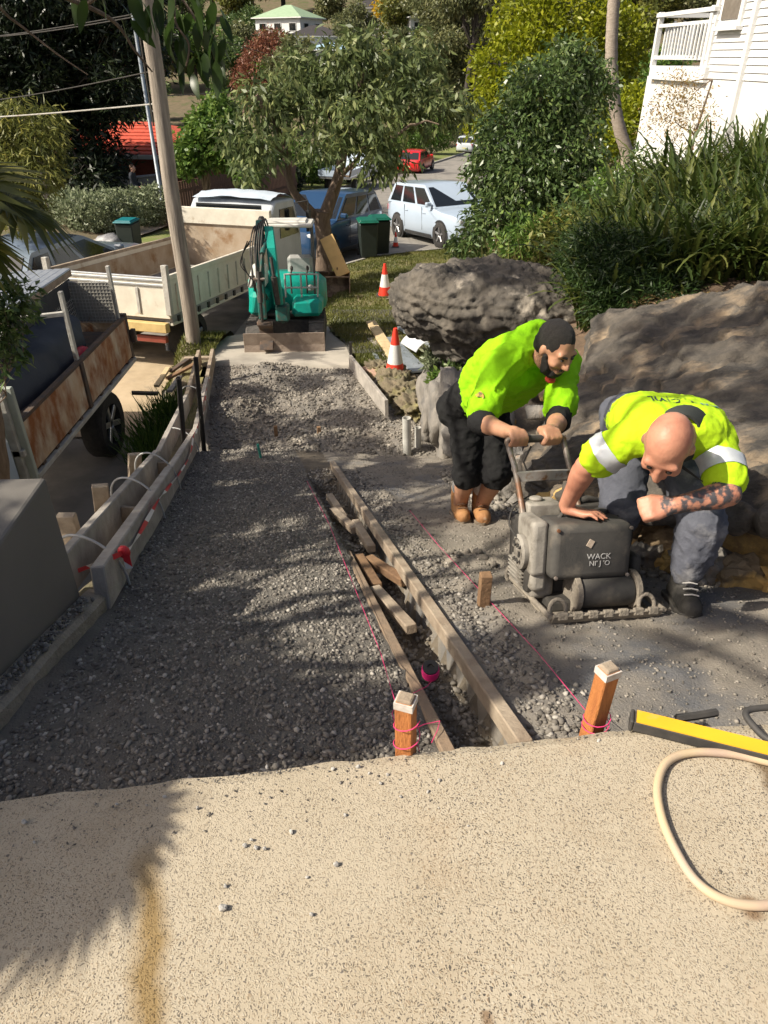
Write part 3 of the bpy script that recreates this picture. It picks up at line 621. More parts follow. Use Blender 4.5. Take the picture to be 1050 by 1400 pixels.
for y, up, of in ((2.42, -.03, -.05), (2.62, -.01, .11), (3.0, -.07, .085), (3.65, -.02, .11), (4.1, -.07, .085), (4.8, -.09, .09), (5.4, -.08, .09), (5.83, .05, .10), (6.1, .02, .09), (6.4, .12, .12), (6.9, .03, .11), (7.6, .03, .09), (8.2, .03, .1)):
    tp.append((float(XL(y)) + of, y, ztop(y) + up))
rows = ribbon(tp, .03); root = tp[0]
o = strip('barrier_tape', [[(q[0] - root[0], q[1] - root[1], q[2] - root[2]) for q in r] for r in rows], m_tape); o.location = root; tag(o, 'red and white barrier tape strung along the formwork planks', 'barrier tape')
kn = MB(); kn.ell((0, 0, 0), (.03, .02, .035), 10, 6); kn.box((.01, -.01, -.05), (.03, .008, .07), .3); kk = kn.build('knot', m_tape, o, smooth=True); kk.location = V(tp[1]) - V(root)
# near formwork beam of the trench
def beamobj(name, A, B, w, h, m, lab, cat_, grp=None, bev=.004, up=(0, 0, 1)):
    A = V(A); B = V(B); c = (A + B) / 2; mb = MB(); mb.beam(A, B, w, h, up); o = mb.build(name, m, bev=bev, org=c); o.location = c; tag(o, lab, cat_, grp); return o
A = V((float(xt_r(1.33)) + .006, 1.33, dz(1.33) + .005)); B = V((float(xt_r(5.5)) + .006, 5.5, dz(5.5) + .005))
beamobj('form_beam', A, B, .045, .065, m_dustwood, 'long dusty timber form beam beside the trench, running down the slope', 'beam')
beamobj('form_board', (float(xt_l(1.28)) - .02, 1.28, dz(1.28) - .062), (float(xt_l(3.1)) - .02, 3.1, dz(3.1) - .062), .04, .12, mat('dusty_brown_board', (.27, .19, .125), (.2, .15, .105), 9, .9, bump=.4), 'buried brown board edge between the gravel and the trench', 'board')
beamobj('form_board', (.03, 7.5, -3.40), (-.47, 9.5, -3.60), .045, .2, m_greywood, 'grey form board standing on edge below the upright cone', 'board')
cuts = [((491, 754), (516, 792), 'mid'), ((513, 797), (563, 848), 'x'), ((504, 756), (554, 785), ''), ((455, 691), (485, 716), ''), ((486, 707), (508, 741), ''), ((450, 672), (470, 700), '')]
labs = ['brown timber offcut lying along the gravel edge of the trench, mid way down', 'striped sunlit timber offcut in the trench above the pink spool', 'rusty brown offcut crossing the trench under the form beam', 'grey offcut at the upper left lip of the far trench end', 'short weathered offcut wedged against the form beam', 'thin grey offcut at the far end of the trench']
for i, (p, q, _) in enumerate(cuts):
    A = dr(*p) + V((0, 0, -.04)); B = dr(*q) + V((0, 0, -.05)); beamobj('timber_offcut', A, B, .05, .045, m_brownwood if i in (0, 2) else m_dustwood, labs[i], 'offcut')
# stakes
def stake(x, y, zb, zt, w, rz, lean, lab, m, capm=None):
    root = thing('timber_stake', lab, 'stake', (x, y, zb), rz); root.rotation_euler = (lean[1], lean[0], rz); mb = MB(); h = zt - zb
    mb.box((0, 0, h / 2 - .06), (w, w * .9, h + .12)); mb.build('post', m, root, bev=.003)
    if capm:
        c = MB(); c.box((0, 0, h - .012), (w + .003, w * .9 + .003, .022)); c.build('painted_band', capm, root)
        c = MB(); c.box((0, 0, h + .003), (w * .9, w * .8, .012), taper=.85); c.build('splintered_top', m_dustwood, root, bev=.003)
    return root
m_whitewash = mat('white_chalk', (.62, .58, .53), (.42, .37, .32), 40, .9)
s1 = stake(.058, 1.215, -1.58, -1.325, .046, -.35, (-.02, .0), 'orange timber stake with a whitened splintered top and pink string tied round it', m_orangewood, m_whitewash)
s2 = stake(.578, 1.335, -1.62, -1.345, .048, .45, (.04, 0), 'taller orange timber stake with a neat white band by the yellow bar', m_orangewood, m_whitewash)
p = dr(660, 833); s3 = stake(p.x, p.y, p.z, p.z + .19, .048, .1, (0, 0), 'dark brown timber stake standing alone before the plate compactor', m_brownwood, None)
for (px, py, Y, h, lab) in ((377, 588, 7.0, .16, 'small dark peg in the lower fill nearer the formwork'), (436, 588, 7.0, .15, 'small dark peg in the lower fill nearer the retaining wall')):
    p = at(px, py, Y=Y); s_ = stake(p.x, p.y, -3.54, -3.54 + h, .04, .2, (0, 0), lab, m_brownwood)
p = dr(357, 628); q = at(353, 610, Y=p.y + .02); m_teal = mat('teal_plastic', (.03, .28, .2), (.03, .2, .15), 10, .5)
mb = MB(); mb.tube([p, p + (q - p) * 1.15], .012, 8); o = mb.build('survey_peg', m_teal, org=p); o.location = p; tag(o, 'small teal plastic survey peg stuck in the gravel', 'peg')
# pink string lines
m_pink = mat('pink_string', (.75, .05, .2), (.65, .04, .16), 30, .6)
def cord(name, pts, r, m, lab, cat_, n=6):
    p0 = V(pts[0]); mb = MB(); mb.tube([V(p) - p0 for p in pts], r, n); o = mb.build(name, m, smooth=True); o.location = p0; tag(o, lab, cat_); return o
cord('string_line', [at(548, 985, Y=1.23)] + [dr(a, b) + V((0, 0, .05)) for a, b in ((520, 905), (485, 815), (450, 725), (420, 665))], .0012, m_pink, 'taut pink string line over the gravel from the shorter stake', 'string')
cord('string_line', [at(812, 985, Y=1.34)] + [dr(a, b) + V((0, 0, .04)) for a, b in ((735, 905), (660, 822), (600, 755), (560, 705))], .0012, m_pink, 'taut pink string line across the roadbase past the dark brown stake', 'string')
lp = []
for k in range(30): a_ = k * .42; lp.append(V((.058 + .034 * math.cos(a_), 1.215 + .032 * math.sin(a_), -1.52 + .0045 * k)))
cord('string_wrap', lp, .0014, m_pink, 'pink string wound round the shorter orange stake', 'string')
cord('loose_string', [dr(a, b) + V((0, 0, .012 + .01 * math.sin(i * 1.7))) for i, (a, b) in enumerate(((590, 935), (583, 945), (560, 953), (543, 962), (536, 980), (541, 1000), (556, 1002), (580, 992), (601, 992), (598, 1003), (590, 1016)))], .0014, m_pink, 'loose pink string trailing from the spool to the stake', 'string')
lp = [V((.585 + .036 * math.cos(k * .45), 1.335 + .035 * math.sin(k * .45), -1.575 + .002 * k)) for k in range(32)]
cord('string_wrap', lp, .0015, m_pink, 'pink string wound round the taller orange stake', 'string')
p = dr(588, 930); p.z += .03; root = thing('string_spool', 'small black spool of bright pink string at the trench edge', 'spool', p, 0, rot=(.25, -.15, .4)); mb = MB(); mb.lathe([(.0, 0), (.029, 0), (.031, .02), (.029, .042), (0, .042)], 18); mb.build('pink_winding', mat('hot_pink', (.85, .02, .22), (.7, .02, .2), 60, .6), root, smooth=True)
mb = MB(); mb.lathe([(.010, .042), (.027, .042), (.027, .050), (.011, .050), (.010, .044)], 18); mb.lathe([(.012, -.006), (.031, -.006), (.031, .0), (.012, .0)], 18); mb.build('flange', m_black, root, smooth=True)
# yellow straightedge, hose, black handle --------------------------------
m_yel = mat('yellow_paint', (.80, .46, .02), (.74, .40, .02), 6, .5, c3=(.55, .42, .2), s3=5, lo3=.62, hi3=.75); m_rub_ = mat('dark_rubber', (.035, .034, .033), (.06, .055, .05), 20, .7)
A = at(866, 985, z=-1.475); B = at(1120, 1048, z=-1.475); root = thing('straightedge', 'long yellow box straightedge with black sides lying on the slab', 'straightedge', (A + B) / 2)
c = (A + B) / 2; mb = MB(); mb.beam(A, B, .044, .035); mb.build('bar', m_rub_, root, bev=.003, org=c)
mb = MB(); mb.beam(A + (B - A) * .012 + V((0, 0, .019)), B + V((0, 0, .019)), .042, .003); mb.build('yellow_face', m_yel, root, org=c)
mb = MB(); mb.beam(A - (B - A) * .022, A, .047, .04); mb.build('end_cap', m_rub_, root, bev=.003, org=c)
m_hose = mat('dusty_hose', (.44, .34, .26), (.52, .40, .24), 5, .7, c3=(.38, .26, .22), s3=2)
hp = [(1150, 1062), (1060, 1044), (1000, 1031), (945, 1029), (912, 1042), (899, 1075), (905, 1118), (924, 1163), (950, 1203), (985, 1228), (1030, 1238), (1080, 1232), (1160, 1210)]
P = catmull([tuple(at(a, b, z=-1.484)) for a, b in hp], 90); cord('water_hose', [V(p) for p in P], .0105, m_hose, 'dusty tan water hose looped on the sunlit slab', 'hose', 12)
bt = [(1100, 1030), (1052, 1012), (1028, 990), (1020, 974), (1040, 968), (1100, 966)]
P = catmull([tuple(at(a, b, z=-1.47)) for a, b in bt], 40); cord('tool_handle', [V(p) for p in P], .009, m_rub_, 'black rubber coated tool handle lying beyond the yellow straightedge', 'handle', 10)
P = [at(a, b, z=-1.60) for a, b in ((925, 982), (950, 979), (980, 974))]; cord('stake_shadow_strip', P, .012, m_rub_, 'short black strip drawn as the end of the stake shadow behind the straightedge', 'shadow strip')  # black strip modelled in place of the taller stake's cast shadow
# pebbles on the slab
m_peb = mat('pale_pebble', (.52, .50, .46), (.38, .36, .33), 30, .9, bump=.4); m_pebd = mat('dark_pebble', (.2, .18, .16), (.14, .13, .12), 30, .9)
pbm = [rock_mesh('pebble', (1, .8, .65), 90 + i, 2, .3, 1.2, .4) for i in range(3)]
for mm in pbm: mm.materials.append(m_peb)
peb = [(305, 1243, .010), (460, 1183, .008), (335, 1157, .006), (350, 1160, .006), (362, 1161, .006), (344, 1149, .005), (33, 1125, .008), (426, 1251, .006), (398, 1138, .006), (308, 1212, .005), (472, 1115, .005), (365, 1050, .006), (520, 1072, .006), (548, 1090, .005), (585, 1083, .005), (600, 1068, .006), (686, 1045, .006), (818, 1014, .006), (270, 1105, .005), (225, 1090, .005), (160, 1100, .004), (640, 1130, .004), (420, 1200, .004), (505, 1058, .005), (490, 1049, .007), (455, 1052, .006), (530, 1060, .005), (47, 1152, .004)]
for i, (a, b, r) in enumerate(peb):
    o = bpy.data.objects.new('pebble', pbm[i % 3]); COL.objects.link(o); o.location = at(a, b, z=-1.5) + V((0, 0, r * .5)); o.scale = (r, r, r); o.rotation_euler = (i, i * 2, i * 3)
    tag(o, 'small pale loose pebble lying on the concrete slab', 'pebble', 'loose pebbles on the slab')

# ================================================================== loose gravel
def scatter(name, P, R, m, seed=3, kind='stuff', label=None, cat_=None, octa=False):
    rg = np.random.default_rng(seed); bm = bmesh.new(); bmesh.ops.create_icosphere(bm, subdivisions=1, radius=1.0); B = np.array([v.co[:] for v in bm.verts]); Fc = np.array([[v.index for v in f.verts] for f in bm.faces]); bm.free()
    if octa: B = np.array([(1, 0, 0), (-1, 0, 0), (0, 1, 0), (0, -1, 0), (0, 0, 1), (0, 0, -1)], float); Fc = np.array([(0, 2, 4), (2, 1, 4), (1, 3, 4), (3, 0, 4), (2, 0, 5), (1, 2, 5), (3, 1, 5), (0, 3, 5)])
    n = len(P); k = len(B); sc = R[:, None] * np.stack([.8 + .6 * rg.random(n), .6 + .5 * rg.random(n), .5 + .35 * rg.random(n)], 1)
    vs = B[None] * (1 + .7 * (rg.random((n, k, 1)) - .5)) * sc[:, None, :]
    a = rg.random(n) * 6.28; tl = (rg.random(n) - .5) * 1.2; ca, sa = np.cos(a)[:, None], np.sin(a)[:, None]; ct, st_ = np.cos(tl)[:, None], np.sin(tl)[:, None]
    x, y, z = vs[..., 0], vs[..., 1], vs[..., 2]; y, z = y * ct - z * st_, y * st_ + z * ct; x, y = x * ca - y * sa, x * sa + y * ca
    vs = np.stack([x, y, z], -1) + P[:, None, :]; f = (Fc[None] + (np.arange(n) * k)[:, None, None]).reshape(-1, 3); me = np_mesh(name, vs.reshape(-1, 3), f)
    set_tint(me, np.repeat(rg.random(n), len(Fc))); o = link(name, me, m); tag(o, label, cat_, None, kind); return o
def stonemat(name, els):
    m = bpy.data.materials.new(name); m.use_nodes = True; N = m.node_tree.nodes; K = m.node_tree.links; b = N['Principled BSDF']; b.inputs['Roughness'].default_value = .9; b.inputs['Specular IOR Level'].default_value = .25
    a = N.new('ShaderNodeAttribute'); a.attribute_name = 'tint'; r = N.new('ShaderNodeValToRGB'); e = r.color_ramp.elements; e[0].color = (*els[0][1], 1); e[1].color = (*els[-1][1], 1); e[1].position = els[-1][0]
    for p, c in els[1:-1]: q = e.new(p); q.color = (*c, 1)
    K.new(a.outputs['Fac'], r.inputs[0]); K.new(r.outputs[0], b.inputs['Base Color']); return m
m_stones = stonemat('crushed_stone', [(0, (.10, .09, .078)), (.5, (.19, .172, .15)), (.85, (.27, .248, .215)), (1, (.42, .39, .345))])
m_stones2 = stonemat('brown_crushed_stone', [(0, (.14, .125, .105)), (.5, (.22, .2, .17)), (1, (.34, .305, .26))])
def sample(n, fx, y0, y1, seed, pw=1.0):
    rg = np.random.default_rng(seed); y = y0 + (y1 - y0) * rg.random(n) ** pw; a, b = fx(y); x = a + (b - a) * rg.random(n); return x, y, rg
x, y, rg = sample(48000, lambda y: (np.minimum(XL(y) + .09, -1.10), xt_l(y) - .05), 1.0, 6.3, 11, 1.45); ok = (y > edge_y(x) + .015) & ((vnoise(np.stack([x * 1.6, y * 1.6, 0 * x], 1), 77) > -.3) | (rg.random(len(x)) < .7)); x, y = x[ok], y[ok]
R = .0026 + .0085 * rg.random(len(x)) ** 3.4; scatter('gravel', np.stack([x, y, bed(x, y) + R * .25], 1), R, m_stones, 5, label='loose grey crushed gravel covering the driveway', cat_='gravel')
x, y, rg = sample(9000, lambda y: (xt_r(y) + .06, xt_r(y) + .06 + .42), 1.25, 5.2, 12, 1.3); ok = (y > edge_y(x) + .02) & (rg.random(len(x)) < np.exp(-((x - xt_r(y) - .12) / .10) ** 2)); x, y = x[ok], y[ok]
R = .0035 + .010 * rg.random(len(x)) ** 2.6; scatter('gravel_windrow', np.stack([x, y, bed(x, y) + R * .3], 1), R, m_stones, 6, label='ridge of loose gravel along the long form beam', cat_='gravel')
x, y, rg = sample(16000, lambda y: (xt_r(y) + .1, XG(y) - .02), 1.3, 6.2, 13, 1.3); x, y = x[y > edge_y(x) + .02], y[y > edge_y(x) + .02]
R = .002 + .006 * RNG.random(len(x)) ** 3; scatter('fine_gravel', np.stack([x, y, bed(x, y) + R * .3], 1), R, m_stones2, 7, label='fine brown grit over the compacted roadbase', cat_='grit', octa=True)
x, y, rg = sample(5000, lambda y: (xt_l(y), xt_r(y)), 1.35, 5.4, 14); R = .004 + .012 * rg.random(len(x)) ** 3; scatter('trench_rubble', np.stack([x, y, bed(x, y) + R * .3], 1), R, m_stones2, 8, label='loose soil clods and stones in the trench', cat_='rubble')
x, y, rg = sample(14000, lambda y: (XL(y) + .1, XG(y) - .05), 6.2, 9.6, 15); R = .006 + .018 * rg.random(len(x)) ** 3.5; scatter('lower_rubble', np.stack([x, y, bed(x, y) + R * .3], 1), R, m_stones2, 9, label='loose brown rubble on the lower fill', cat_='rubble')
x, y, rg = sample(1500, lambda y: (XG(y) - .35, XG(y) + .1), 2.6, 5.2, 16); R = .008 + .02 * rg.random(len(x)) ** 2.5; scatter('rock_foot_rubble', np.stack([x, y, bed(x, y) + R * .4], 1), R, m_stones2, 10, label='loose stones gathered along the foot of the rock', cat_='rubble')
x, y, rg = sample(700, lambda y: (-.95 + 0 * y, 1.3 + 0 * y), -.0, .16, 17, 2.2); y = edge_y(x) - y - .01; R = .0012 + .003 * rg.random(len(x)) ** 2; scatter('slab_grit', np.stack([x, y, -1.5 + R * .4], 1), R, m_stones, 18, label='grey grit scattered along the slab edge', cat_='grit', octa=True)
xx = np.linspace(-1.2, -1.28, 400); yy = .9 + 1.4 * RNG.random(400); xx = ip(yy, [.4, 2.34], [-1.19, -1.285]) + .02 + .06 * RNG.random(400); R = .004 + .008 * RNG.random(400) ** 2; scatter('footing_gravel', np.stack([xx, yy, dz(yy) + .085], 1), R, m_stones, 19, label='gravel bits lying on the concrete footing', cat_='gravel')
# clods
for i in range(14):
    x = random.uniform(.0, .25); y = random.uniform(3.6, 3.95); r = random.uniform(.03, .07); p = dr(650 + random.uniform(-40, 30), 768 + random.uniform(-12, 12)); o = link('clod', rock_mesh('clod', (r * .5, r * .4, r * .35), 120 + i, 2, .3, 1.4), m_dirt, None, True); o.location = p + V((0, 0, .02))
    tag(o, 'lump of grey roadbase heaped beside the form beam', 'clod', 'roadbase lumps beyond the brown stake')
# ================================================================== plate compactor
def slope_frame(loc, rz): return Matrix.Translation(V(loc)) @ Matrix.Rotation(-math.atan(.33), 4, 'X') @ Matrix.Rotation(rz, 4, 'Z')
pc0 = V((.862, 2.43, dz(2.43))); T = slope_frame((0, 0, 0), .16)
root = thing('plate_compactor', 'dusty plate compactor with a black tank and bowed handle', 'compactor', pc0)
m_plate = mat('dusty_cast_iron', (.30, .26, .205), (.19, .165, .135), 14, .85, bump=.6, bscale=60); m_tank = mat('black_tank', (.045, .043, .04), (.075, .07, .062), 9, .7, bump=.12, bscale=80, c3=(.15, .13, .105), s3=7, lo3=.54, hi3=.72)
m_eng = mat('grey_engine_casing', (.31, .285, .245), (.2, .183, .155), 12, .75, bump=.15, bscale=70, c3=(.15, .13, .105), s3=6); m_dk = mat('oily_black', (.03, .028, .026), (.06, .054, .046), 20, .75)
m_steel = mat('worn_tube_steel', (.33, .30, .27), (.16, .12, .09), 16, .5, .3, c3=(.22, .10, .05), s3=9)
def lp_(mb, name, m, bev=0.0, smooth=False, par=None, seg=2):
    mb.v = [T @ q for q in mb.v]; return mb.build(name, m, par or root, bev, smooth, seg)
mb = MB(); pr = [(-.285, .055), (-.262, .018), (-.22, .0), (.22, .0), (.262, .02), (.285, .06), (.275, .066), (.255, .034), (.215, .022), (-.215, .022), (-.25, .036), (-.272, .062)]
mb.prism(pr, -.235, .235, 'x'); base = lp_(mb, 'base_plate', m_plate, .003)
for i in range(7):
    mb = MB(); mb.box((-.195 + i * .065, -.274, .052), (.042, .02, .03)); lp_(mb, 'lip_block', m_plate, .004, par=base)
mb = MB(); mb.box((0.0, .02, .045), (.40, .36, .05)); mb.box((0, .06, .10), (.30, .22, .08)); lp_(mb, 'bed_frame', m_dk, .01)
RX = Matrix.Rotation(PI / 2, 4, 'Y')
mb = MB(); mb.lathe([(.0, -.115), (.062, -.115), (.068, -.105), (.068, .105), (.062, .115), (0, .115)], 26, Matrix.Translation((.03, -.155, .105)) @ RX); lp_(mb, 'exciter_drum', m_tank, 0, True)
for sx in (-.10, .16):
    mb = MB(); mb.lathe([(.05, -.012), (.082, -.012), (.082, .012), (.05, .012)], 22, Matrix.Translation((sx, -.15, .105)) @ RX); lp_(mb, 'drum_guard', m_plate, .003, True)
mb = MB(); mb.box((-.045, -.09, .285), (.345, .205, .235)); tank = lp_(mb, 'water_tank', m_tank, .03, True, seg=4)
mb = MB(); mb.lathe([(.0, 0), (.028, 0), (.028, .02), (0, .022)], 16, Matrix.Translation((.06, -.02, .40))); lp_(mb, 'tank_cap', m_dk, .002, par=tank)
mb = MB(); mb.tube([(-.14, -.05, .395), (-.12, -.05, .425), (-.03, -.05, .427), (-.01, -.05, .395)], .011, 8); lp_(mb, 'carry_grip', m_dk, 0, True, par=tank)
mb = MB(); mb.box((-.06, -.1945, .325), (.024, .003, .032), M=Matrix.Rotation(.5, 4, 'Y')); lp_(mb, 'sticker', mat('beige_sticker', (.42, .33, .25), (.5, .42, .34), 60, .7), par=tank)
def text_mesh(body, size, m, name, parent, Mx, dense=False):
    cu = bpy.data.curves.new(name, 'FONT'); cu.body = body; cu.size = size; cu.align_x = 'CENTER'; cu.extrude = .0006; cu.resolution_u = 3
    tmp = bpy.data.objects.new('tmp_t', cu); COL.objects.link(tmp); dg = bpy.context.evaluated_depsgraph_get(); dg.update(); me = bpy.data.meshes.new_from_object(tmp.evaluated_get(dg)); bpy.data.objects.remove(tmp); bpy.data.curves.remove(cu)
    if dense:
        bm = bmesh.new(); bm.from_mesh(me); bmesh.ops.triangulate(bm, faces=bm.faces); bmesh.ops.subdivide_edges(bm, edges=[e for e in bm.edges if e.calc_length() > size * .15], cuts=2); bm.to_mesh(me); bm.free()
    me.transform(Mx); return link(name, me, m, parent)
m_wl = mat('worn_white_lettering', (.55, .54, .52), (.4, .39, .38), 200, .7)
Mt = T @ Matrix.Translation((-.02, -.1955, .258)) @ Matrix.Rotation(PI / 2, 4, 'X')
text_mesh('WACK', .034, m_wl, 'lettering', tank, Mt); text_mesh("NI' J 'O", .030, m_wl, 'lettering', tank, T @ Matrix.Translation((-.015, -.1955, .230)) @ Matrix.Rotation(PI / 2, 4, 'X'))
mb = MB(); mb.box((-.18, .06, .27), (.16, .2, .2)); mb.box((-.10, .14, .24), (.3, .2, .18)); en = lp_(mb, 'engine_block', m_dk, .012, seg=2)
mb = MB(); mb.box((-.25, -.045, .29), (.07, .19, .235)); mb.box((-.24, -.05, .15), (.07, .15, .10)); lp_(mb, 'side_cowl', m_eng, .02, True, par=en, seg=3)
mb = MB(); mb.lathe([(.0, -.02), (.07, -.02), (.075, -.01), (.075, .01), (.06, .018), (.055, .008), (.02, .008), (.018, .02), (0, .02)], 22, Matrix.Translation((-.295, -.04, .255)) @ Matrix.Rotation(-PI / 2, 4, 'Y')); rs = lp_(mb, 'recoil_starter', m_eng, 0, True, par=en)
for k in range(6):
    a_ = k * PI / 3; mb = MB(); mb.box((-.318, -.04 + .038 * math.cos(a_), .255 + .038 * math.sin(a_)), (.006, .012, .024), M=Matrix.Rotation(-a_, 4, 'X')); lp_(mb, 'starter_vane', m_dk, par=en)
mb = MB(); mb.box((-.17, .09, .405), (.15, .13, .075)); mb.lathe([(0, 0), (.03, 0), (.03, .02), (0, .02)], 14, Matrix.Translation((-.19, .09, .44))); lp_(mb, 'fuel_tank', m_eng, .015, True, seg=2)
mb = MB(); mb.box((.04, .12, .385), (.16, .12, .07)); mb.tube([(.0, .1, .42), (.05, .1, .44), (.12, .12, .42)], .016, 8); lp_(mb, 'air_filter', m_dk, .01, True)
mb = MB(); mb.box((-.21, .02, .13), (.11, .22, .16)); lp_(mb, 'gear_housing', m_eng, .03, True, seg=3)
mb = MB(); mb.box((.2, .04, .15), (.05, .3, .17)); lp_(mb, 'belt_guard', m_tank, .025, True, seg=3)
for (x, y) in ((-.2, -.235), (.185, -.235), (-.235, .2)):
    mb = MB(); mb.tube([(x + .035 * math.cos(a_), y + .01 * math.sin(a_), .065 + .04 * math.sin(a_)) for a_ in np.linspace(-.6, PI + .6, 12)], .009, 8); lp_(mb, 'lifting_ring', m_plate, 0, True)
for sx in (-1, 1): mb = MB(); mb.tube([(sx * .245, -.27, .05), (sx * .25, .25, .055)], .012, 8); lp_(mb, 'side_rail', m_plate, 0, True)
for k in range(6): mb = MB(); mb.box((-.275, .02 + .0 * k, .11 + .017 * k), (.05, .16, .006)); lp_(mb, 'cooling_fin', m_eng, .001, par=en)
for (x, z) in ((-.20, .185), (.11, .185), (-.20, .385), (.11, .385)): mb = MB(); mb.lathe([(0, 0), (.008, 0), (.008, .006), (0, .007)], 8, Matrix.Translation((x, -.194, z)) @ Matrix.Rotation(PI / 2, 4, 'X')); lp_(mb, 'tank_bolt', m_steel, par=tank)
mb = MB(); mb.tube(catmull([(-.30, -.04, .30), (-.33, .02, .36), (-.28, .10, .42), (-.2, .12, .46)], 14), .004, 6); lp_(mb, 'pull_cord', m_dk, 0, True, par=en)
mb = MB(); mb.tube(catmull([(.12, -.05, .40), (.2, -.02, .38), (.23, .02, .25), (.2, .02, .18)], 14), .007, 6); lp_(mb, 'water_line', m_dk, 0, True)
for sx in (-.19, -.10, .16, .22): mb = MB(); mb.lathe([(0, 0), (.012, 0), (.012, .012), (0, .012)], 6, Matrix.Translation((sx, .12, .07))); lp_(mb, 'bed_bolt', m_steel)
# handle in world points
HL = [at(724, 785, t=2.98), at(721, 760, t=3.0), at(713, 690, t=3.06), at(704, 640, t=3.08), at(696, 612, t=3.09), at(700, 600, t=3.09)]
HR = [at(764, 598, t=3.17), at(771, 606, t=3.17), at(781, 650, t=3.14), at(793, 700, t=3.10), at(796, 722, t=3.06)]
mb = MB(); P = catmull([tuple(p - pc0) for p in HL + HR], 70); mb.tube([V(p) for p in P], .0125, 10); hd = mb.build('handle', m_steel, root, smooth=True)
mb = MB(); a0 = at(704, 601, t=3.09) - pc0; a1 = at(762, 599, t=3.165) - pc0; mb.tube([a0, a1], .017, 10); mb.build('grip', m_dk, hd, smooth=True)
mb = MB(); a0 = at(706, 652, t=3.08) - pc0; a1 = at(780, 648, t=3.14) - pc0; rings = []
for k in range(13):
    q = a0.lerp(a1, k / 12) + V((0, -.03, .02)) * math.sin(PI * k / 12); rings.append([q + V((0, .006, .022)), q + V((0, -.006, .022)), q + V((0, -.008, -.022)), q + V((0, .006, -.022))])
mb.loft(rings); mb.build('cross_plate', mat('bare_sheet_steel', (.5, .49, .47), (.36, .34, .31), 14, .35, .6, c3=(.25, .15, .08), s3=12), hd)
mb = MB(); q = at(724, 790, t=3.0) - pc0; mb.box(q, (.05, .06, .13)); mb.build('handle_mount', m_dk, root, bev=.015)
q = at(742, 640, t=3.14) - pc0; mb = MB(); mb.tube([at(726, 610, t=3.1) - pc0, at(716, 632, t=3.1) - pc0, at(722, 648, t=3.1) - pc0], .004, 6); mb.build('throttle_cable', m_dk, hd, smooth=True)

# ================================================================== people
def skinmat(name, c, dark, stub):
    m = bpy.data.materials.new(name); m.use_nodes = True; N = m.node_tree.nodes; K = m.node_tree.links; b = N['Principled BSDF']; b.inputs['Roughness'].default_value = .5; b.inputs['Specular IOR Level'].default_value = .4
    b.inputs['Subsurface Weight'].default_value = .08; b.inputs['Subsurface Radius'].default_value = (.012, .005, .003)
    tc = N.new('ShaderNodeTexCoord')
    def nz(sc, d=4): n = N.new('ShaderNodeTexNoise'); n.inputs['Scale'].default_value = sc; n.inputs['Detail'].default_value = d; K.new(tc.outputs['Object'], n.inputs[0]); return n.outputs[0]
    r = N.new('ShaderNodeValToRGB'); r.color_ramp.elements[0].color = (*c, 1); r.color_ramp.elements[1].color = (*dark, 1); r.color_ramp.elements[0].position = .4; r.color_ramp.elements[1].position = .7; K.new(nz(18), r.inputs[0]); col = r.outputs[0]
    for an, tint, thr in (('tat', (.07, .065, .07), 40), ('stub', stub, 300)):
        a = N.new('ShaderNodeAttribute'); a.attribute_name = an; rr = N.new('ShaderNodeValToRGB'); rr.color_ramp.elements[0].position = .42; rr.color_ramp.elements[1].position = .56; K.new(nz(thr, 6), rr.inputs[0])
        mu = N.new('ShaderNodeMath'); mu.operation = 'MULTIPLY'; K.new(a.outputs['Fac'], mu.inputs[0]); K.new(rr.outputs[0], mu.inputs[1])
        mx = N.new('ShaderNodeMix'); mx.data_type = 'RGBA'; K.new(mu.outputs[0], mx.inputs[0]); K.new(col, mx.inputs[6]); mx.inputs[7].default_value = (*tint, 1); col = mx.outputs[2]
    K.new(col, b.inputs['Base Color']); bp = N.new('ShaderNodeBump'); bp.inputs['Strength'].default_value = .15; bp.inputs['Distance'].default_value = .01; K.new(nz(120), bp.inputs['Height']); K.new(bp.outputs[0], b.inputs['Normal']); return m
def vattr(o, name, fn):
    me = o.data; n = len(me.vertices); co = np.empty(n * 3, np.float32); me.vertices.foreach_get('co', co); a = me.attributes.new(name, 'FLOAT', 'POINT'); a.data.foreach_set('value', np.asarray(fn(co.reshape(-1, 3)), np.float32))
def orient(f, u):
    f = V(f).normalized(); r = f.cross(V(u)).normalized(); u = r.cross(f).normalized(); return Matrix((r, f, u)).transposed().to_4x4()     # local x right, y forward, z up
def head(mb, C, Rm, s=1.0, chin=1.0):
    C = V(C)
    def e(p, r): mb.ell(C + (Rm @ V(p)) * s, tuple(q * s for q in r), 16, 10, Rm)
    def c(p, q, a, b): mb.cap(C + (Rm @ V(p)) * s, C + (Rm @ V(q)) * s, a * s, b * s)
    e((0, -.012, .032), (.077, .098, .092)); e((0, .03, -.035), (.060, .062, .078)); e((0, .055, -.092), (.030 * chin, .03, .026)); e((0, .045, -.01), (.066, .055, .06))
    c((0, .098, .026), (0, .116, -.016), .010, .015); c((-.012, .106, -.020), (.012, .106, -.020), .010, .010)
    c((-.045, .078, .040), (.045, .078, .040), .014, .014); c((-.022, .095, -.052), (.022, .095, -.052), .0085, .0085); c((-.018, .093, -.064), (.018, .093, -.064), .0095, .0095)
    e((-.045, .065, -.018), (.022, .028, .022)); e((.045, .065, -.018), (.022, .028, .022))
    for sx in (-1, 1): mb.ell(C + (Rm @ V((sx * .079, -.006, .002))) * s, (.010 * s, .019 * s, .032 * s), 10, 8, Rm)
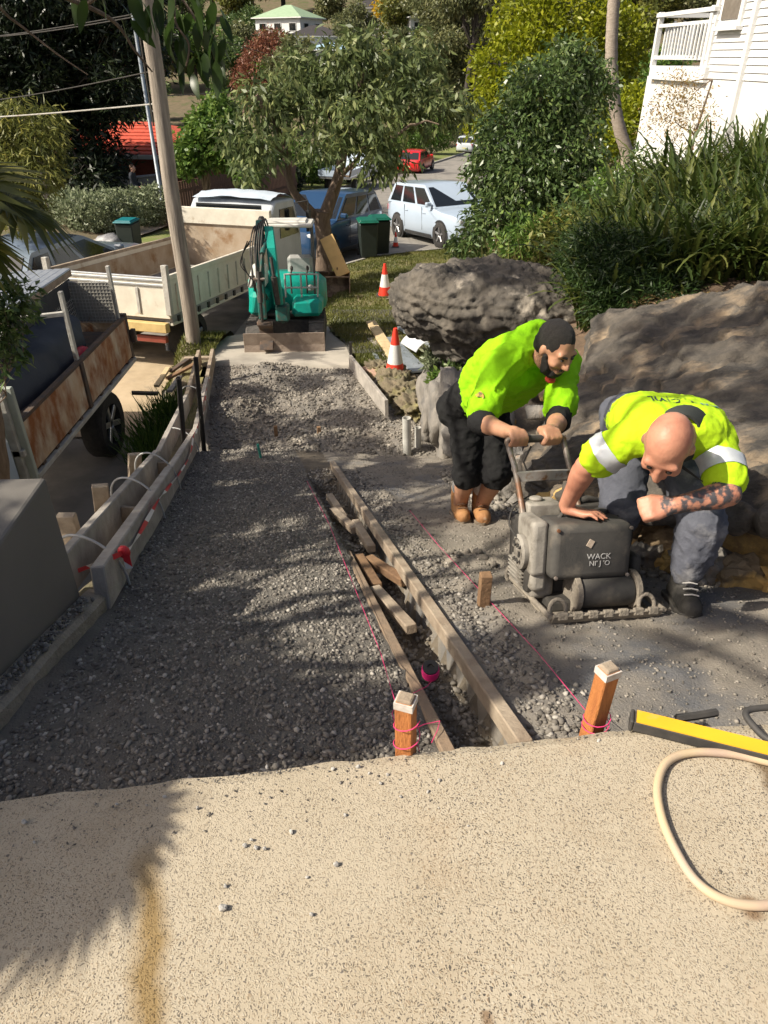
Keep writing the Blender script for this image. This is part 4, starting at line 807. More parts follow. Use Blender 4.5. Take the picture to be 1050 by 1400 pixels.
def eyes(root, C, Rm, s, org):
    mw = mat('eye_dark', (.03, .02, .015), (.04, .03, .02), 10, .2)
    for sx in (-1, 1):
        mb = MB(); mb.ell(V(C) + (Rm @ V((sx * .031, .089, .018))) * s - V(org), (.011 * s, .008 * s, .0065 * s), 10, 6, Rm); mb.build('eye', mw, root, smooth=True)
def limbcaps(mb, pts, rs):
    for i in range(len(pts) - 1): mb.cap(pts[i], pts[i + 1], rs[i], rs[i + 1])
def grip(mb, W, C, b, u, s=1.0):
    """closed hand round a bar through C with direction b; u = rough up"""
    W, C, b, u = V(W), V(C), V(b).normalized(), V(u); f = (C - W); f = (f - b * f.dot(b)).normalized(); u = (u - b * u.dot(b) - f * u.dot(f)).normalized()
    mb.cap(W, C - f * .03 + u * .018, .026 * s, .030 * s)
    for q in (-.028, 0, .028): mb.cap(C - f * .055 + u * .01 + b * q * .7, C - f * .01 + u * .028 + b * q, .019 * s, .017 * s)
    for i, q in enumerate((-.036, -.012, .012, .035)):
        L = (.95, 1.05, 1.0, .85)[i]; k = C - f * .008 + u * .032 + b * q; m1 = C + f * .030 * L + u * .018 + b * q; m2 = C + f * .026 * L - u * .014 + b * q; tp = C - f * .002 - u * .026 + b * q
        mb.cap(k, m1, .0115 * s, .0105 * s); mb.cap(m1, m2, .0105 * s, .0095 * s); mb.cap(m2, tp, .0095 * s, .008 * s)
    return f, u
def thumb(mb, a, b_, c): mb.cap(a, b_, .015, .012); mb.cap(b_, c, .012, .009)
def hand_flat(mb, W, d, nrm, side, s=1.0):
    """open hand pressed on a surface: d finger direction, nrm surface normal, side = thumb direction"""
    W, d, nrm = V(W), V(d).normalized(), V(nrm).normalized(); sd = V(side); sd = (sd - d * sd.dot(d) - nrm * sd.dot(nrm)).normalized()
    for q in (-.03, -.01, .01, .03): mb.cap(W + sd * q * .5, W + d * .085 + sd * q, .019 * s, .0135 * s)
    for i, q in enumerate((.036, .013, -.011, -.034)):
        L = (.070, .080, .074, .056)[i]; k = W + d * .085 + sd * q + nrm * .004; m1 = k + (d + sd * q * 3.2) * L * .5 + nrm * .008; t_ = k + (d + sd * q * 3.6) * L - nrm * .006; mb.cap(k, m1, .0108 * s, .0095 * s); mb.cap(m1, t_, .0095 * s, .0075 * s)
    thumb(mb, W + d * .02 + sd * .025, W + d * .055 + sd * .06 - nrm * .004, W + d * .085 + sd * .075 - nrm * .008)
def fist(mb, W, d, u, thumb_side):
    W, d, u = V(W), V(d).normalized(), V(u); u = (u - d * u.dot(d)).normalized(); b = d.cross(u) * thumb_side
    for q in (-.03, 0, .03): mb.cap(W, W + d * .07 + b * q, .026, .019)
    for i, q in enumerate((.037, .013, -.011, -.034)):
        L = (1, 1.05, 1, .85)[i]; k = W + d * .082 + b * q + u * .010; m1 = k + d * .034 * L - u * .014; m2 = m1 - u * .028 - d * .008; t_ = m2 - d * .03 + u * .004; mb.cap(k, m1, .012, .011); mb.cap(m1, m2, .011, .010); mb.cap(m2, t_, .010, .008)
    thumb(mb, W + d * .03 + b * .03 - u * .005, W + d * .072 + b * .05 - u * .018, W + d * .095 + b * .025 - u * .03)
def torso(mb, P, N, s, k0, k1, widths, radii, n=7, bow=V((0, 0, 0))):
    P, N, s = V(P), V(N), V(s).normalized()
    for i in range(n):
        k = k0 + (k1 - k0) * i / (n - 1); c = P.lerp(N, k) + bow * math.sin(PI * min(max(k, 0), 1)); w = float(ip(k, *widths)); r = float(ip(k, *radii)); mb.cap(c - s * w, c + s * w, r, r)
def boot(root, ank, toe, gz, m, ms, org, shaft=.12, w=1.0, lace=None):
    ank, toe = V(ank), V(toe); hd_ = V((ank.x, ank.y, 0)) - V((toe.x, toe.y, 0)); hd_.normalize(); heel = V((ank.x, ank.y, 0)) + hd_ * .045; sl = (gz(toe.y) - gz(heel.y)) / max((V((toe.x, toe.y, 0)) - heel).length, .01)
    def g(p, h): return V((p.x, p.y, gz(p.y) + h))
    mb = MB(); t2 = V((toe.x, toe.y, 0)) + hd_ * .045; mb.cap(g(heel, .058), g(t2 + hd_ * .09, .055), .044 * w, .046 * w); mb.cap(g(t2 + hd_ * .07, .052), g(t2, .048), .047 * w, .044 * w); mb.cap(g(heel - hd_ * .03, .075), ank + V((0, 0, shaft)), .05 * w, .055 * w); mb.cap(g(heel - hd_ * .05, .08), g(t2 + hd_ * .07, .07), .046 * w, .038 * w)
    b = remesh('boot', mb, m, root, .008, 5, org=org, disp=.003, dscale=28)
    sd = V((-hd_.y, hd_.x, 0)); pts = [(0, -.045), (.03, -.05), (.1, -.046), (.18, -.052), (.23, -.045), (.252, 0), (.23, .045), (.18, .052), (.1, .046), (.03, .05), (0, .045), (-.012, 0)]
    h0 = heel + hd_ * .05; Lk = ((V((toe.x, toe.y, 0)) - h0).length + .004) / .252; r0 = []; r1 = []
    for a, c in pts:
        q = h0 - hd_ * a * Lk + sd * c * w; r0.append(g(q, .0) - V(org)); r1.append(g(q, .026) - V(org))
    mb = MB(); mb.loft([r0, r1]); mb.build('sole', ms, b, bev=.004)
    if lace:
        for k in range(4):
            c = g(V((ank.x, ank.y, 0)) - hd_ * (.045 + .024 * k), .155 - .02 * k) - V(org); mb = MB(); mb.tube([c - sd * .03, c + V((0, 0, .01)) - hd_ * .006, c + sd * .03], .0035, 6); mb.build('lace', lace, b, smooth=True)
    return b
m_neon = mat('fluoro_green_fleece', (.30, .66, .008), (.26, .60, .008), 5, .85, bump=.25, bscale=60, spec=.2); m_neony = mat('fluoro_yellow_polo', (.46, .70, .015), (.42, .65, .015), 5, .8, bump=.25, bscale=60, spec=.2)
m_blk = mat('black_fabric', (.010, .010, .011), (.018, .018, .018), 6, .9, bump=.3, bscale=60, spec=.2); m_navy = mat('faded_navy_trousers', (.10, .105, .13), (.065, .07, .09), 4, .9, bump=.4, bscale=40, c3=(.24, .235, .24), s3=4.5, lo3=.53, hi3=.66)
m_tan = mat('tan_leather', (.40, .20, .075), (.28, .13, .05), 10, .75, bump=.4, bscale=70, c3=(.45, .36, .27), s3=9, lo3=.6, hi3=.75); m_sole = mat('brown_sole', (.12, .085, .055), (.2, .16, .12), 20, .9); m_sock = mat('grey_sock', (.55, .53, .5), (.42, .4, .37), 40, .95)
m_hair = mat('black_hair', (.010, .008, .007), (.02, .016, .013), 90, .7, bump=.8, bscale=200); m_refl = mat('silver_reflective', (.62, .65, .66), (.52, .55, .57), 30, .35, .2)

# --- worker pushing the compactor -------------------------------------------------
PA, NA = V((.545, 3.76, -1.64)), V((.765, 3.41, -1.20)); sA = V((.84, .50, -.06)).normalized(); HA = V((.808, 3.24, -1.165)); fA = V((.42, -.70, -.42)); RA = orient(fA, V((.25, -.35, 1.0)))
org = V((.55, 3.70, dz(3.70))); wA = thing('person', 'bearded worker in green hooded top and black shorts pushing the plate compactor', 'person', org)
shR, shL = V((.545, 3.26, -1.27)), V((.915, 3.46, -1.32)); elR, elL = V((.452, 3.05, -1.45)), V((.845, 3.13, -1.48))
gR, gL = at(706, 601, t=3.093), at(752, 599, t=3.152); bar = (gL - gR).normalized(); wrR = elR.lerp(gR, .74) + V((0, 0, .015)); wrL = elL.lerp(gL, .74) + V((0, 0, .015))
mb = MB(); head(mb, HA, RA, .99); mb.cap(NA, HA - RA.to_3x3() @ V((0, .0, .07)), .066, .060)
limbcaps(mb, [shR, elR, wrR], [.045, .046, .033]); limbcaps(mb, [shL, elL, wrL], [.045, .046, .033]); mb.cap(elR.lerp(wrR, .15), elR.lerp(wrR, .45), .050, .046); mb.cap(elL.lerp(wrL, .15), elL.lerp(wrL, .45), .052, .047)
for W, C in ((wrR, gR), (wrL, gL)):
    f_, u_ = grip(mb, W, C, bar, V((0, -.3, 1)), 1.08); sg = 1 if C is gR else -1; thumb(mb, W + bar * sg * .02 + f_ * .02, C + bar * sg * .05 - f_ * .01 + u_ * .0, C + bar * sg * .045 + f_ * .02 - u_ * .018)
hpR, hpL, knR, knL, anR, anL = V((.47, 3.74, -1.68)), V((.63, 3.81, -1.68)), V((.485, 3.61, -2.04)), V((.655, 3.58, -2.03)), V((.478, 3.80, -2.39)), V((.605, 3.76, -2.375))
torso(mb, PA, NA, sA, 0, .85, ([0, .5, 1], [.07, .08, .09]), ([0, .5, 1], [.085, .085, .06]))
limbcaps(mb, [hpR, knR, anR], [.085, .062, .043]); limbcaps(mb, [hpL, knL, anL], [.085, .062, .043]); mb.cap(knR.lerp(anR, .25), knR.lerp(anR, .5), .062, .055); mb.cap(knL.lerp(anL, .25), knL.lerp(anL, .5), .062, .055)
body = remesh('body', mb, skinmat('olive_skin', (.46, .245, .15), (.38, .19, .115), (.05, .03, .025)), wA, .0075, 4, org=org)
Hl = np.array(HA - org); Ri = np.array(RA.to_3x3().transposed())
def headlocal(co, H0, Rr): return (co - H0) @ np.array(Rr.to_3x3())
vattr(body, 'stub', lambda co: (lambda q: ((np.linalg.norm(q, axis=1) < .16) & (q[:, 2] < -.03) & (np.abs(q[:, 1]) < .2)) * .8)(headlocal(co, Hl, RA)))
eyes(wA, HA, RA, .99, org)
mb = MB(); q = lambda p: HA + RA.to_3x3() @ V(p) * .99
mb.ell(q((0, -.024, .046)), (.083, .098, .089), 18, 12, RA); mb.ell(q((0, -.052, .005)), (.081, .062, .075), 16, 10, RA); remesh('hair', mb, m_hair, wA, .008, 2, org=org, disp=.0025, dscale=60)
mb = MB(); mb.ell(q((0, .042, -.085)), (.056, .056, .042), 16, 10, RA); mb.cap(q((-.066, .018, -.01)), q((-.052, .045, -.075)), .016, .024); mb.cap(q((.066, .018, -.01)), q((.052, .045, -.075)), .016, .024); mb.cap(q((-.024, .102, -.036)), q((.024, .102, -.036)), .007, .007); remesh('beard', mb, m_hair, wA, .007, 2, org=org, disp=.003, dscale=60)
for sx in (-1, 1):
    mb = MB(); mb.cap(q((sx * .018, .096, .036)), q((sx * .048, .082, .040)), .0055, .0045); mb.build('eyebrow', m_hair, wA, smooth=True, org=org)
def wrinkle(a=.007, sc=7, seed=3):
    def f(c, n): 
        w = fbm(c * sc, 3, seed); w2 = np.clip(1 - np.abs(fbm(c * np.array([11., 8., 15.]) + fbm(c * 5, 2, seed)[:, None], 2, seed + 9)) * 3, -.3, 1); w3 = np.clip(1 - np.abs(fbm(c * np.array([22., 16., 30.]), 2, seed + 19)) * 3, -.3, 1); return np.maximum(a * w * .7 + a * .9 * w2 + a * .4 * w3, -.35 * a)
    return f
mb = MB(); torso(mb, PA, NA, sA, .28, .97, ([0, .3, .6, .85, 1], [.095, .10, .115, .13, .085]), ([0, .3, .6, .85, 1], [.124, .128, .13, .108, .076]), 9, V((.02, .03, .03)))
for sh, el in ((shR, elR), (shL, elL)): mb.cap(NA.lerp(sh, .55), sh, .085, .086); limbcaps(mb, [sh, sh.lerp(el, .5), sh.lerp(el, .76)], [.078, .076, .082])
fd_ = V((.30, -.55, -.62)).normalized()
for k in (.26, .4, .55, .7): c_ = PA.lerp(NA, k) + fd_ * .045; mb.cap(c_ - sA * .095, c_ + sA * .095, .118, .118)     # front of the top hangs
hc = NA.lerp(HA, .22); n_ = ((HA - NA).normalized() + V((0, 0, .35))).normalized(); e1 = (sA - n_ * sA.dot(n_)).normalized(); e2 = n_.cross(e1); hp_ = []
for k in range(15):
    a_ = 2 * PI * k / 14; bb = .5 + .5 * math.sin(a_); hp_.append((hc + (e1 * math.cos(a_) + e2 * math.sin(a_)) * (.082 + .012 * bb) + n_ * (.0 - .02 * bb), .028 + .010 * bb))
for k in range(14): mb.cap(hp_[k][0], hp_[k + 1][0], hp_[k][1], hp_[k + 1][1])
bkd = V((-.35, .6, .35)).normalized(); mb.cap(hc + bkd * .09 - sA * .05, hc + bkd * .10 + sA * .05, .045, .045)
remesh('hooded_top', mb, m_neon, wA, .010, 5, org=org, disp=wrinkle(.009, 6, 3))
mb = MB(); torso(mb, PA, NA, sA, -.12, .26, ([-.2, .3], [.085, .09]), ([-.2, .0, .4], [.115, .116, .112]), 5)
remesh('black_layer', mb, m_blk, wA, .011, 4, org=org, disp=wrinkle(.006, 8, 13))
for sh, el in ((shR, elR), (shL, elL)): mb = MB(); limbcaps(mb, [sh.lerp(el, .6), el, el.lerp(wrR if el is elR else wrL, .22)], [.062, .062, .057]); remesh('black_sleeve', mb, m_blk, wA, .009, 4, org=org, disp=wrinkle(.005, 9, 14))
mb = MB(); bk = PA.lerp(NA, .16) + V((-.13, -.02, .0)); mb.cap(bk - V((.0, .04, .03)), bk + V((.04, .12, .02)), .04, .045); mb.cap(bk - V((.0, .04, .03)), bk + V((.01, -.07, -.10)), .04, .022); remesh('back_hem', mb, m_neon, wA, .012, 5, org=org)
mb = MB(); torso(mb, PA, NA, sA, -.18, .1, ([-.2, .2], [.085, .085]), ([-.2, .2], [.125, .122]), 4)
for hp, kn, an in ((hpR, knR, anR), (hpL, knL, anL)): limbcaps(mb, [hp, kn, kn.lerp(an, .06)], [.100, .082, .088])
remesh('shorts', mb, m_blk, wA, .012, 3, org=org, disp=wrinkle(.01, 7, 23))
gzA = lambda y: dz(y) + .006
for an, toe in ((anR, V((.487, 3.61, 0))), (anL, V((.607, 3.575, 0)))):
    boot(wA, an, toe, gzA, m_tan, m_sole, org, .135, 1.08, lace=mat('dark_lace', (.12, .07, .04), (.16, .1, .06), 30, .9)); mb = MB(); mb.cap(an + V((0, -.008, .14)), an + V((0, -.035, .19)), .060, .058); remesh('sock', mb, m_sock, wA, .008, 3, org=org)
mb = MB(); c_ = elR.lerp(shR, .52) + V((-.085, -.06, .04)); 
def patch_on(root, target, M, size, m, name, off=.004):
    mb = MB(); n_ = 8; rows = []
    me = bpy.data.meshes.new(name); vs = []; fs = []
    for i in range(n_ + 1):
        for j in range(n_ + 1): vs.append(tuple(M @ V(((i / n_ - .5) * size[0], (j / n_ - .5) * size[1], 0))))
    for i in range(n_):
        for j in range(n_): a = i * (n_ + 1) + j; fs.append((a, a + n_ + 1, a + n_ + 2, a + 1))
    me.from_pydata(vs, [], fs); o = link(name, me, m, root); sw = o.modifiers.new('wrap', 'SHRINKWRAP'); sw.target = target; sw.wrap_method = 'NEAREST_SURFACEPOINT'; sw.wrap_mode = 'ABOVE_SURFACE'; sw.offset = off; return o
top_o = [c for c in wA.children if c.name.startswith('hooded_top')][0]
def facing(C, nrm, up): n = V(nrm).normalized(); u = V(up); u = (u - n * u.dot(n)).normalized(); r = u.cross(n); return Matrix.Translation(V(C)) @ Matrix((r, u, n)).transposed().to_4x4()
pm = facing(shR.lerp(elR, .35) + V((-.07, -.12, .03)) - org, (-.6, -.75, .3), (.3, -.2, 1)); patch_on(wA, top_o, pm, (.05, .035), mat('orange_patch', (.55, .33, .03), (.12, .1, .04), 70, .7), 'sleeve_patch'); patch_on(wA, top_o, pm @ Matrix.Translation((0, .026, 0)), (.045, .008), mat('red_stripe', (.6, .06, .02), (.6, .06, .02), 5, .7), 'patch_stripe')
cm = facing(PA.lerp(NA, .55) + sA * .10 + V((.12, -.2, -.03)) - org, (.4, -.85, .1), (.2, -.2, 1)); patch_on(wA, top_o, cm, (.035, .028), mat('chest_logo', (.02, .02, .02), (.35, .33, .3), 90, .7), 'chest_logo')
mb = MB(); mb.ell(q((0, .07, -.135)), (.03, .025, .014), 10, 6, RA); mb.build('red_neckline', mat('red_cloth', (.6, .06, .03), (.5, .05, .03), 20, .8), wA, smooth=True, org=org)

# --- worker leaning on the tank --------------------------------------------------
PB, NB = V((1.17, 2.86, -1.36)), V((1.085, 2.34, -1.165)); sB = V((1, .02, -.09)).normalized(); HB = V((.972, 2.17, -1.125)); fB = V((-.38, -.62, -.85)); RB = orient(fB, V((-.35, -.75, .75)))
org = V((1.17, 2.6, dz(2.6))); wB = thing('person', 'bald worker in yellow polo with silver bands bending with a hand on the tank', 'person', org)
shR, shL = V((.93, 2.38, -1.19)), V((1.245, 2.39, -1.22)); elR, elL = V((.785, 2.41, -1.335)), V((1.225, 2.16, -1.31)); 
TW = Matrix.Translation(pc0) @ T; tn = (T.to_3x3() @ V((0, 0, 1))).normalized(); wrR = TW @ V((-.115, -.06, .455)); wrL = V((1.03, 2.125, -1.335))
mb = MB(); head(mb, HB, RB, 1.02); mb.cap(NB, HB - RB.to_3x3() @ V((0, .015, .05)), .066, .062)
limbcaps(mb, [shR, elR, wrR], [.045, .047, .032]); limbcaps(mb, [shL, elL, wrL], [.045, .047, .032]); mb.cap(elR.lerp(wrR, .15), elR.lerp(wrR, .4), .050, .045); mb.cap(elL.lerp(wrL, .15), elL.lerp(wrL, .4), .050, .045)
hand_flat(mb, wrR - tn * .018, T.to_3x3() @ V((.75, -.55, -.12)), tn, T.to_3x3() @ V((.5, .75, 0)), 1.05)
fist(mb, wrL, V((-.95, .05, -.2)), V((0, -.6, .8)), 1)
hpR, hpL, knR, knL, anR, anL = V((1.08, 2.85, -1.37)), V((1.265, 2.84, -1.37)), V((1.03, 2.60, -1.62)), V((1.315, 2.43, -1.62)), V((1.075, 2.83, -2.06)), V((1.285, 2.40, -1.915))
torso(mb, PB, NB, sB, 0, .85, ([0, .5, 1], [.06, .07, .08]), ([0, .5, 1], [.08, .08, .055]))
limbcaps(mb, [hpR, knR, anR], [.08, .06, .043]); limbcaps(mb, [hpL, knL, anL], [.08, .06, .043])
body = remesh('body', mb, skinmat('ruddy_skin', (.50, .235, .15), (.40, .165, .105), (.16, .105, .085)), wB, .0075, 4, org=org)
a0, a1 = np.array(elL - org), np.array(wrL - org)
def segd(co): 
    d = a1 - a0; t = np.clip(((co - a0) @ d) / (d @ d), -.2, .9); return np.linalg.norm(co - a0 - t[:, None] * d, axis=1)
vattr(body, 'tat', lambda co: (segd(co) < .075) * 1.0)
vattr(body, 'stub', lambda co: (lambda qq: ((np.linalg.norm(qq, axis=1) < .15) & (qq[:, 1] < .03) & (qq[:, 2] < .07)) * .5)(headlocal(co, np.array(HB - org), RB)))
eyes(wB, HB, RB, 1.02, org)
mb = MB(); torso(mb, PB, NB, sB, .02, .97, ([0, .3, .6, .85, 1], [.075, .085, .105, .115, .075]), ([0, .3, .6, .85, 1], [.115, .118, .116, .10, .074]), 10, V((0, 0, .02)))
for sh, el in ((shR, elR), (shL, elL)): mb.cap(NB.lerp(sh, .55), sh, .078, .076); limbcaps(mb, [sh, sh.lerp(el, .45), sh.lerp(el, .70)], [.076, .073, .078])
polo = remesh('polo_shirt', mb, m_neony, wB, .009, 5, org=org, disp=wrinkle(.006, 7, 33))
for sh, el in ((shR, elR), (shL, elL)):
    a_ = sh.lerp(el, .40) - org; b_ = sh.lerp(el, .66) - org; d = (b_ - a_); u = d.orthogonal().normalized(); w = d.normalized().cross(u); rings = []
    for k in range(5):
        c = a_.lerp(b_, k / 4); rings.append([c + (u * math.cos(x) + w * math.sin(x)) * .09 for x in np.linspace(0, 2 * PI, 28, endpoint=False)])
    me = MB(); me.loft(rings, caps=False); o = me.build('reflective_band', m_refl, wB, smooth=True); sw = o.modifiers.new('wrap', 'SHRINKWRAP'); sw.target = polo; sw.wrap_method = 'NEAREST_SURFACEPOINT'; sw.wrap_mode = 'ABOVE_SURFACE'; sw.offset = .004
mb = MB(); n_ = (HB - NB).normalized(); e1 = sB; e2 = n_.cross(e1).normalized(); hc = NB.lerp(HB, .12); rings = []
for (r, off) in ((.112, -.025), (.100, .010), (.088, .038), (.080, .036), (.085, .0)): rings.append([hc - org + n_ * off + (e1 * math.cos(a_) + e2 * math.sin(a_)) * r for a_ in np.linspace(0, 2 * PI, 26, endpoint=False)])
mb.loft(rings + [rings[0]], caps=False); mb.build('collar', mat('dark_collar', (.03, .035, .03), (.04, .045, .04), 9, .85), wB, smooth=True)
mb = MB(); torso(mb, PB, NB, sB, -.2, .2, ([-.2, .2], [.075, .075]), ([-.2, .2], [.12, .12]), 4)
limbcaps(mb, [hpR, knR, knR.lerp(anR, .5), anR + V((0, 0, .06))], [.112, .092, .085, .070]); limbcaps(mb, [hpL, knL, knL.lerp(anL, .5), anL + V((0, 0, .09))], [.112, .092, .085, .068])
remesh('trousers', mb, m_navy, wB, .011, 4, org=org, disp=wrinkle(.010, 8, 43))
m_bboot = mat('black_work_boot', (.022, .021, .02), (.06, .055, .048), 14, .7, bump=.3)
for an, toe in ((anR, V((1.04, 2.64, 0))), (anL, V((1.262, 2.205, 0)))): boot(wB, an, toe, gzA, m_bboot, m_dk, org, .12, 1.05, lace=m_sock if an is anL else None)
m_logo = mat('navy_lettering', (.012, .03, .05), (.012, .03, .05), 5, .7); m_logob = mat('blue_lettering', (.02, .12, .3), (.02, .12, .3), 5, .7)
def wrap_text(body_, size, m, M, name='lettering'):
    o = text_mesh(body_, size, m, name, wB, M, True); sw = o.modifiers.new('wrap', 'SHRINKWRAP'); sw.target = polo; sw.wrap_method = 'NEAREST_SURFACEPOINT'; sw.wrap_mode = 'ABOVE_SURFACE'; sw.offset = .003; return o
# across the upper back: reads from behind, so upside down from the slab
bkM = facing(PB.lerp(NB, .74) + V((0, 0, .15)) - org, (0, .25, 1), (-.1, -1, .35)); 
wrap_text('CB', .062, m_logob, bkM @ Matrix.Translation((-.115, 0, 0))); wrap_text('CIVIL', .055, m_logo, bkM @ Matrix.Translation((.055, 0, 0))); wrap_text('|', .055, m_logo, bkM @ Matrix.Translation((-.055, 0, 0))); wrap_text('0 48 21', .028, m_logo, bkM @ Matrix.Translation((0, -.045, 0)))
ch = facing(V((1.16, 2.17, -1.28)) - org, (.15, -.85, -.25), (0, 0, 1)); wrap_text('CB CIVIL', .02, m_logo, ch); wrap_text('v', .03, m_logo, ch @ Matrix.Translation((0, -.022, 0)))
mb = MB(); bp_ = V((1.03, 2.19, -1.30)) - org; mb.lathe([(0, 0), (.006, 0), (.006, .003), (0, .003)], 10, facing(bp_, (0, -.9, .2), (0, 0, 1))); bo = mb.build('button', m_dk, wB)
sw = bo.modifiers.new('wrap', 'SHRINKWRAP'); sw.target = polo; sw.wrap_method = 'NEAREST_SURFACEPOINT'; sw.wrap_mode = 'ABOVE_SURFACE'; sw.offset = .003

# --- person on the far footpath ---------------------------------------------------
p = at(190, 292, Y=29); gx_, gy_ = p.x, 29.0; gz0 = max(float(H(gx_, gy_)), float(S(gy_)) + .19) + .05; org = V((gx_, gy_, gz0)); wC = thing('person', 'man in dark jacket and beige trousers walking past the pale hedge', 'person', org)
Rc = orient(V((1, -.1, -.2)), V((0, 0, 1))); mb = MB(); hC = V((.05, 0, 1.62)); head(mb, hC, Rc, 1.0); mb.cap((0, 0, 1.38), (.03, 0, 1.55), .06, .055); limbcaps(mb, [V((.0, -.2, 1.38)), V((.03, -.23, 1.1)), V((.25, -.2, 1.0))], [.05, .045, .035]); limbcaps(mb, [V((0, .2, 1.38)), V((.02, .23, 1.1)), V((.24, .18, 1.02))], [.05, .045, .035]); fist(mb, V((.27, -.2, 1.0)), V((1, 0, 0)), V((0, 0, 1)), 1); fist(mb, V((.26, .18, 1.02)), V((1, 0, 0)), V((0, 0, 1)), -1); torso(mb, V((0, 0, .92)), V((0, 0, 1.4)), V((0, 1, 0)), 0, 1, ([0, 1], [.07, .1]), ([0, 1], [.1, .08]))
limbcaps(mb, [V((0, -.09, .9)), V((.08, -.09, .5)), V((.12, -.09, .1))], [.08, .06, .045]); limbcaps(mb, [V((0, .09, .9)), V((.03, .09, .5)), V((-.12, .09, .1))], [.08, .06, .045]); remesh('body', mb, skinmat('pale_skin', (.55, .32, .24), (.45, .25, .18), (.1, .08, .06)), wC, .015, 3)
mb = MB(); torso(mb, V((0, 0, .88)), V((0, 0, 1.42)), V((0, 1, 0)), 0, 1, ([0, 1], [.09, .12]), ([0, 1], [.125, .095])); limbcaps(mb, [V((.0, -.2, 1.38)), V((.03, -.23, 1.1)), V((.22, -.2, 1.0))], [.07, .06, .05]); limbcaps(mb, [V((0, .2, 1.38)), V((.02, .23, 1.1)), V((.21, .18, 1.02))], [.07, .06, .05]); remesh('jacket', mb, mat('dark_jacket', (.02, .024, .035), (.03, .035, .045), 5, .85), wC, .018, 3)
mb = MB(); torso(mb, V((0, 0, .82)), V((0, 0, .95)), V((0, 1, 0)), 0, 1, ([0, 1], [.08, .08]), ([0, 1], [.12, .12]), 3); limbcaps(mb, [V((0, -.09, .88)), V((.08, -.09, .5)), V((.12, -.09, .1))], [.1, .08, .065]); limbcaps(mb, [V((0, .09, .88)), V((.03, .09, .5)), V((-.12, .09, .1))], [.1, .08, .065]); remesh('trousers', mb, mat('beige_cloth', (.45, .36, .25), (.38, .3, .2), 5, .85), wC, .018, 3)
for x, y in ((.12, -.09), (-.12, .09)): mb = MB(); mb.cap((x - .05, y, .05), (x + .15, y, .04), .05, .04); remesh('shoe', mb, m_dk, wC, .015, 2)
mb = MB(); mb.ell(hC + V((-.02, 0, .05)), (.095, .082, .085), 14, 10); mb.build('hair', mat('brown_hair', (.09, .05, .03), (.06, .035, .02), 60, .8), wC, smooth=True)
# ================================================================== generic pieces
m_tyre = mat('tyre_rubber', (.022, .021, .02), (.04, .037, .034), 20, .85, bump=.3, bscale=40); m_rim = mat('alloy_rim', (.5, .51, .52), (.4, .41, .42), 20, .3, .8); m_glass = glassmat('tinted_glass', (.012, .015, .018)); m_trim = mat('black_trim', (.02, .02, .021), (.03, .03, .03), 9, .6)
m_headl = mat('headlamp_lens', (.55, .57, .6), (.4, .42, .45), 30, .1); m_taill = mat('tail_lamp', (.4, .015, .015), (.3, .01, .01), 30, .25); m_plate_ = mat('number_plate', (.65, .6, .3), (.6, .55, .28), 30, .5)
RXm = Matrix.Rotation(PI / 2, 4, 'X')
def wheel(parent, x, y, r, w, spokes=5, rimm=None):
    sd = 1 if y > 0 else -1; M = Matrix.Translation((x, y, r)) @ RXm; mb = MB(); mb.lathe([(r * .62, -w / 2), (r * .93, -w / 2), (r, -w * .36), (r, w * .36), (r * .93, w / 2), (r * .62, w / 2), (r * .58, 0), (r * .62, -w / 2)], 24, M, False); o = mb.build('wheel', m_tyre, parent, smooth=True)
    mb = MB(); s_ = -sd; mb.lathe([(0, s_ * w * .22), (r * .16, s_ * w * .26), (r * .2, s_ * w * .1), (r * .56, s_ * w * .02), (r * .62, s_ * w * .44), (r * .66, s_ * w * .46), (r * .64, -s_ * w * .3), (0, -s_ * w * .3)], 20, M); rm = mb.build('rim', m_trim, o, smooth=True)
    for k in range(spokes):
        a = 2 * PI * k / spokes + .3; mb = MB(); c = V((math.cos(a), math.sin(a), 0)); mb.beam(c * r * .1 + V((0, 0, s_ * w * .36)), c * r * .62 + V((0, 0, s_ * w * .42)), r * .17, w * .12, up=(0, 0, 1)); mb.v = [M @ q for q in mb.v]; mb.build('spoke', rimm or m_rim, o, bev=.006)
    return o
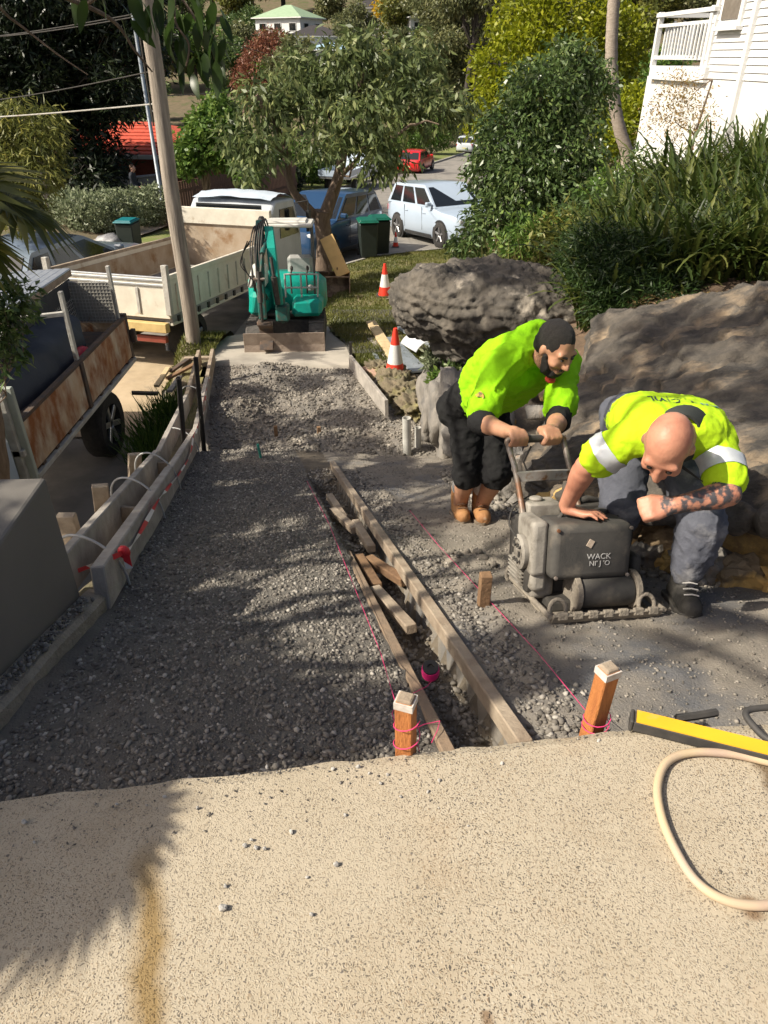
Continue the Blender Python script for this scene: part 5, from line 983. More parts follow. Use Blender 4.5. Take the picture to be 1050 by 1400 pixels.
def car(name, label, loc, fwd, L, W, Hh, paint, grp=None, hood=1.0, belt=1.05, ws=(.22, .02), rear=(-.42, -.49), roof=(-.02, -.38), r=.36, wb=.6, simple=False, cat_='car', pitch=0.0, boxy=.8):
    """x forward. ws: (base, unused) fractions of L from centre; roof: front/rear fractions; rear: roofline end and tail base"""
    rz = math.atan2(fwd[1], fwd[0]); root = thing(name, label, cat_, loc, rz); root.rotation_euler = (0, pitch, rz); hw = W / 2; g = .2
    st = []
    for (fx, zt, k, zb) in ((.5, .62, .74, .34), (.485, hood * .86, .86, .24), (.43, hood * .95, .96, g), (.30, hood, 1.0, g), (ws[0], belt * .99, 1.0, g), (0, belt, 1.0, g), (-.25, belt * 1.02, 1.0, g), (-.40, belt * 1.03, .98, g), (-.475, belt * 1.0, .92, .26), (-.5, belt * .82, .84, .36)):
        x = fx * L; w = hw * k; m_ = (zb + zt) / 2
        half = [(w * .88, zb), (w * .985, zb + .10), (w, m_), (w * .985, zt - .12), (w * .93, zt - .025), (w * .72, zt)]
        st.append([(x, a, b) for a, b in half] + [(x, -a, b) for a, b in reversed(half)])
    mb = MB(); mb.loft(st); body = mb.build('body', paint, root, smooth=True, bev=.0)
    A, B, C, D = (ws[0] * L, belt - .02), (roof[0] * L, Hh), (roof[1] * L, Hh * .985), (rear[1] * L * .97, belt - .02)
    wbs, wrf = hw * .93, hw * boxy
    cab = MB(); ring = []
    for sx in (1, -1): ring.append([(A[0], sx * wbs, A[1]), (B[0], sx * wrf, B[1] - .04), (B[0] - .12, sx * wrf * .97, B[1] + .0), (C[0] + .1, sx * wrf * .97, C[1]), (C[0], sx * wrf, C[1] - .04), (D[0], sx * wbs, D[1])])
    mid = [(p[0], 0, p[2] + (.035 if 0 < i < 5 else 0)) for i, p in enumerate(ring[0])]
    cab.loft([ring[0], mid, ring[1]], caps=True); cb = cab.build('cabin', paint, root, smooth=True)
    # glass
    def lerp2(p, q, k): return (p[0] + (q[0] - p[0]) * k, p[1] + (q[1] - p[1]) * k)
    def pane(nm, pts, off, m, parent=cb):
        mb = MB(); n = (V(pts[1]) - V(pts[0])).cross(V(pts[2]) - V(pts[0])).normalized(); o_ = V(off); n = n if n.dot(o_) > 0 else -n
        a = [V(p) + n * .007 for p in pts]; b = [V(p) - n * .03 for p in pts]; k = len(pts); mb.add(a + b, [tuple(range(k)), tuple(reversed(range(k, 2 * k)))] + [(i, i + k, (i + 1) % k + k, (i + 1) % k) for i in range(k)]); return mb.build(nm, m, parent)
    def sp(x, z, sx): k = (z - A[1]) / (Hh - .04 - A[1]); return (x, sx * (wbs + (wrf - wbs) * k), z)
    zlo, zhi = belt + .04, Hh - .10
    def xl_(z): k = (z - A[1]) / (Hh - .04 - A[1]); return A[0] + (B[0] - A[0]) * k
    def xr_(z): k = (z - D[1]) / (Hh - .04 - D[1]); return D[0] + (C[0] - D[0]) * k
    cuts_ = [0, .36, .70, 1.0] if not simple else [0, .5, 1.0]
    for sx in (1, -1):
        for i in range(len(cuts_) - 1):
            k0, k1 = cuts_[i] + .025, cuts_[i + 1] - .025; f0, f1 = xl_(zlo) - .08, xr_(zlo) + .10; h0, h1 = xl_(zhi) - .10, xr_(zhi) + .10
            pane('side_window', [sp(f0 + (f1 - f0) * k0, zlo, sx), sp(f0 + (f1 - f0) * k1, zlo, sx), sp(h0 + (h1 - h0) * k1, zhi, sx), sp(h0 + (h1 - h0) * k0, zhi, sx)], (0, sx, 0), m_glass)
    zz = Hh - .08; kf = (zz - A[1]) / (Hh - .04 - A[1]); pane('windscreen', [(xl_(zlo - .02), -wbs * .93, zlo - .02), (xl_(zlo - .02), wbs * .93, zlo - .02), (xl_(zz), wrf * .92, zz), (xl_(zz), -wrf * .92, zz)], (1, 0, .3), m_glass)
    pane('rear_window', [(xr_(zlo), -wbs * .86, zlo), (xr_(zlo), wbs * .86, zlo), (xr_(zz), wrf * .86, zz), (xr_(zz), -wrf * .86, zz)], (-1, 0, .3), m_glass)
    for sx in (1, -1):
        for fx in (wb / 2, -wb / 2):
            wheel(root, fx * L, sx * (hw - .075), r, .22, 5)
            mb = MB(); mb.lathe([(r * 1.02, -.012), (r * 1.17, -.012), (r * 1.17, .012), (r * 1.02, .012)], 24, Matrix.Translation((fx * L, sx * hw * .985, r)) @ RXm); mb.lathe([(0, -.01), (r * 1.10, -.01), (r * 1.10, .004), (0, .004)], 24, Matrix.Translation((fx * L, sx * (hw * .972), r)) @ RXm); mb.build('wheel_arch', m_trim, body)
        mb = MB(); mb.box((.478 * L, sx * hw * .66, hood * .78), (.10, hw * .34, .12), sx * -.25); mb.build('headlight', m_headl, body, bev=.03)
        mb = MB(); mb.box((-.478 * L, sx * hw * .80, belt * .82), (.10, hw * .22, .22), sx * .2); mb.build('tail_light', m_taill, body, bev=.03)
        mb = MB(); mb.box((ws[0] * L - .22, sx * (hw + .06), belt + .10), (.13, .20, .13)); mb.build('mirror', paint, body, bev=.03)
        mb = MB(); mb.box((0, sx * (hw - .015), .30), (wb * L * .62, .05, .10)); mb.build('sill', m_trim, body, bev=.01)
        for k in (.09, -.16):
            mb = MB(); mb.box((k * L, sx * (hw * .992 + .004), belt * .83), (.2, .03, .03)); mb.build('door_handle', paint, body, bev=.008)
            mb = MB(); mb.box((k * L - .14, sx * (hw * .992), belt * .68), (.012, .016, belt * .6)); mb.build('door_gap', m_trim, body)
    mb = MB(); mb.box((.488 * L, 0, hood * .62), (.06, hw * 1.1, .14)); mb.box((.485 * L, 0, .36), (.06, hw * 1.2, .12)); mb.build('grille', m_trim, body, bev=.02)
    mb = MB(); mb.box((-.497 * L, 0, .55), (.03, .37, .11)); mb.build('number_plate', m_plate_, body)
    return root
def paint(name, c): 
    m = mat(name, c, tuple(x * .95 for x in c), 2, .28, 0.0, spec=.6); m.node_tree.nodes['Principled BSDF'].inputs['Coat Weight'].default_value = .6; return m
p_white = paint('sky_tinted_white_paint', (.40, .48, .58)); p_blue = paint('dark_blue_car_paint', (.012, .045, .11)); p_red = paint('red_car_paint', (.55, .012, .015)); p_silver = paint('silver_car_paint', (.5, .54, .58)); p_grey = paint('grey_blue_car_paint', (.16, .2, .25))  # blue tint in the white paint stands in for reflected sky
def gz_(x, y): return float(S(y)) + .03
car('parked_suv', 'white four door SUV with dark windows parked beyond the lawn by the bins', (2.0, 25.6, gz_(2, 25.6)), (.45, -.89), 4.82, 1.94, 1.78, p_white, hood=1.08, belt=1.16, ws=(.22, 0), roof=(.05, -.40), rear=(-.42, -.485), r=.39, pitch=-.07)
car('parked_suv', 'dark blue SUV parked behind the tree trunk beside the white truck cab', (-1.75, 22.4, gz_(-1.7, 22.4)), (-.40, -.92), 4.7, 1.88, 1.72, p_blue, hood=1.05, belt=1.12, ws=(.22, 0), roof=(.05, -.40), rear=(-.42, -.485), r=.37, pitch=-.07)
car('parked_car', 'bright red hatchback parked along the far kerb', (2.4, 58, gz_(2.4, 58)), (.32, .95), 4.3, 1.8, 1.48, p_red, roof=(.0, -.36), belt=.95, hood=.92, r=.33, simple=True)
car('parked_car', 'pale silver hatchback parked farthest along the far verge', (8.4, 79, gz_(8.4, 79)), (.3, .95), 4.1, 1.75, 1.5, p_silver, roof=(.0, -.38), belt=.95, hood=.92, r=.32, simple=True)
car('parked_car', 'light grey sedan on the road behind the leafy shrub', (12.5, 88, gz_(12, 88)), (-.3, -.95), 4.4, 1.8, 1.45, paint('light_grey_paint', (.4, .45, .45)), roof=(-.02, -.33), belt=.95, hood=.92, r=.32, simple=True)
car('parked_car', 'grey blue car parked beside the kerb behind the palm fronds', (-6.75, 15.1, gz_(-6.75, 15.1)), (.22, .97), 4.7, 1.85, 1.5, p_grey, roof=(.0, -.36), belt=.98, hood=.95, r=.33)
# white ute behind the street tree
root = thing('white_ute', 'white tray back ute parked behind the street tree branches', 'ute', (-1.9, 45.5, gz_(0, 45.5)), math.atan2(.95, .32)); mb = MB(); mb.prism([(-.2, .5), (-.2, 1.1), (.35, 1.75), (1.3, 1.75), (1.75, 1.15), (2.5, 1.0), (2.6, .5)], -.9, .9, 'y'); mb.v = [V((q.x, q.y, q.z)) for q in mb.v]; mb.build('cab', p_white, root, bev=.05)
mb = MB(); mb.box((-1.5, 0, .82), (2.4, 1.85, .1)); mb.build('tray', m_rim, root); 
for sx in (1, -1):
    mb = MB(); mb.box((-1.5, sx * .92, 1.05), (2.4, .04, .3)); mb.build('tray_side', p_white, root); mb = MB(); mb.prism([(.42, 1.15), (.55, 1.62), (1.2, 1.62), (1.52, 1.15)], sx * .9, sx * .915, 'y'); mb.build('side_window', m_glass, root)
    for x in (1.7, -1.6): wheel(root, x, sx * .82, .34, .22)
mb = MB(); mb.box((-2.71, 0, 1.05), (.04, 1.85, .3)); mb.build('tailgate', p_white, root)

# ================================================================== rusty tipper truck
m_rust = mat('rusted_panel', (.52, .46, .36), (.40, .20, .07), 2.6, .85, bump=.4, bscale=30, c3=(.24, .085, .025), s3=3.4, lo3=.45, hi3=.62, stretch=(1, 1, .55), detail=9)
m_frame = mat('pale_frame_paint', (.46, .45, .41), (.34, .32, .28), 9, .7, bump=.25, c3=(.26, .17, .1), s3=8, lo3=.6, hi3=.72); m_rustd = mat('dark_rust_steel', (.11, .07, .045), (.06, .05, .045), 12, .85, bump=.4); m_tarp = mat('dark_tarpaulin', (.022, .028, .038), (.034, .04, .05), 5, .6, bump=.3, bscale=10); m_alu = mat('bare_aluminium', (.62, .64, .66), (.5, .52, .54), 12, .35, .7); m_palegreen = mat('pale_green_panel', (.40, .43, .38), (.33, .36, .31), 4, .7)
xo, y0, y1, zt, zb = -3.18, 5.66, 8.56, -2.70, -3.17; org = V((-4.1, 7.0, gz_(0, 7))); root = thing('tipper_truck', 'small tray truck with rust stained drop sides and loaded tray', 'truck', org)
def W(mb, name, m, bev=0.0, par=None, smooth=False): return mb.build(name, m, par or root, bev, smooth, org=org)
for i, (a, b) in enumerate(((y0, 7.02), (7.08, y1))):
    mb = MB(); mb.box((xo, (a + b) / 2, (zt + zb) / 2), (.035, b - a, zt - zb)); W(mb, 'side_panel', m_rust, .004)
mb = MB(); mb.box((xo + .004, 7.05, (zt + zb) / 2), (.07, .075, zt - zb + .03)); W(mb, 'centre_post', m_rustd, .005)
mb = MB(); mb.box((xo - .01, (y0 + y1) / 2, zt + .018), (.06, y1 - y0, .036)); W(mb, 'top_rail', m_rustd, .004)
mb = MB(); mb.box((xo + .02, (y0 + y1) / 2, zb - .05), (.05, y1 - y0 + .1, .05)); W(mb, 'rope_rail', m_frame, .004)
for k in range(9):
    mb = MB(); mb.box((xo + .0, y0 + .15 + k * .32, zb - .02), (.05, .06, .05)); W(mb, 'rail_bracket', m_rustd)
mb = MB(); mb.box((-4.15, (y0 + y1) / 2, zb - .02), (1.9, y1 - y0, .06)); W(mb, 'tray_floor', m_rustd)
mb = MB(); mb.box((-5.12, (y0 + y1) / 2, (zt + zb) / 2), (.035, y1 - y0, zt - zb)); W(mb, 'side_panel', m_rust)
mb = MB(); mb.box((-4.15, y1 + .02, (zt + zb) / 2), (1.96, .04, zt - zb + .04)); W(mb, 'tailgate', m_rust, .005)
mb = MB(); mb.box((xo - .02, y1 + .03, -2.95), (.09, .07, .62)); W(mb, 'corner_post', m_rustd, .006)
mb = MB(); mb.box((xo + .06, y1 + .06, -2.92), (.06, .07, .16)); W(mb, 'latch', m_rustd, .008)
mb = MB(); mb.box((-4.12, y0 - .05, -2.85), (1.95, .05, 1.0)); hb = W(mb, 'headboard', m_palegreen, .006)
for (x, z0, z1) in ((xo - .06, -3.4, -2.35), (-4.1, -3.4, -2.35)): mb = MB(); mb.box((x, y0 - .10, (z0 + z1) / 2), (.07, .05, z1 - z0)); W(mb, 'headboard_rib', m_frame, .005, hb)
mb = MB(); mb.box((-4.12, y0 - .10, -2.95), (1.9, .05, .06)); W(mb, 'headboard_rib', m_frame, .005, hb)
def post(a, b, w=.05): mb = MB(); mb.beam(a, b, w, w * .8); return W(mb, 'rack_post', m_frame, .004)
post((xo - .05, y0 + .0, -2.75), (xo - .14, y0 + .02, -2.05)); post((xo - .03, 7.1, zt - .1), (xo - .03, 7.1, -1.96)); post((xo - .04, 8.5, zt - .1), (xo - .04, 8.5, -2.05))
def rbar(a, b, w=.045): mb = MB(); mb.beam(a, b, w, w); return W(mb, 'rack_bar', m_frame, .004)
rbar((xo - .03, 7.1, -2.18), (-3.75, 6.95, -2.2)); rbar((xo - .04, 8.5, -2.28), (-3.72, 8.46, -2.24)); rbar((xo - .13, y0 + .02, -2.4), (-5.0, y0 + .02, -2.4)); rbar((xo - .10, y0 + .05, -2.12), (-3.72, 7.0, -2.15))
mb = MB(); mb.beam((-3.72, 5.75, -2.16), (-3.74, 8.62, -2.16), .06, .07); W(mb, 'canopy_rail', m_dustwood, .005)
rows = []
for i in range(29):
    y = 5.8 + i * .1; rows.append([(-3.70 - k * .105, y, -2.115 - .005 * k * k * .2 + .012 * math.sin(k * PI)) for k in range(14)])
mb = MB(); 
for k in range(14):
    x = -3.76 - k * .1; mb = MB(); mb.box((x, 7.2, -2.118 - .006 * k), (.096, 2.86, .022)); W(mb, 'roof_sheet', m_alu, .008)
def meshpanel(a, b, c, d, nu, nv, name, m, r=.004):
    mb = MB(); a, b, c, d = map(V, (a, b, c, d))
    for i in range(nu + 1): k = i / nu; mb.tube([a.lerp(b, k), d.lerp(c, k)], r, 4)
    for j in range(nv + 1): k = j / nv; mb.tube([a.lerp(d, k), b.lerp(c, k)], r, 4)
    return mb
mb = meshpanel((-3.73, 6.0, -2.2), (-3.73, 8.5, -2.2), (-3.66, 8.5, -2.68), (-3.66, 6.0, -2.68), 56, 11, '', 0); o = W(mb, 'mesh_side', m_frame); tag(o, kind='stuff')
mb = MB(); mb.box((-3.705, 7.25, -2.45), (.012, 2.5, .5)); W(mb, 'mesh_lining', m_tarp)
mb = MB(); mb.box((-3.46, 8.44, -2.46), (.46, .012, .46)); W(mb, 'end_lining', mat('shade_cloth', (.30, .29, .26), (.22, .21, .19), 60, .9))
mb = meshpanel((-3.70, 8.43, -2.22), (-3.22, 8.43, -2.22), (-3.22, 8.43, -2.70), (-3.70, 8.43, -2.70), 12, 12, '', 0, .003); o = W(mb, 'end_mesh', m_frame); tag(o, kind='stuff')
Gp = patch([[(-3.75, 5.75, -2.55), (-3.72, 6.3, -2.45), (-3.70, 7.0, -2.40), (-3.68, 7.9, -2.38)], [(-3.55, 5.8, -2.62), (-3.52, 6.4, -2.55), (-3.48, 7.1, -2.50), (-3.45, 7.9, -2.48)], [(-3.42, 5.9, -2.82), (-3.40, 6.4, -2.74), (-3.36, 7.0, -2.70), (-3.34, 7.7, -2.66)], [(-3.38, 5.95, -3.05), (-3.36, 6.4, -2.98), (-3.32, 7.0, -2.92), (-3.30, 7.6, -2.86)]], 24, 36)
patch_obj('tarpaulin', Gp, m_tarp, root, lambda p: .02 * fbm(p * 4, 3, 91), 1, org)
mb = MB(); mb.box((-4.2, 7.1, -2.95), (1.8, 2.7, .3)); W(mb, 'load', m_rustd, .05)
for i in range(14):
    a = V((random.uniform(-3.5, -3.28), random.uniform(5.9, 8.1), -2.98 + random.uniform(0, .12))); mb = MB(); mb.beam(a, a + V((random.uniform(-.15, .15), random.uniform(.3, .7), random.uniform(-.04, .08))), random.uniform(.02, .06), .02); W(mb, 'scrap_timber', [m_brownwood, m_rustd, m_dustwood][i % 3])
mb = MB(); mb.ell((-3.29, 7.45, -2.74), (.09, .12, .09), 14, 8); W(mb, 'red_container', mat('crimson_plastic', (.4, .01, .03), (.3, .01, .02), 9, .4), smooth=True)
mb = MB(); mb.box((-4.1, 7.0, -3.45), (.9, 3.2, .2)); W(mb, 'chassis', m_rustd)
for (x, y) in ((-3.42, 7.85), (-4.85, 7.85), (-3.42, 4.95), (-4.85, 4.95)):
    w_ = wheel(root, 0, .001, .40, .26, 6, m_rim); w_.rotation_euler = (0, 0, PI / 2); w_.location = V((x, y, float(S(y)) + .03)) - org + V((0, 0, .0))
    if x > -4: w_.rotation_euler = (0, 0, -PI / 2)
mb = MB(); mb.loft([[(-5.05, 5.45, -3.75), (-3.2, 5.45, -3.75), (-3.2, 5.45, -2.75), (-3.32, 5.45, -2.25), (-4.93, 5.45, -2.25), (-5.05, 5.45, -2.75)], [(-5.05, 4.1, -3.75), (-3.2, 4.1, -3.75), (-3.2, 4.1, -2.85), (-3.32, 4.25, -2.28), (-4.93, 4.25, -2.28), (-5.05, 4.1, -2.85)]]); cabo = W(mb, 'cab', p_white, .05)
mb = MB(); mb.prism([(4.35, -2.85), (4.45, -2.38), (5.2, -2.38), (5.25, -2.85)], -3.195, -3.175, 'x'); W(mb, 'door_window', m_glass, 0, cabo)

# ================================================================== white tray truck
m_cream = mat('cream_tray_paint', (.66, .62, .52), (.56, .52, .43), 5, .7, bump=.15, c3=(.36, .27, .17), s3=3, lo3=.62, hi3=.76); m_trayin = mat('scuffed_tray_inside', (.40, .33, .25), (.30, .22, .14), 3, .8, bump=.25, c3=(.22, .12, .05), s3=2.2, lo3=.56, hi3=.68); m_ochre = mat('ochre_bumper', (.55, .40, .17), (.46, .33, .13), 8, .8)
ang = math.atan2(.97, .25); loc = V((-3.22, 10.55, float(S(12)) + .0)); root = thing('tray_truck', 'white tray truck with empty scuffed tray parked behind the power pole', 'truck', loc); root.rotation_euler = (0, .075, ang)
# local: x forward from the rear right corner, y left (0 right side .. 2.0 left side)
L_, Wd = 3.95, 2.0; z0, z1 = .98, 1.52
def B(c, s, name, m, bev=.006, par=None): mb = MB(); mb.box(c, s); return mb.build(name, m, par or root, bev)
B((L_ / 2, Wd / 2, z0 - .05), (L_, Wd, .1), 'tray_floor', mat('steel_tray_floor', (.34, .33, .33), (.25, .24, .235), 3, .6, .2, c3=(.3, .24, .18), s3=2)); 
for yy, nm in ((.02, 1), (Wd - .02, -1)):
    s_ = B((L_ / 2, yy, (z0 + z1) / 2), (L_, .04, z1 - z0), 'side_panel', m_cream)
    B((L_ / 2, yy + .026 * nm, (z0 + z1) / 2 - .02), (L_ - .1, .012, z1 - z0 - .1), 'inner_skin', m_trayin, 0, s_); B((L_ / 2, yy - .012 * nm, z1 + .01), (L_, .06, .07), 'top_cap', m_dustwood if nm == -1 else m_cream, .006, s_)
    for k in range(11): B((.2 + k * .355, yy - .03 * nm, (z0 + z1) / 2 - .03), (.03, .03, z1 - z0 - .14), 'panel_rib', m_cream, .004, s_)
    for k in range(12): B((.18 + k * .33, yy - .005 * nm, z0 - .07), (.07, .07, .09), 'side_bracket', m_trim, 0, s_)
    B((L_ / 2, yy, z0 - .13), (L_, .05, .05), 'lower_rail', m_cream)
tg = B((-.03, Wd / 2, (z0 + z1) / 2 - .02), (.05, Wd, z1 - z0 + .04), 'tailgate', m_cream)
for k in range(3): B((-.06, .5 + k * .5, (z0 + z1) / 2 - .06), (.03, .05, .38), 'tailgate_rib', m_frame, .004, tg)
for k in range(5): B((-.03 - .012 * (k % 2), Wd / 2, z1 - .02 - k * .035 + .03), (.03 + .02, Wd * .96, .028), 'tailgate_slat', m_alu, .003, tg)
for yy in (.0, Wd): B((-.05, yy, 1.36), (.08, .09, .72), 'corner_post', m_frame, .006)
B((-.12, Wd / 2, z0 - .16), (.12, Wd * .98, .14), 'bumper_beam', m_ochre, .01)
B((-.05, .35, .62), (.08, .5, .1), 'tail_lamp_bar', mat('dull_red_lamp', (.28, .06, .04), (.2, .05, .03), 9, .4), .01); B((-.05, Wd - .35, .62), (.08, .5, .1), 'tail_lamp_bar', MATS['dull_red_lamp'], .01)
B((2.3, Wd / 2, .75), (4.8, .8, .2), 'chassis', m_dk, .02)
B((L_ + .04, Wd / 2, 1.55), (.06, Wd, 1.1), 'headboard', m_trayin, .01); B((L_ + .02, Wd / 2, 1.95), (.1, Wd * 1.02, .3), 'headboard_top', m_cream, .01)
for (x, yy) in ((.95, .3), (.95, Wd - .3), (5.4, .25), (5.4, Wd - .25)):
    w_ = wheel(root, x, .35 if yy > 1 else -.35, .42, .3, 6); w_.location = (0, yy - (.35 if yy > 1 else -.35), 0)
cabp = [(L_ + .35, .7), (L_ + .35, 2.0), (L_ + .6, 2.22), (L_ + 1.6, 2.20), (L_ + 1.95, 1.55), (L_ + 2.05, .7)]
mb = MB(); mb.prism(cabp, .1, Wd - .1, 'y'); cabo = mb.build('cab', mat('white_cab_paint', (.50, .53, .56), (.42, .45, .48), 3, .4), root, bev=.06, seg=3)
mb = MB(); mb.prism([(L_ + .75, 1.5), (L_ + .75, 2.05), (L_ + 1.5, 2.05), (L_ + 1.8, 1.5)], .085, .1, 'y'); mb.build('door_window', m_glass, cabo); mb = MB(); mb.box((L_ + .34, Wd / 2, 1.95), (.02, 1.4, .4)); mb.build('rear_window', m_glass, cabo)
mb = MB(); mb.add([(L_ + 1.69, .2, 2.15), (L_ + 1.69, 1.8, 2.15), (L_ + 1.975, 1.8, 1.58), (L_ + 1.975, .2, 1.58)], [(0, 1, 2, 3)]); mb.add([(L_ + 1.67, .2, 2.15), (L_ + 1.67, 1.8, 2.15), (L_ + 1.955, 1.8, 1.58), (L_ + 1.955, .2, 1.58)], [(0, 1, 2, 3)]); mb.build('windscreen', m_glass, cabo)
mb = MB(); mb.box((L_ + 1.75, -.16, 1.75), (.14, .06, .42)); mb.tube([(L_ + 1.7, .1, 2.1), (L_ + 1.75, -.16, 2.15), (L_ + 1.75, -.16, 1.9)], .015, 6); mb.build('mirror', m_trim, cabo)
rings = []
for i in range(9):
    x = L_ + .45 + i * .14; h = 2.23 + .09 * math.sin(PI * i / 8); rings.append([(x, .15 + j * .21, h + .05 * math.sin(PI * j / 8) + .012 * math.sin(i * 2.3 + j * 1.7)) for j in range(9)])
o = strip('roof_cover', rings, mat('pale_blue_sheet', (.55, .62, .70), (.45, .52, .6), 4, .4), cabo)

# ================================================================== mini excavator
m_teal_ = mat('teal_machine_paint', (.0, .30, .23), (.0, .24, .19), 4, .45, bump=.1, c3=(.06, .16, .13), s3=6, lo3=.6, hi3=.72); m_dteal = mat('worn_dark_teal', (.012, .13, .105), (.02, .08, .07), 8, .55, c3=(.1, .09, .07), s3=9); m_track = mat('track_rubber', (.06, .056, .052), (.11, .1, .09), 14, .9, bump=.5)
root = thing('mini_excavator', 'teal mini excavator with canopy and folded boom on the crossover', 'excavator', (-1.52, 11.05, -3.825)); root.rotation_euler = (-.10, 0, .05)
def X(mb, name, m, bev=0.0, par=None, smooth=False): return mb.build(name, m, par or root, bev, smooth)
m_blade = mat('scraped_blade_steel', (.30, .24, .19), (.2, .15, .115), 6, .7, .2, bump=.4)
mb = MB(); mb.prism([(-.86, .0), (-.80, .02), (-.775, .13), (-.80, .30), (-.86, .31), (-.835, .13)], -.60, .60, 'x'); X(mb, 'dozer_blade', m_blade, .004)
for sx in (-1, 1):
    mb = MB(); mb.beam((sx * .25, -.8, .14), (sx * .25, -.2, .2), .07, .09); X(mb, 'blade_arm', m_dk, .01)
    prof = []
    for (cx, cz, a0, a1) in ((.52, .19, -90, 90), (-.52, .19, 90, 270)):
        for k in range(9): a = rad(a0 + (a1 - a0) * k / 8); prof.append((cx + .19 * math.cos(a), cz + .19 * math.sin(a)))
    mb = MB(); mb.prism([(y, z) for y, z in prof], sx * .47 - .115, sx * .47 + .115, 'x'); tr = X(mb, 'track', m_track, .02)
    for k in range(18):
        if k < 9: y, z, a = -.52 + k * .13, .385, 0
        else: a = rad(-90 - (k - 9) * 20); y, z = -.52 + .195 * math.cos(a - 1.57 + PI), .19 + .195 * math.sin(a - 1.57 + PI)
        mb = MB(); mb.box((sx * .47, y, z), (.235, .045, .025), M=Matrix.Rotation(a, 4, 'X')); X(mb, 'track_lug', m_track, .004, tr)
    for y in (-.52, .52): mb = MB(); mb.lathe([(0, -.12), (.12, -.12), (.12, .12), (0, .12)], 16, Matrix.Translation((sx * .47, y, .19)) @ RX); X(mb, 'track_roller', m_dk, .005)
mb = MB(); mb.box((0, 0, .30), (.72, .8, .2)); mb.lathe([(0, .38), (.3, .38), (.3, .46), (0, .46)], 24); X(mb, 'undercarriage', m_dk, .02)
# upper body
mb = MB(); mb.loft([[(.10, -.48, .46), (.55, -.46, .46), (.57, -.40, .70), (.12, -.44, .70)], [(.10, .0, .46), (.58, .0, .46), (.58, .0, .72), (.12, .0, .72)]]); X(mb, 'right_nose', m_teal_, .05)
mb = MB(); mb.loft([[(-.56, -.36, .46), (-.28, -.46, .46), (-.26, -.46, .80), (-.52, -.34, .80)], [(-.60, .3, .46), (-.2, .3, .46), (-.2, .3, .86), (-.58, .3, .86)]]); X(mb, 'left_nose', m_teal_, .06)
mb = MB(); mb.lathe([(.0, .46), (.6, .46), (.63, .55), (.62, .88), (.5, .98), (0, 1.0)], 28, Matrix.Diagonal((1, .72, 1, 1)) ); mb.v = [q + V((0, .38, 0)) for q in mb.v]; X(mb, 'rear_counterweight', m_teal_, 0, None, True)
mb = MB(); mb.box((0, .05, .47), (1.05, .8, .04)); X(mb, 'floor_plate', m_dk, .01)
mb = MB(); mb.loft([[(-.55, -.3, .86), (-.27, -.36, .86), (-.30, -.3, 1.06), (-.5, -.26, 1.06)], [(-.58, .25, .88), (-.25, .25, .88), (-.28, .2, 1.16), (-.5, .2, 1.16)]]); cw = X(mb, 'engine_cowl', mat('white_machine_paint', (.6, .6, .56), (.5, .5, .46), 6, .5), .03)
for k in range(4): mb = MB(); mb.box((-.50 + .05 * k, -.33 + .01 * k, .97), (.02, .03, .16), M=Matrix.Rotation(.3, 4, 'Y')); X(mb, 'vent_slot', m_dk, 0, cw)
mb = MB(); mb.box((.22, .2, .80), (.42, .4, .16)); mb.box((.22, .4, 1.02), (.40, .1, .46)); X(mb, 'seat', mat('grey_vinyl', (.33, .33, .32), (.26, .26, .25), 9, .6), .05)
m_cage = mat('dark_tube', (.05, .05, .048), (.1, .095, .09), 20, .5)
for i, path in enumerate(([(.02, -.28, .72), (.02, -.26, 1.06)], [(.50, -.30, .72), (.52, -.28, 1.06)], [(.02, -.26, 1.05), (.52, -.28, 1.05)], [(.02, -.28, .86), (.52, -.30, .86)], [(.26, -.30, .72), (.26, -.28, 1.05)])): mb = MB(); mb.tube(path, .014, 8); X(mb, 'guard_rail', mat('pale_tube', (.42, .42, .4), (.3, .3, .28), 20, .5), 0, None, True)
for x in (.10, .34): mb = MB(); mb.tube([(x, -.14, .75), (x, -.17, 1.02), (x + .02, -.15, 1.1)], .013, 8); mb.ell((x + .02, -.15, 1.12), (.025, .025, .04), 8, 6); X(mb, 'control_lever', m_dk, 0, None, True)
# canopy
mb = MB(); mb.box((.08, .12, 1.73), (.78, .86, .055)); mb.box((.08, .1, 1.77), (.6, .66, .035)); X(mb, 'canopy_roof', mat('pale_canopy', (.60, .59, .54), (.5, .48, .43), 6, .6), .03)
for x in (-.24, .42): mb = MB(); mb.tube([(x, .52, .9), (x, .52, 1.62), (x, .46, 1.72)], .025, 8); X(mb, 'canopy_post', m_cage, 0, None, True)
mb = MB(); mb.tube([(.46, -.24, .75), (.47, -.26, 1.3), (.44, -.2, 1.71)], .016, 8); X(mb, 'canopy_post', m_cage, 0, None, True)
mb = MB(); mb.lathe([(0, 0), (.05, 0), (.055, .05), (.03, .09), (0, .09)], 12, Matrix.Translation((-.28, -.1, 1.76))); X(mb, 'work_lamp', m_dk, .0, None, True)
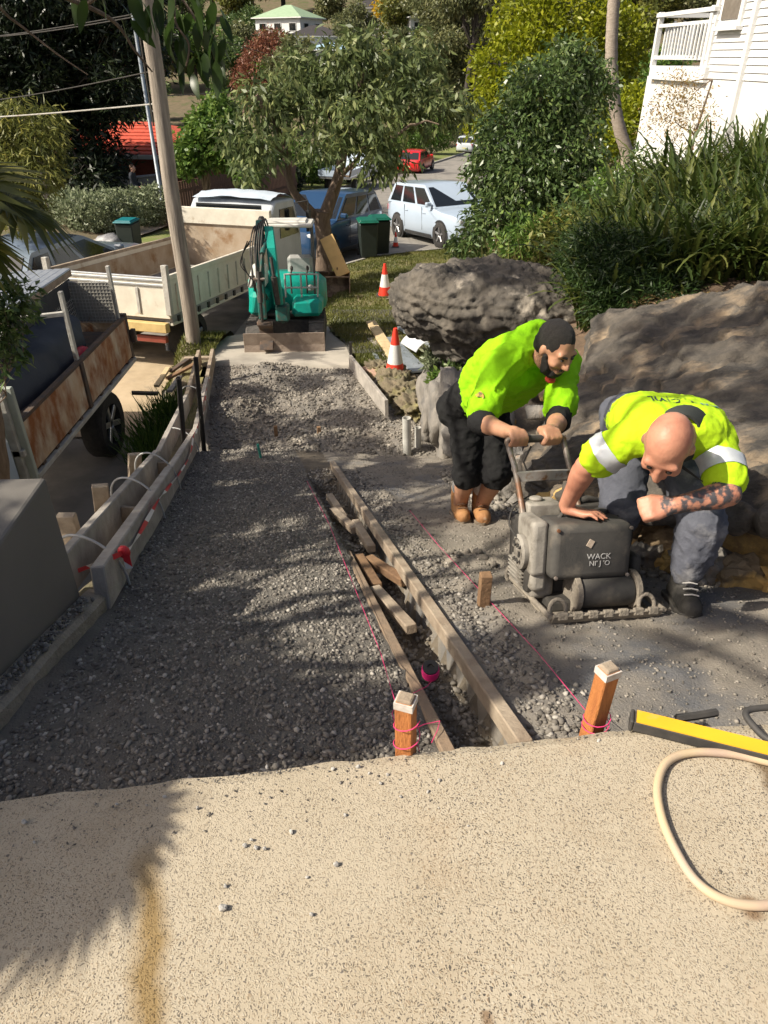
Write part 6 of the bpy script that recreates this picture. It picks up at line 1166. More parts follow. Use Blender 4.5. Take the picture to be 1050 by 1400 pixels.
# swing post, boom, dipper, bucket
mb = MB(); mb.box((-.02, -.56, .55), (.2, .22, .26)); mb.tube([(-.02, -.6, .4), (-.02, -.6, .8)], .05, 10); X(mb, 'swing_post', m_dteal, .03)
def boom(pts, w, hs, name, m):
    rings = []
    for i, p in enumerate(pts):
        p = V(p); d = V(pts[min(i + 1, len(pts) - 1)]) - V(pts[max(i - 1, 0)]); d.normalize(); u = V((1, 0, 0)); v = d.cross(u).normalized(); h = hs[i]
        rings.append([p + u * w / 2 + v * h / 2, p - u * w / 2 + v * h / 2, p - u * w / 2 - v * h / 2, p + u * w / 2 - v * h / 2])
    mb = MB(); mb.loft(rings); return X(mb, name, m, .012)
boom([(-.06, -.62, .70), (-.08, -.78, 1.12), (-.10, -.72, 1.45), (-.14, -.5, 1.72)], .13, [.14, .19, .18, .12], 'boom', m_teal_)
boom([(-.27, -.42, 1.80), (-.27, -.70, 1.52), (-.28, -.86, 1.0), (-.28, -.90, .52)], .11, [.10, .17, .15, .10], 'dipper_arm', m_dteal)
mb = MB(); mb.tube([(-.06, -.80, .72), (-.08, -.93, 1.12)], .04, 10); mb.tube([(-.08, -.93, 1.12), (-.10, -.92, 1.38)], .022, 8); X(mb, 'boom_ram', m_dk, 0, None, True)
mb = MB(); mb.tube([(-.17, -.6, 1.62), (-.22, -.9, 1.42)], .035, 10); mb.tube([(-.22, -.9, 1.42), (-.27, -.95, 1.05)], .02, 8); X(mb, 'dipper_ram', m_dteal, 0, None, True)
mb = MB(); mb.tube([(-.28, -.98, 1.2), (-.28, -1.02, .78)], .034, 10); mb.tube([(-.28, -1.02, .78), (-.28, -1.0, .5)], .02, 8); X(mb, 'bucket_ram', m_dk, 0, None, True)
for k in range(6):
    x = -.36 + .03 * k; mb = MB(); mb.tube(catmull([(x, -.62, .75), (x - .05 * (k % 2), -.92, 1.05), (x - .03, -.82, 1.5), (x + .02, -.5, 1.75 + .02 * k), (x + .08, -.42, 1.6)], 20), .011, 6); X(mb, 'hydraulic_hose', m_dk, 0, None, True)
for k in range(3): mb = MB(); mb.tube(catmull([(-.4 - .03 * k, -.5, 1.55), (-.56 - .02 * k, -.45, 1.35 - .05 * k), (-.5, -.5, 1.1), (-.36, -.7, 1.0)], 18), .009, 6); X(mb, 'hydraulic_hose', m_dk, 0, None, True)
mb = MB(); mb.prism([(-1.02, .46), (-.86, .52), (-.74, .42), (-.72, .22), (-.84, .10), (-.98, .09), (-.93, .14), (-.84, .2), (-.82, .36), (-.92, .42)], -.36, -.16, 'x'); X(mb, 'bucket', m_rustd, .008)
mb = MB(); mb.tube([(-.37, -.9, .46), (-.15, -.9, .46)], .035, 10); mb.tube([(-.2, -1.0, 1.1), (-.36, -1.0, 1.1)], .02, 8); X(mb, 'pivot_pin', m_steel, 0, None, True)
# ================================================================== loose buckets, plank, cones, bins, debris
def gl(x, y): return float(max(H(x, y), S(y) + .08)) + .025
m_brust = mat('brown_bucket_steel', (.20, .135, .09), (.12, .08, .055), 8, .75, .2, bump=.4, c3=(.3, .22, .15), s3=5)
def bucket(px, Y, w, lab, rz):
    c = at(px, 400, Y=Y); root = thing('digger_bucket', lab, 'bucket', (c.x, Y, gl(c.x, Y)), rz); mb = MB(); outer = [(-.2, .02), (.14, .0), (.30, .12), (.32, .36), (.22, .48), (.20, .46), (.28, .34), (.26, .15), (.12, .035), (-.2, .045)]
    mb.prism(outer, -w / 2, w / 2, 'x'); mb.build('shell', m_brust, root, bev=.006)
    for sx in (-1, 1): mb = MB(); mb.prism([(-.2, .02), (.14, .0), (.30, .12), (.32, .36), (.22, .48), (-.08, .4)], sx * w / 2 - .012, sx * w / 2 + .012, 'x'); mb.build('side_plate', m_brust, root, bev=.004)
    for k in range(6): mb = MB(); mb.box((-w / 2 + .05 + k * (w - .1) / 5, -.25, .03), (.05, .12, .03), taper=.7); mb.build('tooth', m_brust, root, bev=.005)
    for sx in (-.1, .08): mb = MB(); mb.box((sx, .2, .50), (.025, .22, .16)); mb.build('lug', m_brust, root, bev=.01)
    mb = MB(); mb.tube([(-w / 2, -.05, .41), (w / 2, -.05, .41)], .022, 8); mb.build('top_bar', m_brust, root, smooth=True)
    return root
bk1 = bucket(457, 15.6, .68, 'wide brown toothed digger bucket under the leaning plank', .05); bk2 = bucket(415, 16.3, .5, 'narrower brown digger bucket beside the tree trunk', .1)
A = at(470, 386, Y=15.65); Bp = at(446, 324, Y=16.1); beamobj('leaning_plank', A + V((0, 0, .15)), Bp, .30, .045, mat('golden_plywood', (.60, .40, .16), (.5, .33, .13), 5, .8), 'golden timber plank leaning from the bucket on the tree trunk', 'plank', up=(0, -1, .3))
m_cred = mat('cone_orange_red', (.75, .045, .02), (.66, .04, .02), 9, .5); m_cwhite = mat('cone_white', (.72, .72, .70), (.6, .6, .58), 9, .4); m_cbase = mat('cone_black_base', (.04, .035, .035), (.08, .06, .05), 9, .8)
def cone(x, y, z, h, lab, rz=0.0, tilt=(0, 0), base=None):
    root = thing('traffic_cone', lab, 'cone', (x, y, z)); root.rotation_euler = (tilt[0], tilt[1], rz); s = h / .7; mb = MB(); mb.box((0, 0, .02 * s), (.36 * s, .36 * s, .04 * s)); mb.build('base', base or m_cbase, root, bev=.01)
    def seg(z0, z1, m, nm): r = lambda z: .135 * s * (1 - z / .78) + .012 * s; mb = MB(); mb.lathe([(r(z0 - .0), z0 * s), (r(z1), z1 * s)], 22); mb.build(nm, m, root, smooth=True)
    seg(.04, .22, m_cred, 'lower_body'); seg(.22, .48, m_cwhite, 'reflective_collar'); seg(.48, .70, m_cred, 'tip'); return root
p = at(526, 408, Y=15.2); cone(p.x, 15.2, gl(p.x, 15.2), .68, 'orange cone with white band standing alone on the lawn'); 
p = at(540, 516, z=-3.66); cone(p.x, p.y, p.z, .68, 'orange cone with white band standing among the metal offcuts')
p = at(582, 478, Y=10.9); cone(p.x, 10.9, -3.85, .62, 'orange cone mostly hidden behind the curved white sheet')
p = at(525, 330, Y=25.2); cone(p.x, p.y, gz_(p.x, 25.2), .7, 'small far cone right behind the green lidded bins'); p = at(541, 325, Y=24.0); cone(p.x, 24.0, gz_(p.x, 24.0) , .45, 'short plain orange cone beside the white SUV wheel')
m_bin = mat('bin_dark_green', (.012, .02, .018), (.018, .026, .022), 6, .55); m_lid = mat('bin_teal_lid', (.0, .10, .062), (.0, .085, .052), 6, .5)
m_lidb = mat('bin_blue_teal_lid', (.0, .14, .16), (.0, .12, .14), 6, .5)
def bin_(x, y, z, rz, lab, lid, s=1.0):
    root = thing('wheelie_bin', lab, 'bin', (x, y, z), rz); mb = MB(); mb.box((0, 0, .5 * s), (.46 * s, .56 * s, .92 * s), taper=1.16); mb.build('body', m_bin, root, bev=.03)
    mb = MB(); mb.box((0, -.02, 1.0 * s), (.58 * s, .72 * s, .05)); mb.box((0, -.02, 1.03 * s), (.5 * s, .6 * s, .05)); ld = mb.build('lid', lid, root, bev=.025); mb = MB(); mb.tube([(-.24 * s, .40 * s, .97 * s), (.24 * s, .40 * s, .97 * s)], .02, 8); mb.build('handle', m_bin, root, smooth=True)
    for sx in (-1, 1): mb = MB(); mb.lathe([(0, -.03), (.1, -.03), (.1, .03), (0, .03)], 14, Matrix.Translation((sx * .25 * s, .26 * s, .1)) @ RX); mb.build('wheel', m_tyre, root, smooth=True)
p = at(503, 353, Y=21.3); bin_(p.x, 21.3, gl(p.x, 21.3), .15, 'green lidded wheelie bin on the lawn edge, in front of its twin', m_lid); p = at(519, 347, Y=22.0); bin_(p.x, 22.0, gl(p.x, 22.0), .2, 'teal lidded wheelie bin half behind the other by the cones', m_lid)
p = at(176, 318, Y=22.5); bin_(p.x, 22.5, float(H(p.x, 22.5)) - .1, -.1, 'wheelie bin with blue teal lid by the pale hedge', m_lidb)
# broken bags / rubbish beside that bin
p = at(146, 312, Y=22.3); o = link('rubbish_bag', rock_mesh('rubbish_bag', (.4, .35, .3), 210, 3, .35, 1.5), mat('grey_rubbish_bag', (.12, .12, .13), (.3, .3, .3), 5, .5), None, True); o.location = (p.x, 22.3, float(H(p.x, 22.3)) + .15); tag(o, 'crumpled grey rubbish heap beside the blue lidded bin', 'rubbish')
# debris by the standing cone
zd = -3.72
def slab_(px0, py0, px1, py1, w, h, m, lab, cat_, name, z0=zd, z1=None): 
    A = at(px0, py0, z=z0); Bq = at(px1, py1, z=z1 if z1 is not None else z0); return beamobj(name, A, Bq, w, h, m, lab, cat_)
slab_(507, 440, 545, 500, .16, .045, m_pale, 'pale new plank lying on the wire mesh', 'plank', 'new_plank', -3.74, -3.64); slab_(508, 463, 552, 512, .14, .04, m_greywood, 'weathered plank beside the pale new plank', 'plank', 'old_plank', -3.76, -3.66)
m_zinc = mat('galvanised_sheet', (.40, .44, .48), (.3, .34, .37), 6, .4, .5)
slab_(528, 462, 574, 508, .26, .03, m_zinc, 'flat galvanised sheet behind the cone with metal offcuts', 'sheet', 'metal_sheet', -3.70, -3.60); slab_(512, 484, 530, 520, .06, .05, m_zinc, 'thin galvanised frame bar left of the cone with metal offcuts', 'bar', 'frame_bar', -3.70, -3.62)
slab_(525, 535, 562, 520, .16, .03, mat('white_panel', (.62, .66, .7), (.55, .58, .62), 8, .6), 'short bright white panel in front of the cone with metal offcuts', 'panel board', 'white_offcut', -3.64, -3.60); slab_(498, 503, 522, 513, .14, .05, mat('red_brick_slab', (.45, .3, .22), (.38, .24, .17), 8, .9), 'pinkish broken slab on the soil heap by the form board', 'slab', 'broken_slab', -3.62, -3.60)
slab_(545, 448, 600, 480, .05, .05, m_zinc, 'long galvanised tube lying across the mesh', 'tube', 'metal_tube', -3.76, -3.66)
c = at(578, 478, Y=10.0); root = thing('curved_sheet', 'curved white metal sheet tipped beside the boulder', 'sheet', (c.x, c.y, c.z), .5); rows = []
for i in range(13):
    a = rad(10 + 150 * i / 12); rows.append([(.26 * math.cos(a), y, .20 * math.sin(a)) for y in (-.22, .22)])
o = strip('sheet', rows, mat('white_sheet_metal', (.66, .68, .70), (.55, .57, .6), 6, .4), root); so_ = o.modifiers.new('solid', 'SOLIDIFY'); so_.thickness = .008
c = at(548, 404, Y=15.0); root = thing('soil_scoop', 'grey bent scoop shaped sheet lying behind the lone lawn cone', 'scoop', (c.x + .1, 15.0, gl(c.x, 15.0)), -.4); rows = [[(-.3 + .1 * i, y, .02 + .06 * (abs(y) * 2) ** 2 + .035 * i) for y in np.linspace(-.4, .4, 7)] for i in range(8)]
o = strip('sheet', rows, mat('dirty_metal_sheet', (.36, .3, .24), (.28, .23, .18), 6, .6, .2), root); so_ = o.modifiers.new('solid', 'SOLIDIFY'); so_.thickness = .012
m_wire = mat('grey_wire', (.12, .12, .11), (.2, .19, .17), 30, .6, .4)
cs = [(452, 425), (560, 422), (595, 505), (478, 508)]; cc = [at(a, b, Y=y) for (a, b), y in zip(cs, (13.6, 13.6, 10.2, 10.0))]; cc = [V((q.x, q.y, gl(q.x, q.y) + .03)) for q in cc]; org = cc[0].copy(); mb = meshpanel(*[q - org for q in cc], 30, 46, '', 0, .0045); o = mb.build('wire_mesh', m_wire); o.location = org; tag(o, 'flat sheet of square wire mesh lying on the lawn', 'wire mesh')
for (px, py, Y, h) in ((480, 500, 9.75, .32),):
    p = at(px, py, Y=Y); mb = MB(); mb.beam((0, 0, -.1), (0, 0, h), .04, .04); o = mb.build('mesh_picket', m_black); o.location = (p.x, Y, -3.72); tag(o, 'short dark picket at the lawn corner by the wire mesh', 'picket')
# pvc pipes by the wall
m_pvc = mat('white_pvc', (.55, .54, .5), (.42, .41, .37), 7, .5)
for (px, py, Y, h, r, lab) in ((557, 606, 6.62, .46, .045, 'taller upright white PVC pipe against the stone wall'), (572, 604, 6.72, .30, .035, 'shorter upright white PVC pipe tucked behind the taller one')):
    p = at(px, py, Y=Y); mb = MB(); mb.lathe([(r * .85, 0), (r, 0), (r, h), (r * .85, h), (r * .8, h - .05)], 16); o = mb.build('pvc_pipe', m_pvc, smooth=True); o.location = (p.x, Y, -3.56); o.rotation_euler = (.03, -.03, 0); tag(o, lab, 'pipe')
# soil heap by the board
for i, (x, y, r) in enumerate(((.12, 8.4, .28), (.02, 8.9, .25), (-.2, 9.3, .2), (.25, 7.9, .25))):
    o = link('soil_heap', rock_mesh('soil_heap', (r * .9, r * 1.4, r * .5), 150 + i, 5, .42, 4.5), m_bank, None, True); o.location = (x + .12, y, float(DRz(y)) + .02); tag(o, 'rough heap of brown soil behind the edge standing form board', 'soil heap', 'soil heaps behind the form board')
# broken timber by the pole
for i, (a, b, m, lab) in enumerate((((228, 518), (268, 497), m_brownwood, 'long broken brown board lying towards the power pole'), ((233, 508), (262, 488), m_rustd, 'dark weathered board lying on the bank below the pole'), ((252, 490), (292, 489), m_dustwood, 'short board lying across the bank top by the crossover'), ((214, 528), (230, 503), m_pale, 'pale board propped upright on the bank edge'), ((180, 537), (216, 538), m_rustd, 'thin dark strip of wood lying on the road edge'), ((232, 535), (246, 515), m_greywood, 'grey split board poking out above the weeds'))):
    A = at(a[0], a[1], z=-3.72 + .03 * i); Bq = at(b[0], b[1], z=-3.66); beamobj('broken_board', A, Bq, .07, .035, m, lab, 'board')
for i in range(3):
    y = (3.2, 3.9, 5.0)[i]; x = float(XL(y)) - .32; mb = MB(); mb.box((0, 0, .0), (.1, .05, .3)); o = mb.build('support_peg', m_dustwood, bev=.005); o.location = (x, y, ztop(y) - .14); o.rotation_euler = (0, .1 * i, .3 * i); tag(o, 'rough timber peg bracing the street side formwork', 'peg', 'pegs bracing the formwork')
p = at(229, 470, z=-4.1); mb = MB(); mb.lathe([(0, 0), (.04, 0), (.04, .16), (.016, .2), (.016, .23), (0, .23)], 12); o = mb.build('plastic_bottle', mat('clear_white_plastic', (.6, .62, .62), (.5, .52, .52), 9, .2), smooth=True); o.location = (p.x, p.y, float(S(p.y)) + .03); tag(o, 'small white plastic bottle standing on the road by the pole', 'bottle')
# ================================================================== poles and wires
m_pole = mat('weathered_pole', (.40, .345, .28), (.19, .16, .13), 5, .9, bump=.6, bscale=25, stretch=(5, 5, .35), detail=9)
mb = MB(); pb = V((-2.85, 10.3, -3.75)); tp_ = V((-2.80, 10.35, 4.6)); n = 14; mb.tube([pb.lerp(tp_, k / n) + V((.012 * math.sin(k * 1.3), 0, 0)) - pb for k in range(n + 1)], [.108 - .022 * k / n for k in range(n + 1)], 16)
root = thing('power_pole', 'tall weathered timber power pole on the bank', 'pole', pb); mb.build('shaft', m_pole, root, smooth=True); mb = MB(); mb.box((.0, 0, 8.0), (2.2, .1, .12)); mb.build('crossarm', m_pole, root, bev=.01)
mb = MB(); mb.tube([(-.105, .03, 3.0), (-.10, .03, 5.6)], .012, 6); mb.build('cable_riser', m_dk, root)
p = at(218, 252, Y=28.5); mb = MB(); h = 7.5; root = thing('street_light_pole', 'thin grey metal pole behind the timber power pole', 'pole', (p.x, 28.5, float(H(p.x, 28.5)))); mb.lathe([(0, 0), (.13, 0), (.13, .5), (.075, .55), (.055, h), (0, h)], 14); mb.build('shaft', m_zinc, root, smooth=True); mb = MB(); mb.box((0, 0, .15), (.45, .45, .5)); mb.build('base_box', m_kerb, root, bev=.03)
for i, (a, b, lab) in enumerate((((-260, 60, 13), (212, 14, 10.35), 'upper overhead cable running to the pole from the dark tree'), ((-200, 52, 13.4), (212, 18, 10.38), 'paired overhead cable just under the upper one'), ((-200, 148, 14), (214, 96, 10.35), 'thin slack overhead cable crossing the dark tree'), ((-300, 158, 15), (212, 142, 10.4), 'pale service cable crossing the dark tree lower down'), ((212, 30, 10.4), (470, 95, 60), 'black cable running from the pole to the far houses'), ((213, 132, 10.4), (420, 112, 70), 'lower black cable running off towards the hillside'))):
    A = at(a[0], a[1], Y=a[2]); Bq = at(b[0], b[1], Y=b[2]); P = [A.lerp(Bq, k / 14) - V((0, 0, .12 * math.sin(PI * k / 14))) for k in range(15)]; cord('overhead_cable', P, .006 if i != 3 else .009, m_dk if i != 3 else m_frame, lab, 'cable')
# ================================================================== foliage materials
L_street = leafmat('street_tree_leaf', (0.055, 0.082, 0.032), (0.13, 0.17, 0.06), (0.32, 0.34, 0.13), .35); L_shrub = leafmat('glossy_dark_leaf', (0.041, 0.074, 0.022), (0.088, 0.142, 0.041), (0.230, 0.284, 0.095), .3, .35, .5); L_yel = leafmat('yellow_green_leaf', (.12, .16, .008), (.24, .27, .012), (.36, .36, .02), .4)
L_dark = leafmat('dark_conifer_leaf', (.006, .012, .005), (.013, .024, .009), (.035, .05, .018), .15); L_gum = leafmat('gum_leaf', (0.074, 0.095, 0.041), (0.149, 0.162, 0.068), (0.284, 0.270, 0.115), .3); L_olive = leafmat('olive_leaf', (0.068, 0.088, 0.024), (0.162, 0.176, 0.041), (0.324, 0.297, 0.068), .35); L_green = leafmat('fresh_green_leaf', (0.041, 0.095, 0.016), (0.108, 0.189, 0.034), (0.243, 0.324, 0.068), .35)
L_hedge = leafmat('pale_hedge_leaf', (.12, .15, .08), (.24, .28, .16), (.42, .44, .30), .3); L_red = leafmat('russet_leaf', (.12, .04, .025), (.22, .085, .05), (.30, .15, .08), .3); L_gold = leafmat('golden_leaf', (.35, .22, .01), (.55, .36, .015), (.65, .45, .03), .4); L_fern = leafmat('fern_frond', (0.024, 0.042, 0.009), (0.06, 0.092, 0.017), (0.19, 0.2, 0.05), .4); L_palm = leafmat('palm_blade', (.07, .08, .018), (.13, .145, .028), (.26, .24, .06), .4)
L_grass = leafmat('grass_blade', (.06, .08, .018), (.14, .15, .035), (.28, .25, .09), .3); L_weed = leafmat('weed_blade', (.03, .075, .01), (.06, .13, .02), (.13, .2, .04), .35)
B_brown = mat('grey_brown_bark', (.22, .16, .115), (.12, .085, .06), 6, .9, bump=.7, bscale=25, stretch=(4, 4, 1)); B_dark = mat('dark_bark', (.07, .058, .048), (.035, .03, .026), 6, .9, bump=.7, bscale=25, stretch=(4, 4, 1)); B_pale = mat('pale_bark', (.40, .34, .28), (.26, .215, .175), 6, .9, bump=.4, bscale=25, stretch=(2, 2, 6))
# ================================================================== street tree
p = at(442, 362, Y=17.3); b0 = V((p.x, 17.3, gl(p.x, 17.3) - .05)); root = tag(empty('street_tree', b0), 'leafy street tree with a forked pale trunk above the buckets', 'tree')
def wp(px, py, Y): return at(px, py, Y=Y) - b0
t = MB(); t.tube([V((0, 0, -.1)), V((0, 0, .25)), wp(444, 330, 17.3), wp(440, 300, 17.3), wp(441, 288, 17.3)], [.27, .21, .185, .19, .21], 12)
t.tube(catmull([wp(436, 300, 17.3), wp(415, 278, 17.2), wp(399, 258, 17.2), wp(392, 225, 17.3), wp(388, 195, 17.4), wp(372, 165, 17.2), wp(350, 130, 17.0)], 18), [.115 - .004 * i for i in range(18)], 8)
t.tube(catmull([wp(444, 296, 17.3), wp(456, 262, 17.4), wp(465, 232, 17.5), wp(472, 190, 17.6), wp(485, 140, 17.8), wp(500, 90, 17.8)], 18), [.155 - .006 * i for i in range(18)], 8)
for (a, b, Ya, Yb, r) in (((462, 245), (520, 195), 17.4, 16.8, .07), ((470, 200), (430, 130), 17.5, 17.8, .06), ((478, 165), (560, 120), 17.6, 18.2, .06), ((520, 195), (600, 170), 16.8, 16.6, .045), ((390, 210), (345, 205), 17.3, 16.6, .05), ((490, 130), (470, 70), 17.8, 18.4, .04), ((456, 262), (500, 225), 17.3, 16.4, .04), ((560, 120), (610, 130), 18.2, 18, .035), ((388, 190), (400, 120), 17.4, 18, .045)):
    t.tube(limb(wp(*a, Ya), wp(*b, Yb), .1, 6, .06), [r * (1 - .12 * i) for i in range(7)], 6)
t.build('trunk', B_brown, root, smooth=True)
lob = []
for (px, py, Y, rx, rz) in ((470, 95, 17.8, .85, .6), (540, 110, 17.9, .9, .65), (590, 150, 17.4, .75, .6), (420, 130, 17.6, .8, .65), (365, 140, 17.2, .65, .6), (500, 160, 16.8, .9, .6), (440, 190, 16.7, .75, .5), (360, 195, 16.8, .55, .5), (340, 230, 16.6, .35, .4), (510, 220, 16.5, .6, .4), (500, 65, 18.0, .6, .4), (400, 90, 18.0, .5, .4), (570, 80, 18.2, .6, .45), (320, 190, 17.0, .35, .5), (548, 215, 16.6, .3, .3), (630, 140, 17.6, .35, .35)): lob.append((tuple(wp(px, py, Y)), (rx, rx, rz)))
rg = np.random.default_rng(5); P, D, ti = crown_pts(lob, 1050, 7, .09, 1.0, rg, .25, .5); link('crown', leaf_mesh('crown', P, D, .17 + .1 * rg.random(len(P)), .05 + .03 * rg.random(len(P)), ti, rng=rg), L_street, root)
# ================================================================== shrubs and trees mid distance
def lobes_px(lst, base): return [(tuple(at(px, py, Y=Y) - V(base)), (rx, ry, rz)) for (px, py, Y, rx, ry, rz) in lst]
b0 = V((2.3, 12.0, float(H(2.3, 12.0)) - .05)); tree('leafy_shrub', 'tall dark glossy leafed shrub hiding the white SUV nose', 'shrub', b0, [V((0, 0, 0)), V((.05, 0, .6)), V((.1, .1, 1.2))], .07,
    lobes_px([(740, 130, 12.2, .62, .6, .5), (700, 190, 12.0, .62, .6, .5), (770, 200, 12.0, .62, .6, .55), (720, 250, 11.6, .7, .6, .5), (790, 260, 11.8, .5, .5, .5), (680, 300, 11.5, .5, .5, .4), (740, 310, 11.4, .6, .5, .35), (800, 130, 12.6, .45, .5, .5), (670, 240, 12.0, .4, .4, .35), (775, 85, 12.6, .35, .4, .35), (640, 335, 11.6, .3, .3, .25)], b0), 4200, 6, .06, .10, .04, .7, L_shrub, B_brown, seed=3, shell=.35)
b0 = V((8.0, 36, float(H(8, 36)))); tree('bright_tree', 'bright yellow green tree rising behind the dark shrub', 'tree', b0, [V((0, 0, 0)), V((0, 0, 2.5)), V((.3, 0, 4))], .25, lobes_px([(770, 40, 36, 2.2, 2, 1.8), (700, 90, 35, 1.7, 1.6, 1.4), (830, 60, 37, 1.8, 1.8, 1.6), (740, 120, 34, 1.8, 1.6, 1.2), (690, 140, 34, 1.4, 1.3, 1.0), (800, 110, 36, 2, 1.6, 1.5), (720, 30, 37, 1.6, 1.6, 1.2), (660, 160, 34, .9, .9, .8)], b0), 3000, 6, .16, .24, .13, .2, L_yel, B_dark, seed=4, shell=.6)
b0 = V((10.0, 30, float(H(10, 30)))); tree('bright_bush', 'low yellow green bush behind the palm trunk', 'bush', b0, [V((0, 0, 0)), V((0, 0, .5)), V((0, 0, 1))], .08, lobes_px([(850, 165, 29, 1.2, 1, .8), (830, 190, 28, .9, .9, .7), (870, 150, 30, 1, 1, .8)], b0), 700, 6, .1, .2, .1, .2, L_yel, B_dark, seed=14, shell=.5)
b0 = V((-12.5, 31, float(H(-12.5, 31)))); lst = []
rr = random.Random(4)
for i in range(95): lst.append((rr.uniform(-60, 200), rr.uniform(-60, 262), rr.uniform(29.0, 33.5), rr.uniform(.9, 1.6), rr.uniform(.7, 1.2), rr.uniform(.6, 1.0)))
lst = [q for q in lst if not (q[0] > 138 and q[1] > 165) and not (q[0] > 165 and q[1] > 120)]
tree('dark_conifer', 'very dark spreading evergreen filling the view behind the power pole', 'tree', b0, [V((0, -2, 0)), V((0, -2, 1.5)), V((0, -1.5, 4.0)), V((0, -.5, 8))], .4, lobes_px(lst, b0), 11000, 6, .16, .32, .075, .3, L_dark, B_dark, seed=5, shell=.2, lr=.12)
b0 = V((-6.4, 27.5, float(H(-6.4, 27.5)))); tree('green_bush', 'rounded fresh green tree above the brown fence', 'tree', b0, [V((0, 0, 0)), V((0, 0, 1.2)), V((.1, 0, 2.2))], .14, lobes_px([(290, 175, 27.5, .9, .9, .7), (270, 205, 27.3, .8, .8, .65), (315, 200, 27.3, .8, .8, .7), (300, 150, 28, .55, .6, .45), (255, 220, 27.3, .45, .5, .45), (335, 222, 27, .55, .6, .55)], b0), 1500, 6, .12, .2, .11, .3, L_green, B_brown, seed=6, shell=.5)
for i, (px, py, Y, r, lab) in enumerate(((120, 292, 25.5, .75, 'pale variegated hedge shrub nearest the dark trunk'), (150, 285, 26, .7, 'pale variegated hedge shrub behind the rubbish heap'), (185, 283, 27.5, .75, 'pale variegated hedge shrub behind the walking man'), (213, 277, 28.6, .75, 'pale variegated hedge shrub at the foot of the metal pole'), (100, 285, 26, .7, 'pale variegated hedge shrub under the dark evergreen'))):
    c = at(px, py, Y=Y); gz0 = float(H(c.x, Y)); b0 = V((c.x, Y, gz0)); tree('hedge_shrub', lab, 'shrub', b0, [V((0, 0, 0)), V((0, 0, .3)), V((0, 0, .5))], .04, [((0, 0, max(c.z - gz0, .5)), (r * 1.15, r, .62)), ((.5, .1, max(c.z - gz0 - .2, .3)), (r * .7, r * .7, .5))], 500, 6, .07, .13, .07, .0, L_hedge, B_brown, 'pale hedge shrubs', seed=30 + i, shell=.6, limbs=False)
for i, (px, py, Y, r, lm, lab, nm) in enumerate(((400, 215, 44, 1.3, L_green, 'dark hedge mass behind the far verge', 'verge_bush'), (380, 235, 42, 1.0, L_dark, 'low dark bush on the far verge edge', 'verge_bush'), (430, 225, 47, 1.3, L_dark, 'dark bush behind the white ute', 'verge_bush'), (350, 225, 40, 1.1, L_shrub, 'glossy dark bush behind the brown fence end', 'verge_bush'), (590, 175, 74, 1.8, L_green, 'green bush on the verge past the red car', 'verge_bush'), (615, 150, 84, 2.4, L_gum, 'greyish gum sapling past the red car', 'verge_bush'), (545, 190, 68, 1.6, L_green, 'leafy bush directly behind the red car', 'verge_bush'), (500, 205, 58, 1.8, L_shrub, 'dark shrub on the verge between ute and red car', 'verge_bush'), (465, 200, 55, 1.8, L_gum, 'grey green shrub on the verge behind the ute tray', 'verge_bush'))):
    c = at(px, py, Y=Y); gz0 = float(H(c.x, Y)); b0 = V((c.x, Y, gz0)); h = max(c.z - gz0, .6); tree(nm, lab, 'bush', b0, [V((0, 0, 0)), V((0, 0, h * .5)), V((0, 0, h))], .08, [((0, 0, h), (r, r, r * .8)), ((r * .6, 0, h * .7), (r * .8, r * .7, r * .6)), ((-r * .6, .2, h * .6), (r * .8, r * .7, r * .6))], 550, 6, r * .09, .2 * r ** .5, .1 * r ** .5, .3, lm, B_brown, seed=50 + i, shell=.5)
# gum trees with visible trunks above the road
for i, (px, Y, hh, lean, lab) in enumerate(((628, 92, 17, .5, 'tall grey gum tree with several bare trunks above the road bend'), (655, 100, 16, -.6, 'tall gum tree standing behind the bare trunked gum'), (605, 105, 15, .3, 'thin gum tree rising from the far verge'))):
    c = at(px, 180, Y=Y); gz0 = float(H(c.x, Y)); b0 = V((c.x, Y, gz0)); tree('gum_tree', lab, 'tree', b0, [V((0, 0, 0)), V((lean, 0, 4)), V((lean * 2, 0, 9)), V((lean * 2.4, 0, 13))], .42, [((rr.uniform(-4, 4), rr.uniform(-3, 3), hh - rr.uniform(0, 7)), (rr.uniform(1.6, 2.6),) * 2 + (rr.uniform(1.0, 1.8),)) for _ in range(11)], 1500, 6, .3, .5, .18, .7, L_gum, B_dark, seed=70 + i, shell=.4)
# ================================================================== far hillside trees (copies share meshes)
def proto(seed, h, nl, lm, col):
    r_ = random.Random(seed); lobes = [((r_.uniform(-.26, .26) * h, r_.uniform(-.26, .26) * h, h * r_.uniform(.38, .92)), (h * r_.uniform(.13, .22),) * 2 + (h * r_.uniform(.10, .17),)) for _ in range(10)]
    return tree('hillside_tree', 'x', 'tree', V((0, 400, 60)), [V((0, 0, -.5)), V((.1, 0, h * .3)), V((.2, 0, h * .7))], h * .03, lobes, nl, 6, h * .028, h * .055, h * .026, .3, lm, B_dark, None, seed=seed, shell=.45)
protos = [(proto(101, 8, 1100, L_gum, 0), 'grey olive gum tree among the trees covering the far hillside', 'grey olive gums on the far hillside'), (proto(102, 8, 1100, L_olive, 0), 'yellowish olive tree among the trees covering the far hillside', 'yellowish trees on the far hillside'), (proto(103, 7, 1100, L_shrub, 0), 'dark green tree among the trees covering the far hillside', 'dark trees on the far hillside'), (proto(104, 8, 1000, L_green, 0), 'fresh green tree among the trees covering the far hillside', 'fresh green trees on the far hillside')]
rr = random.Random(11); first = [True] * 4; used = 0
houses_px = [(350, 455, 0, 70), (545, 640, 0, 60)]
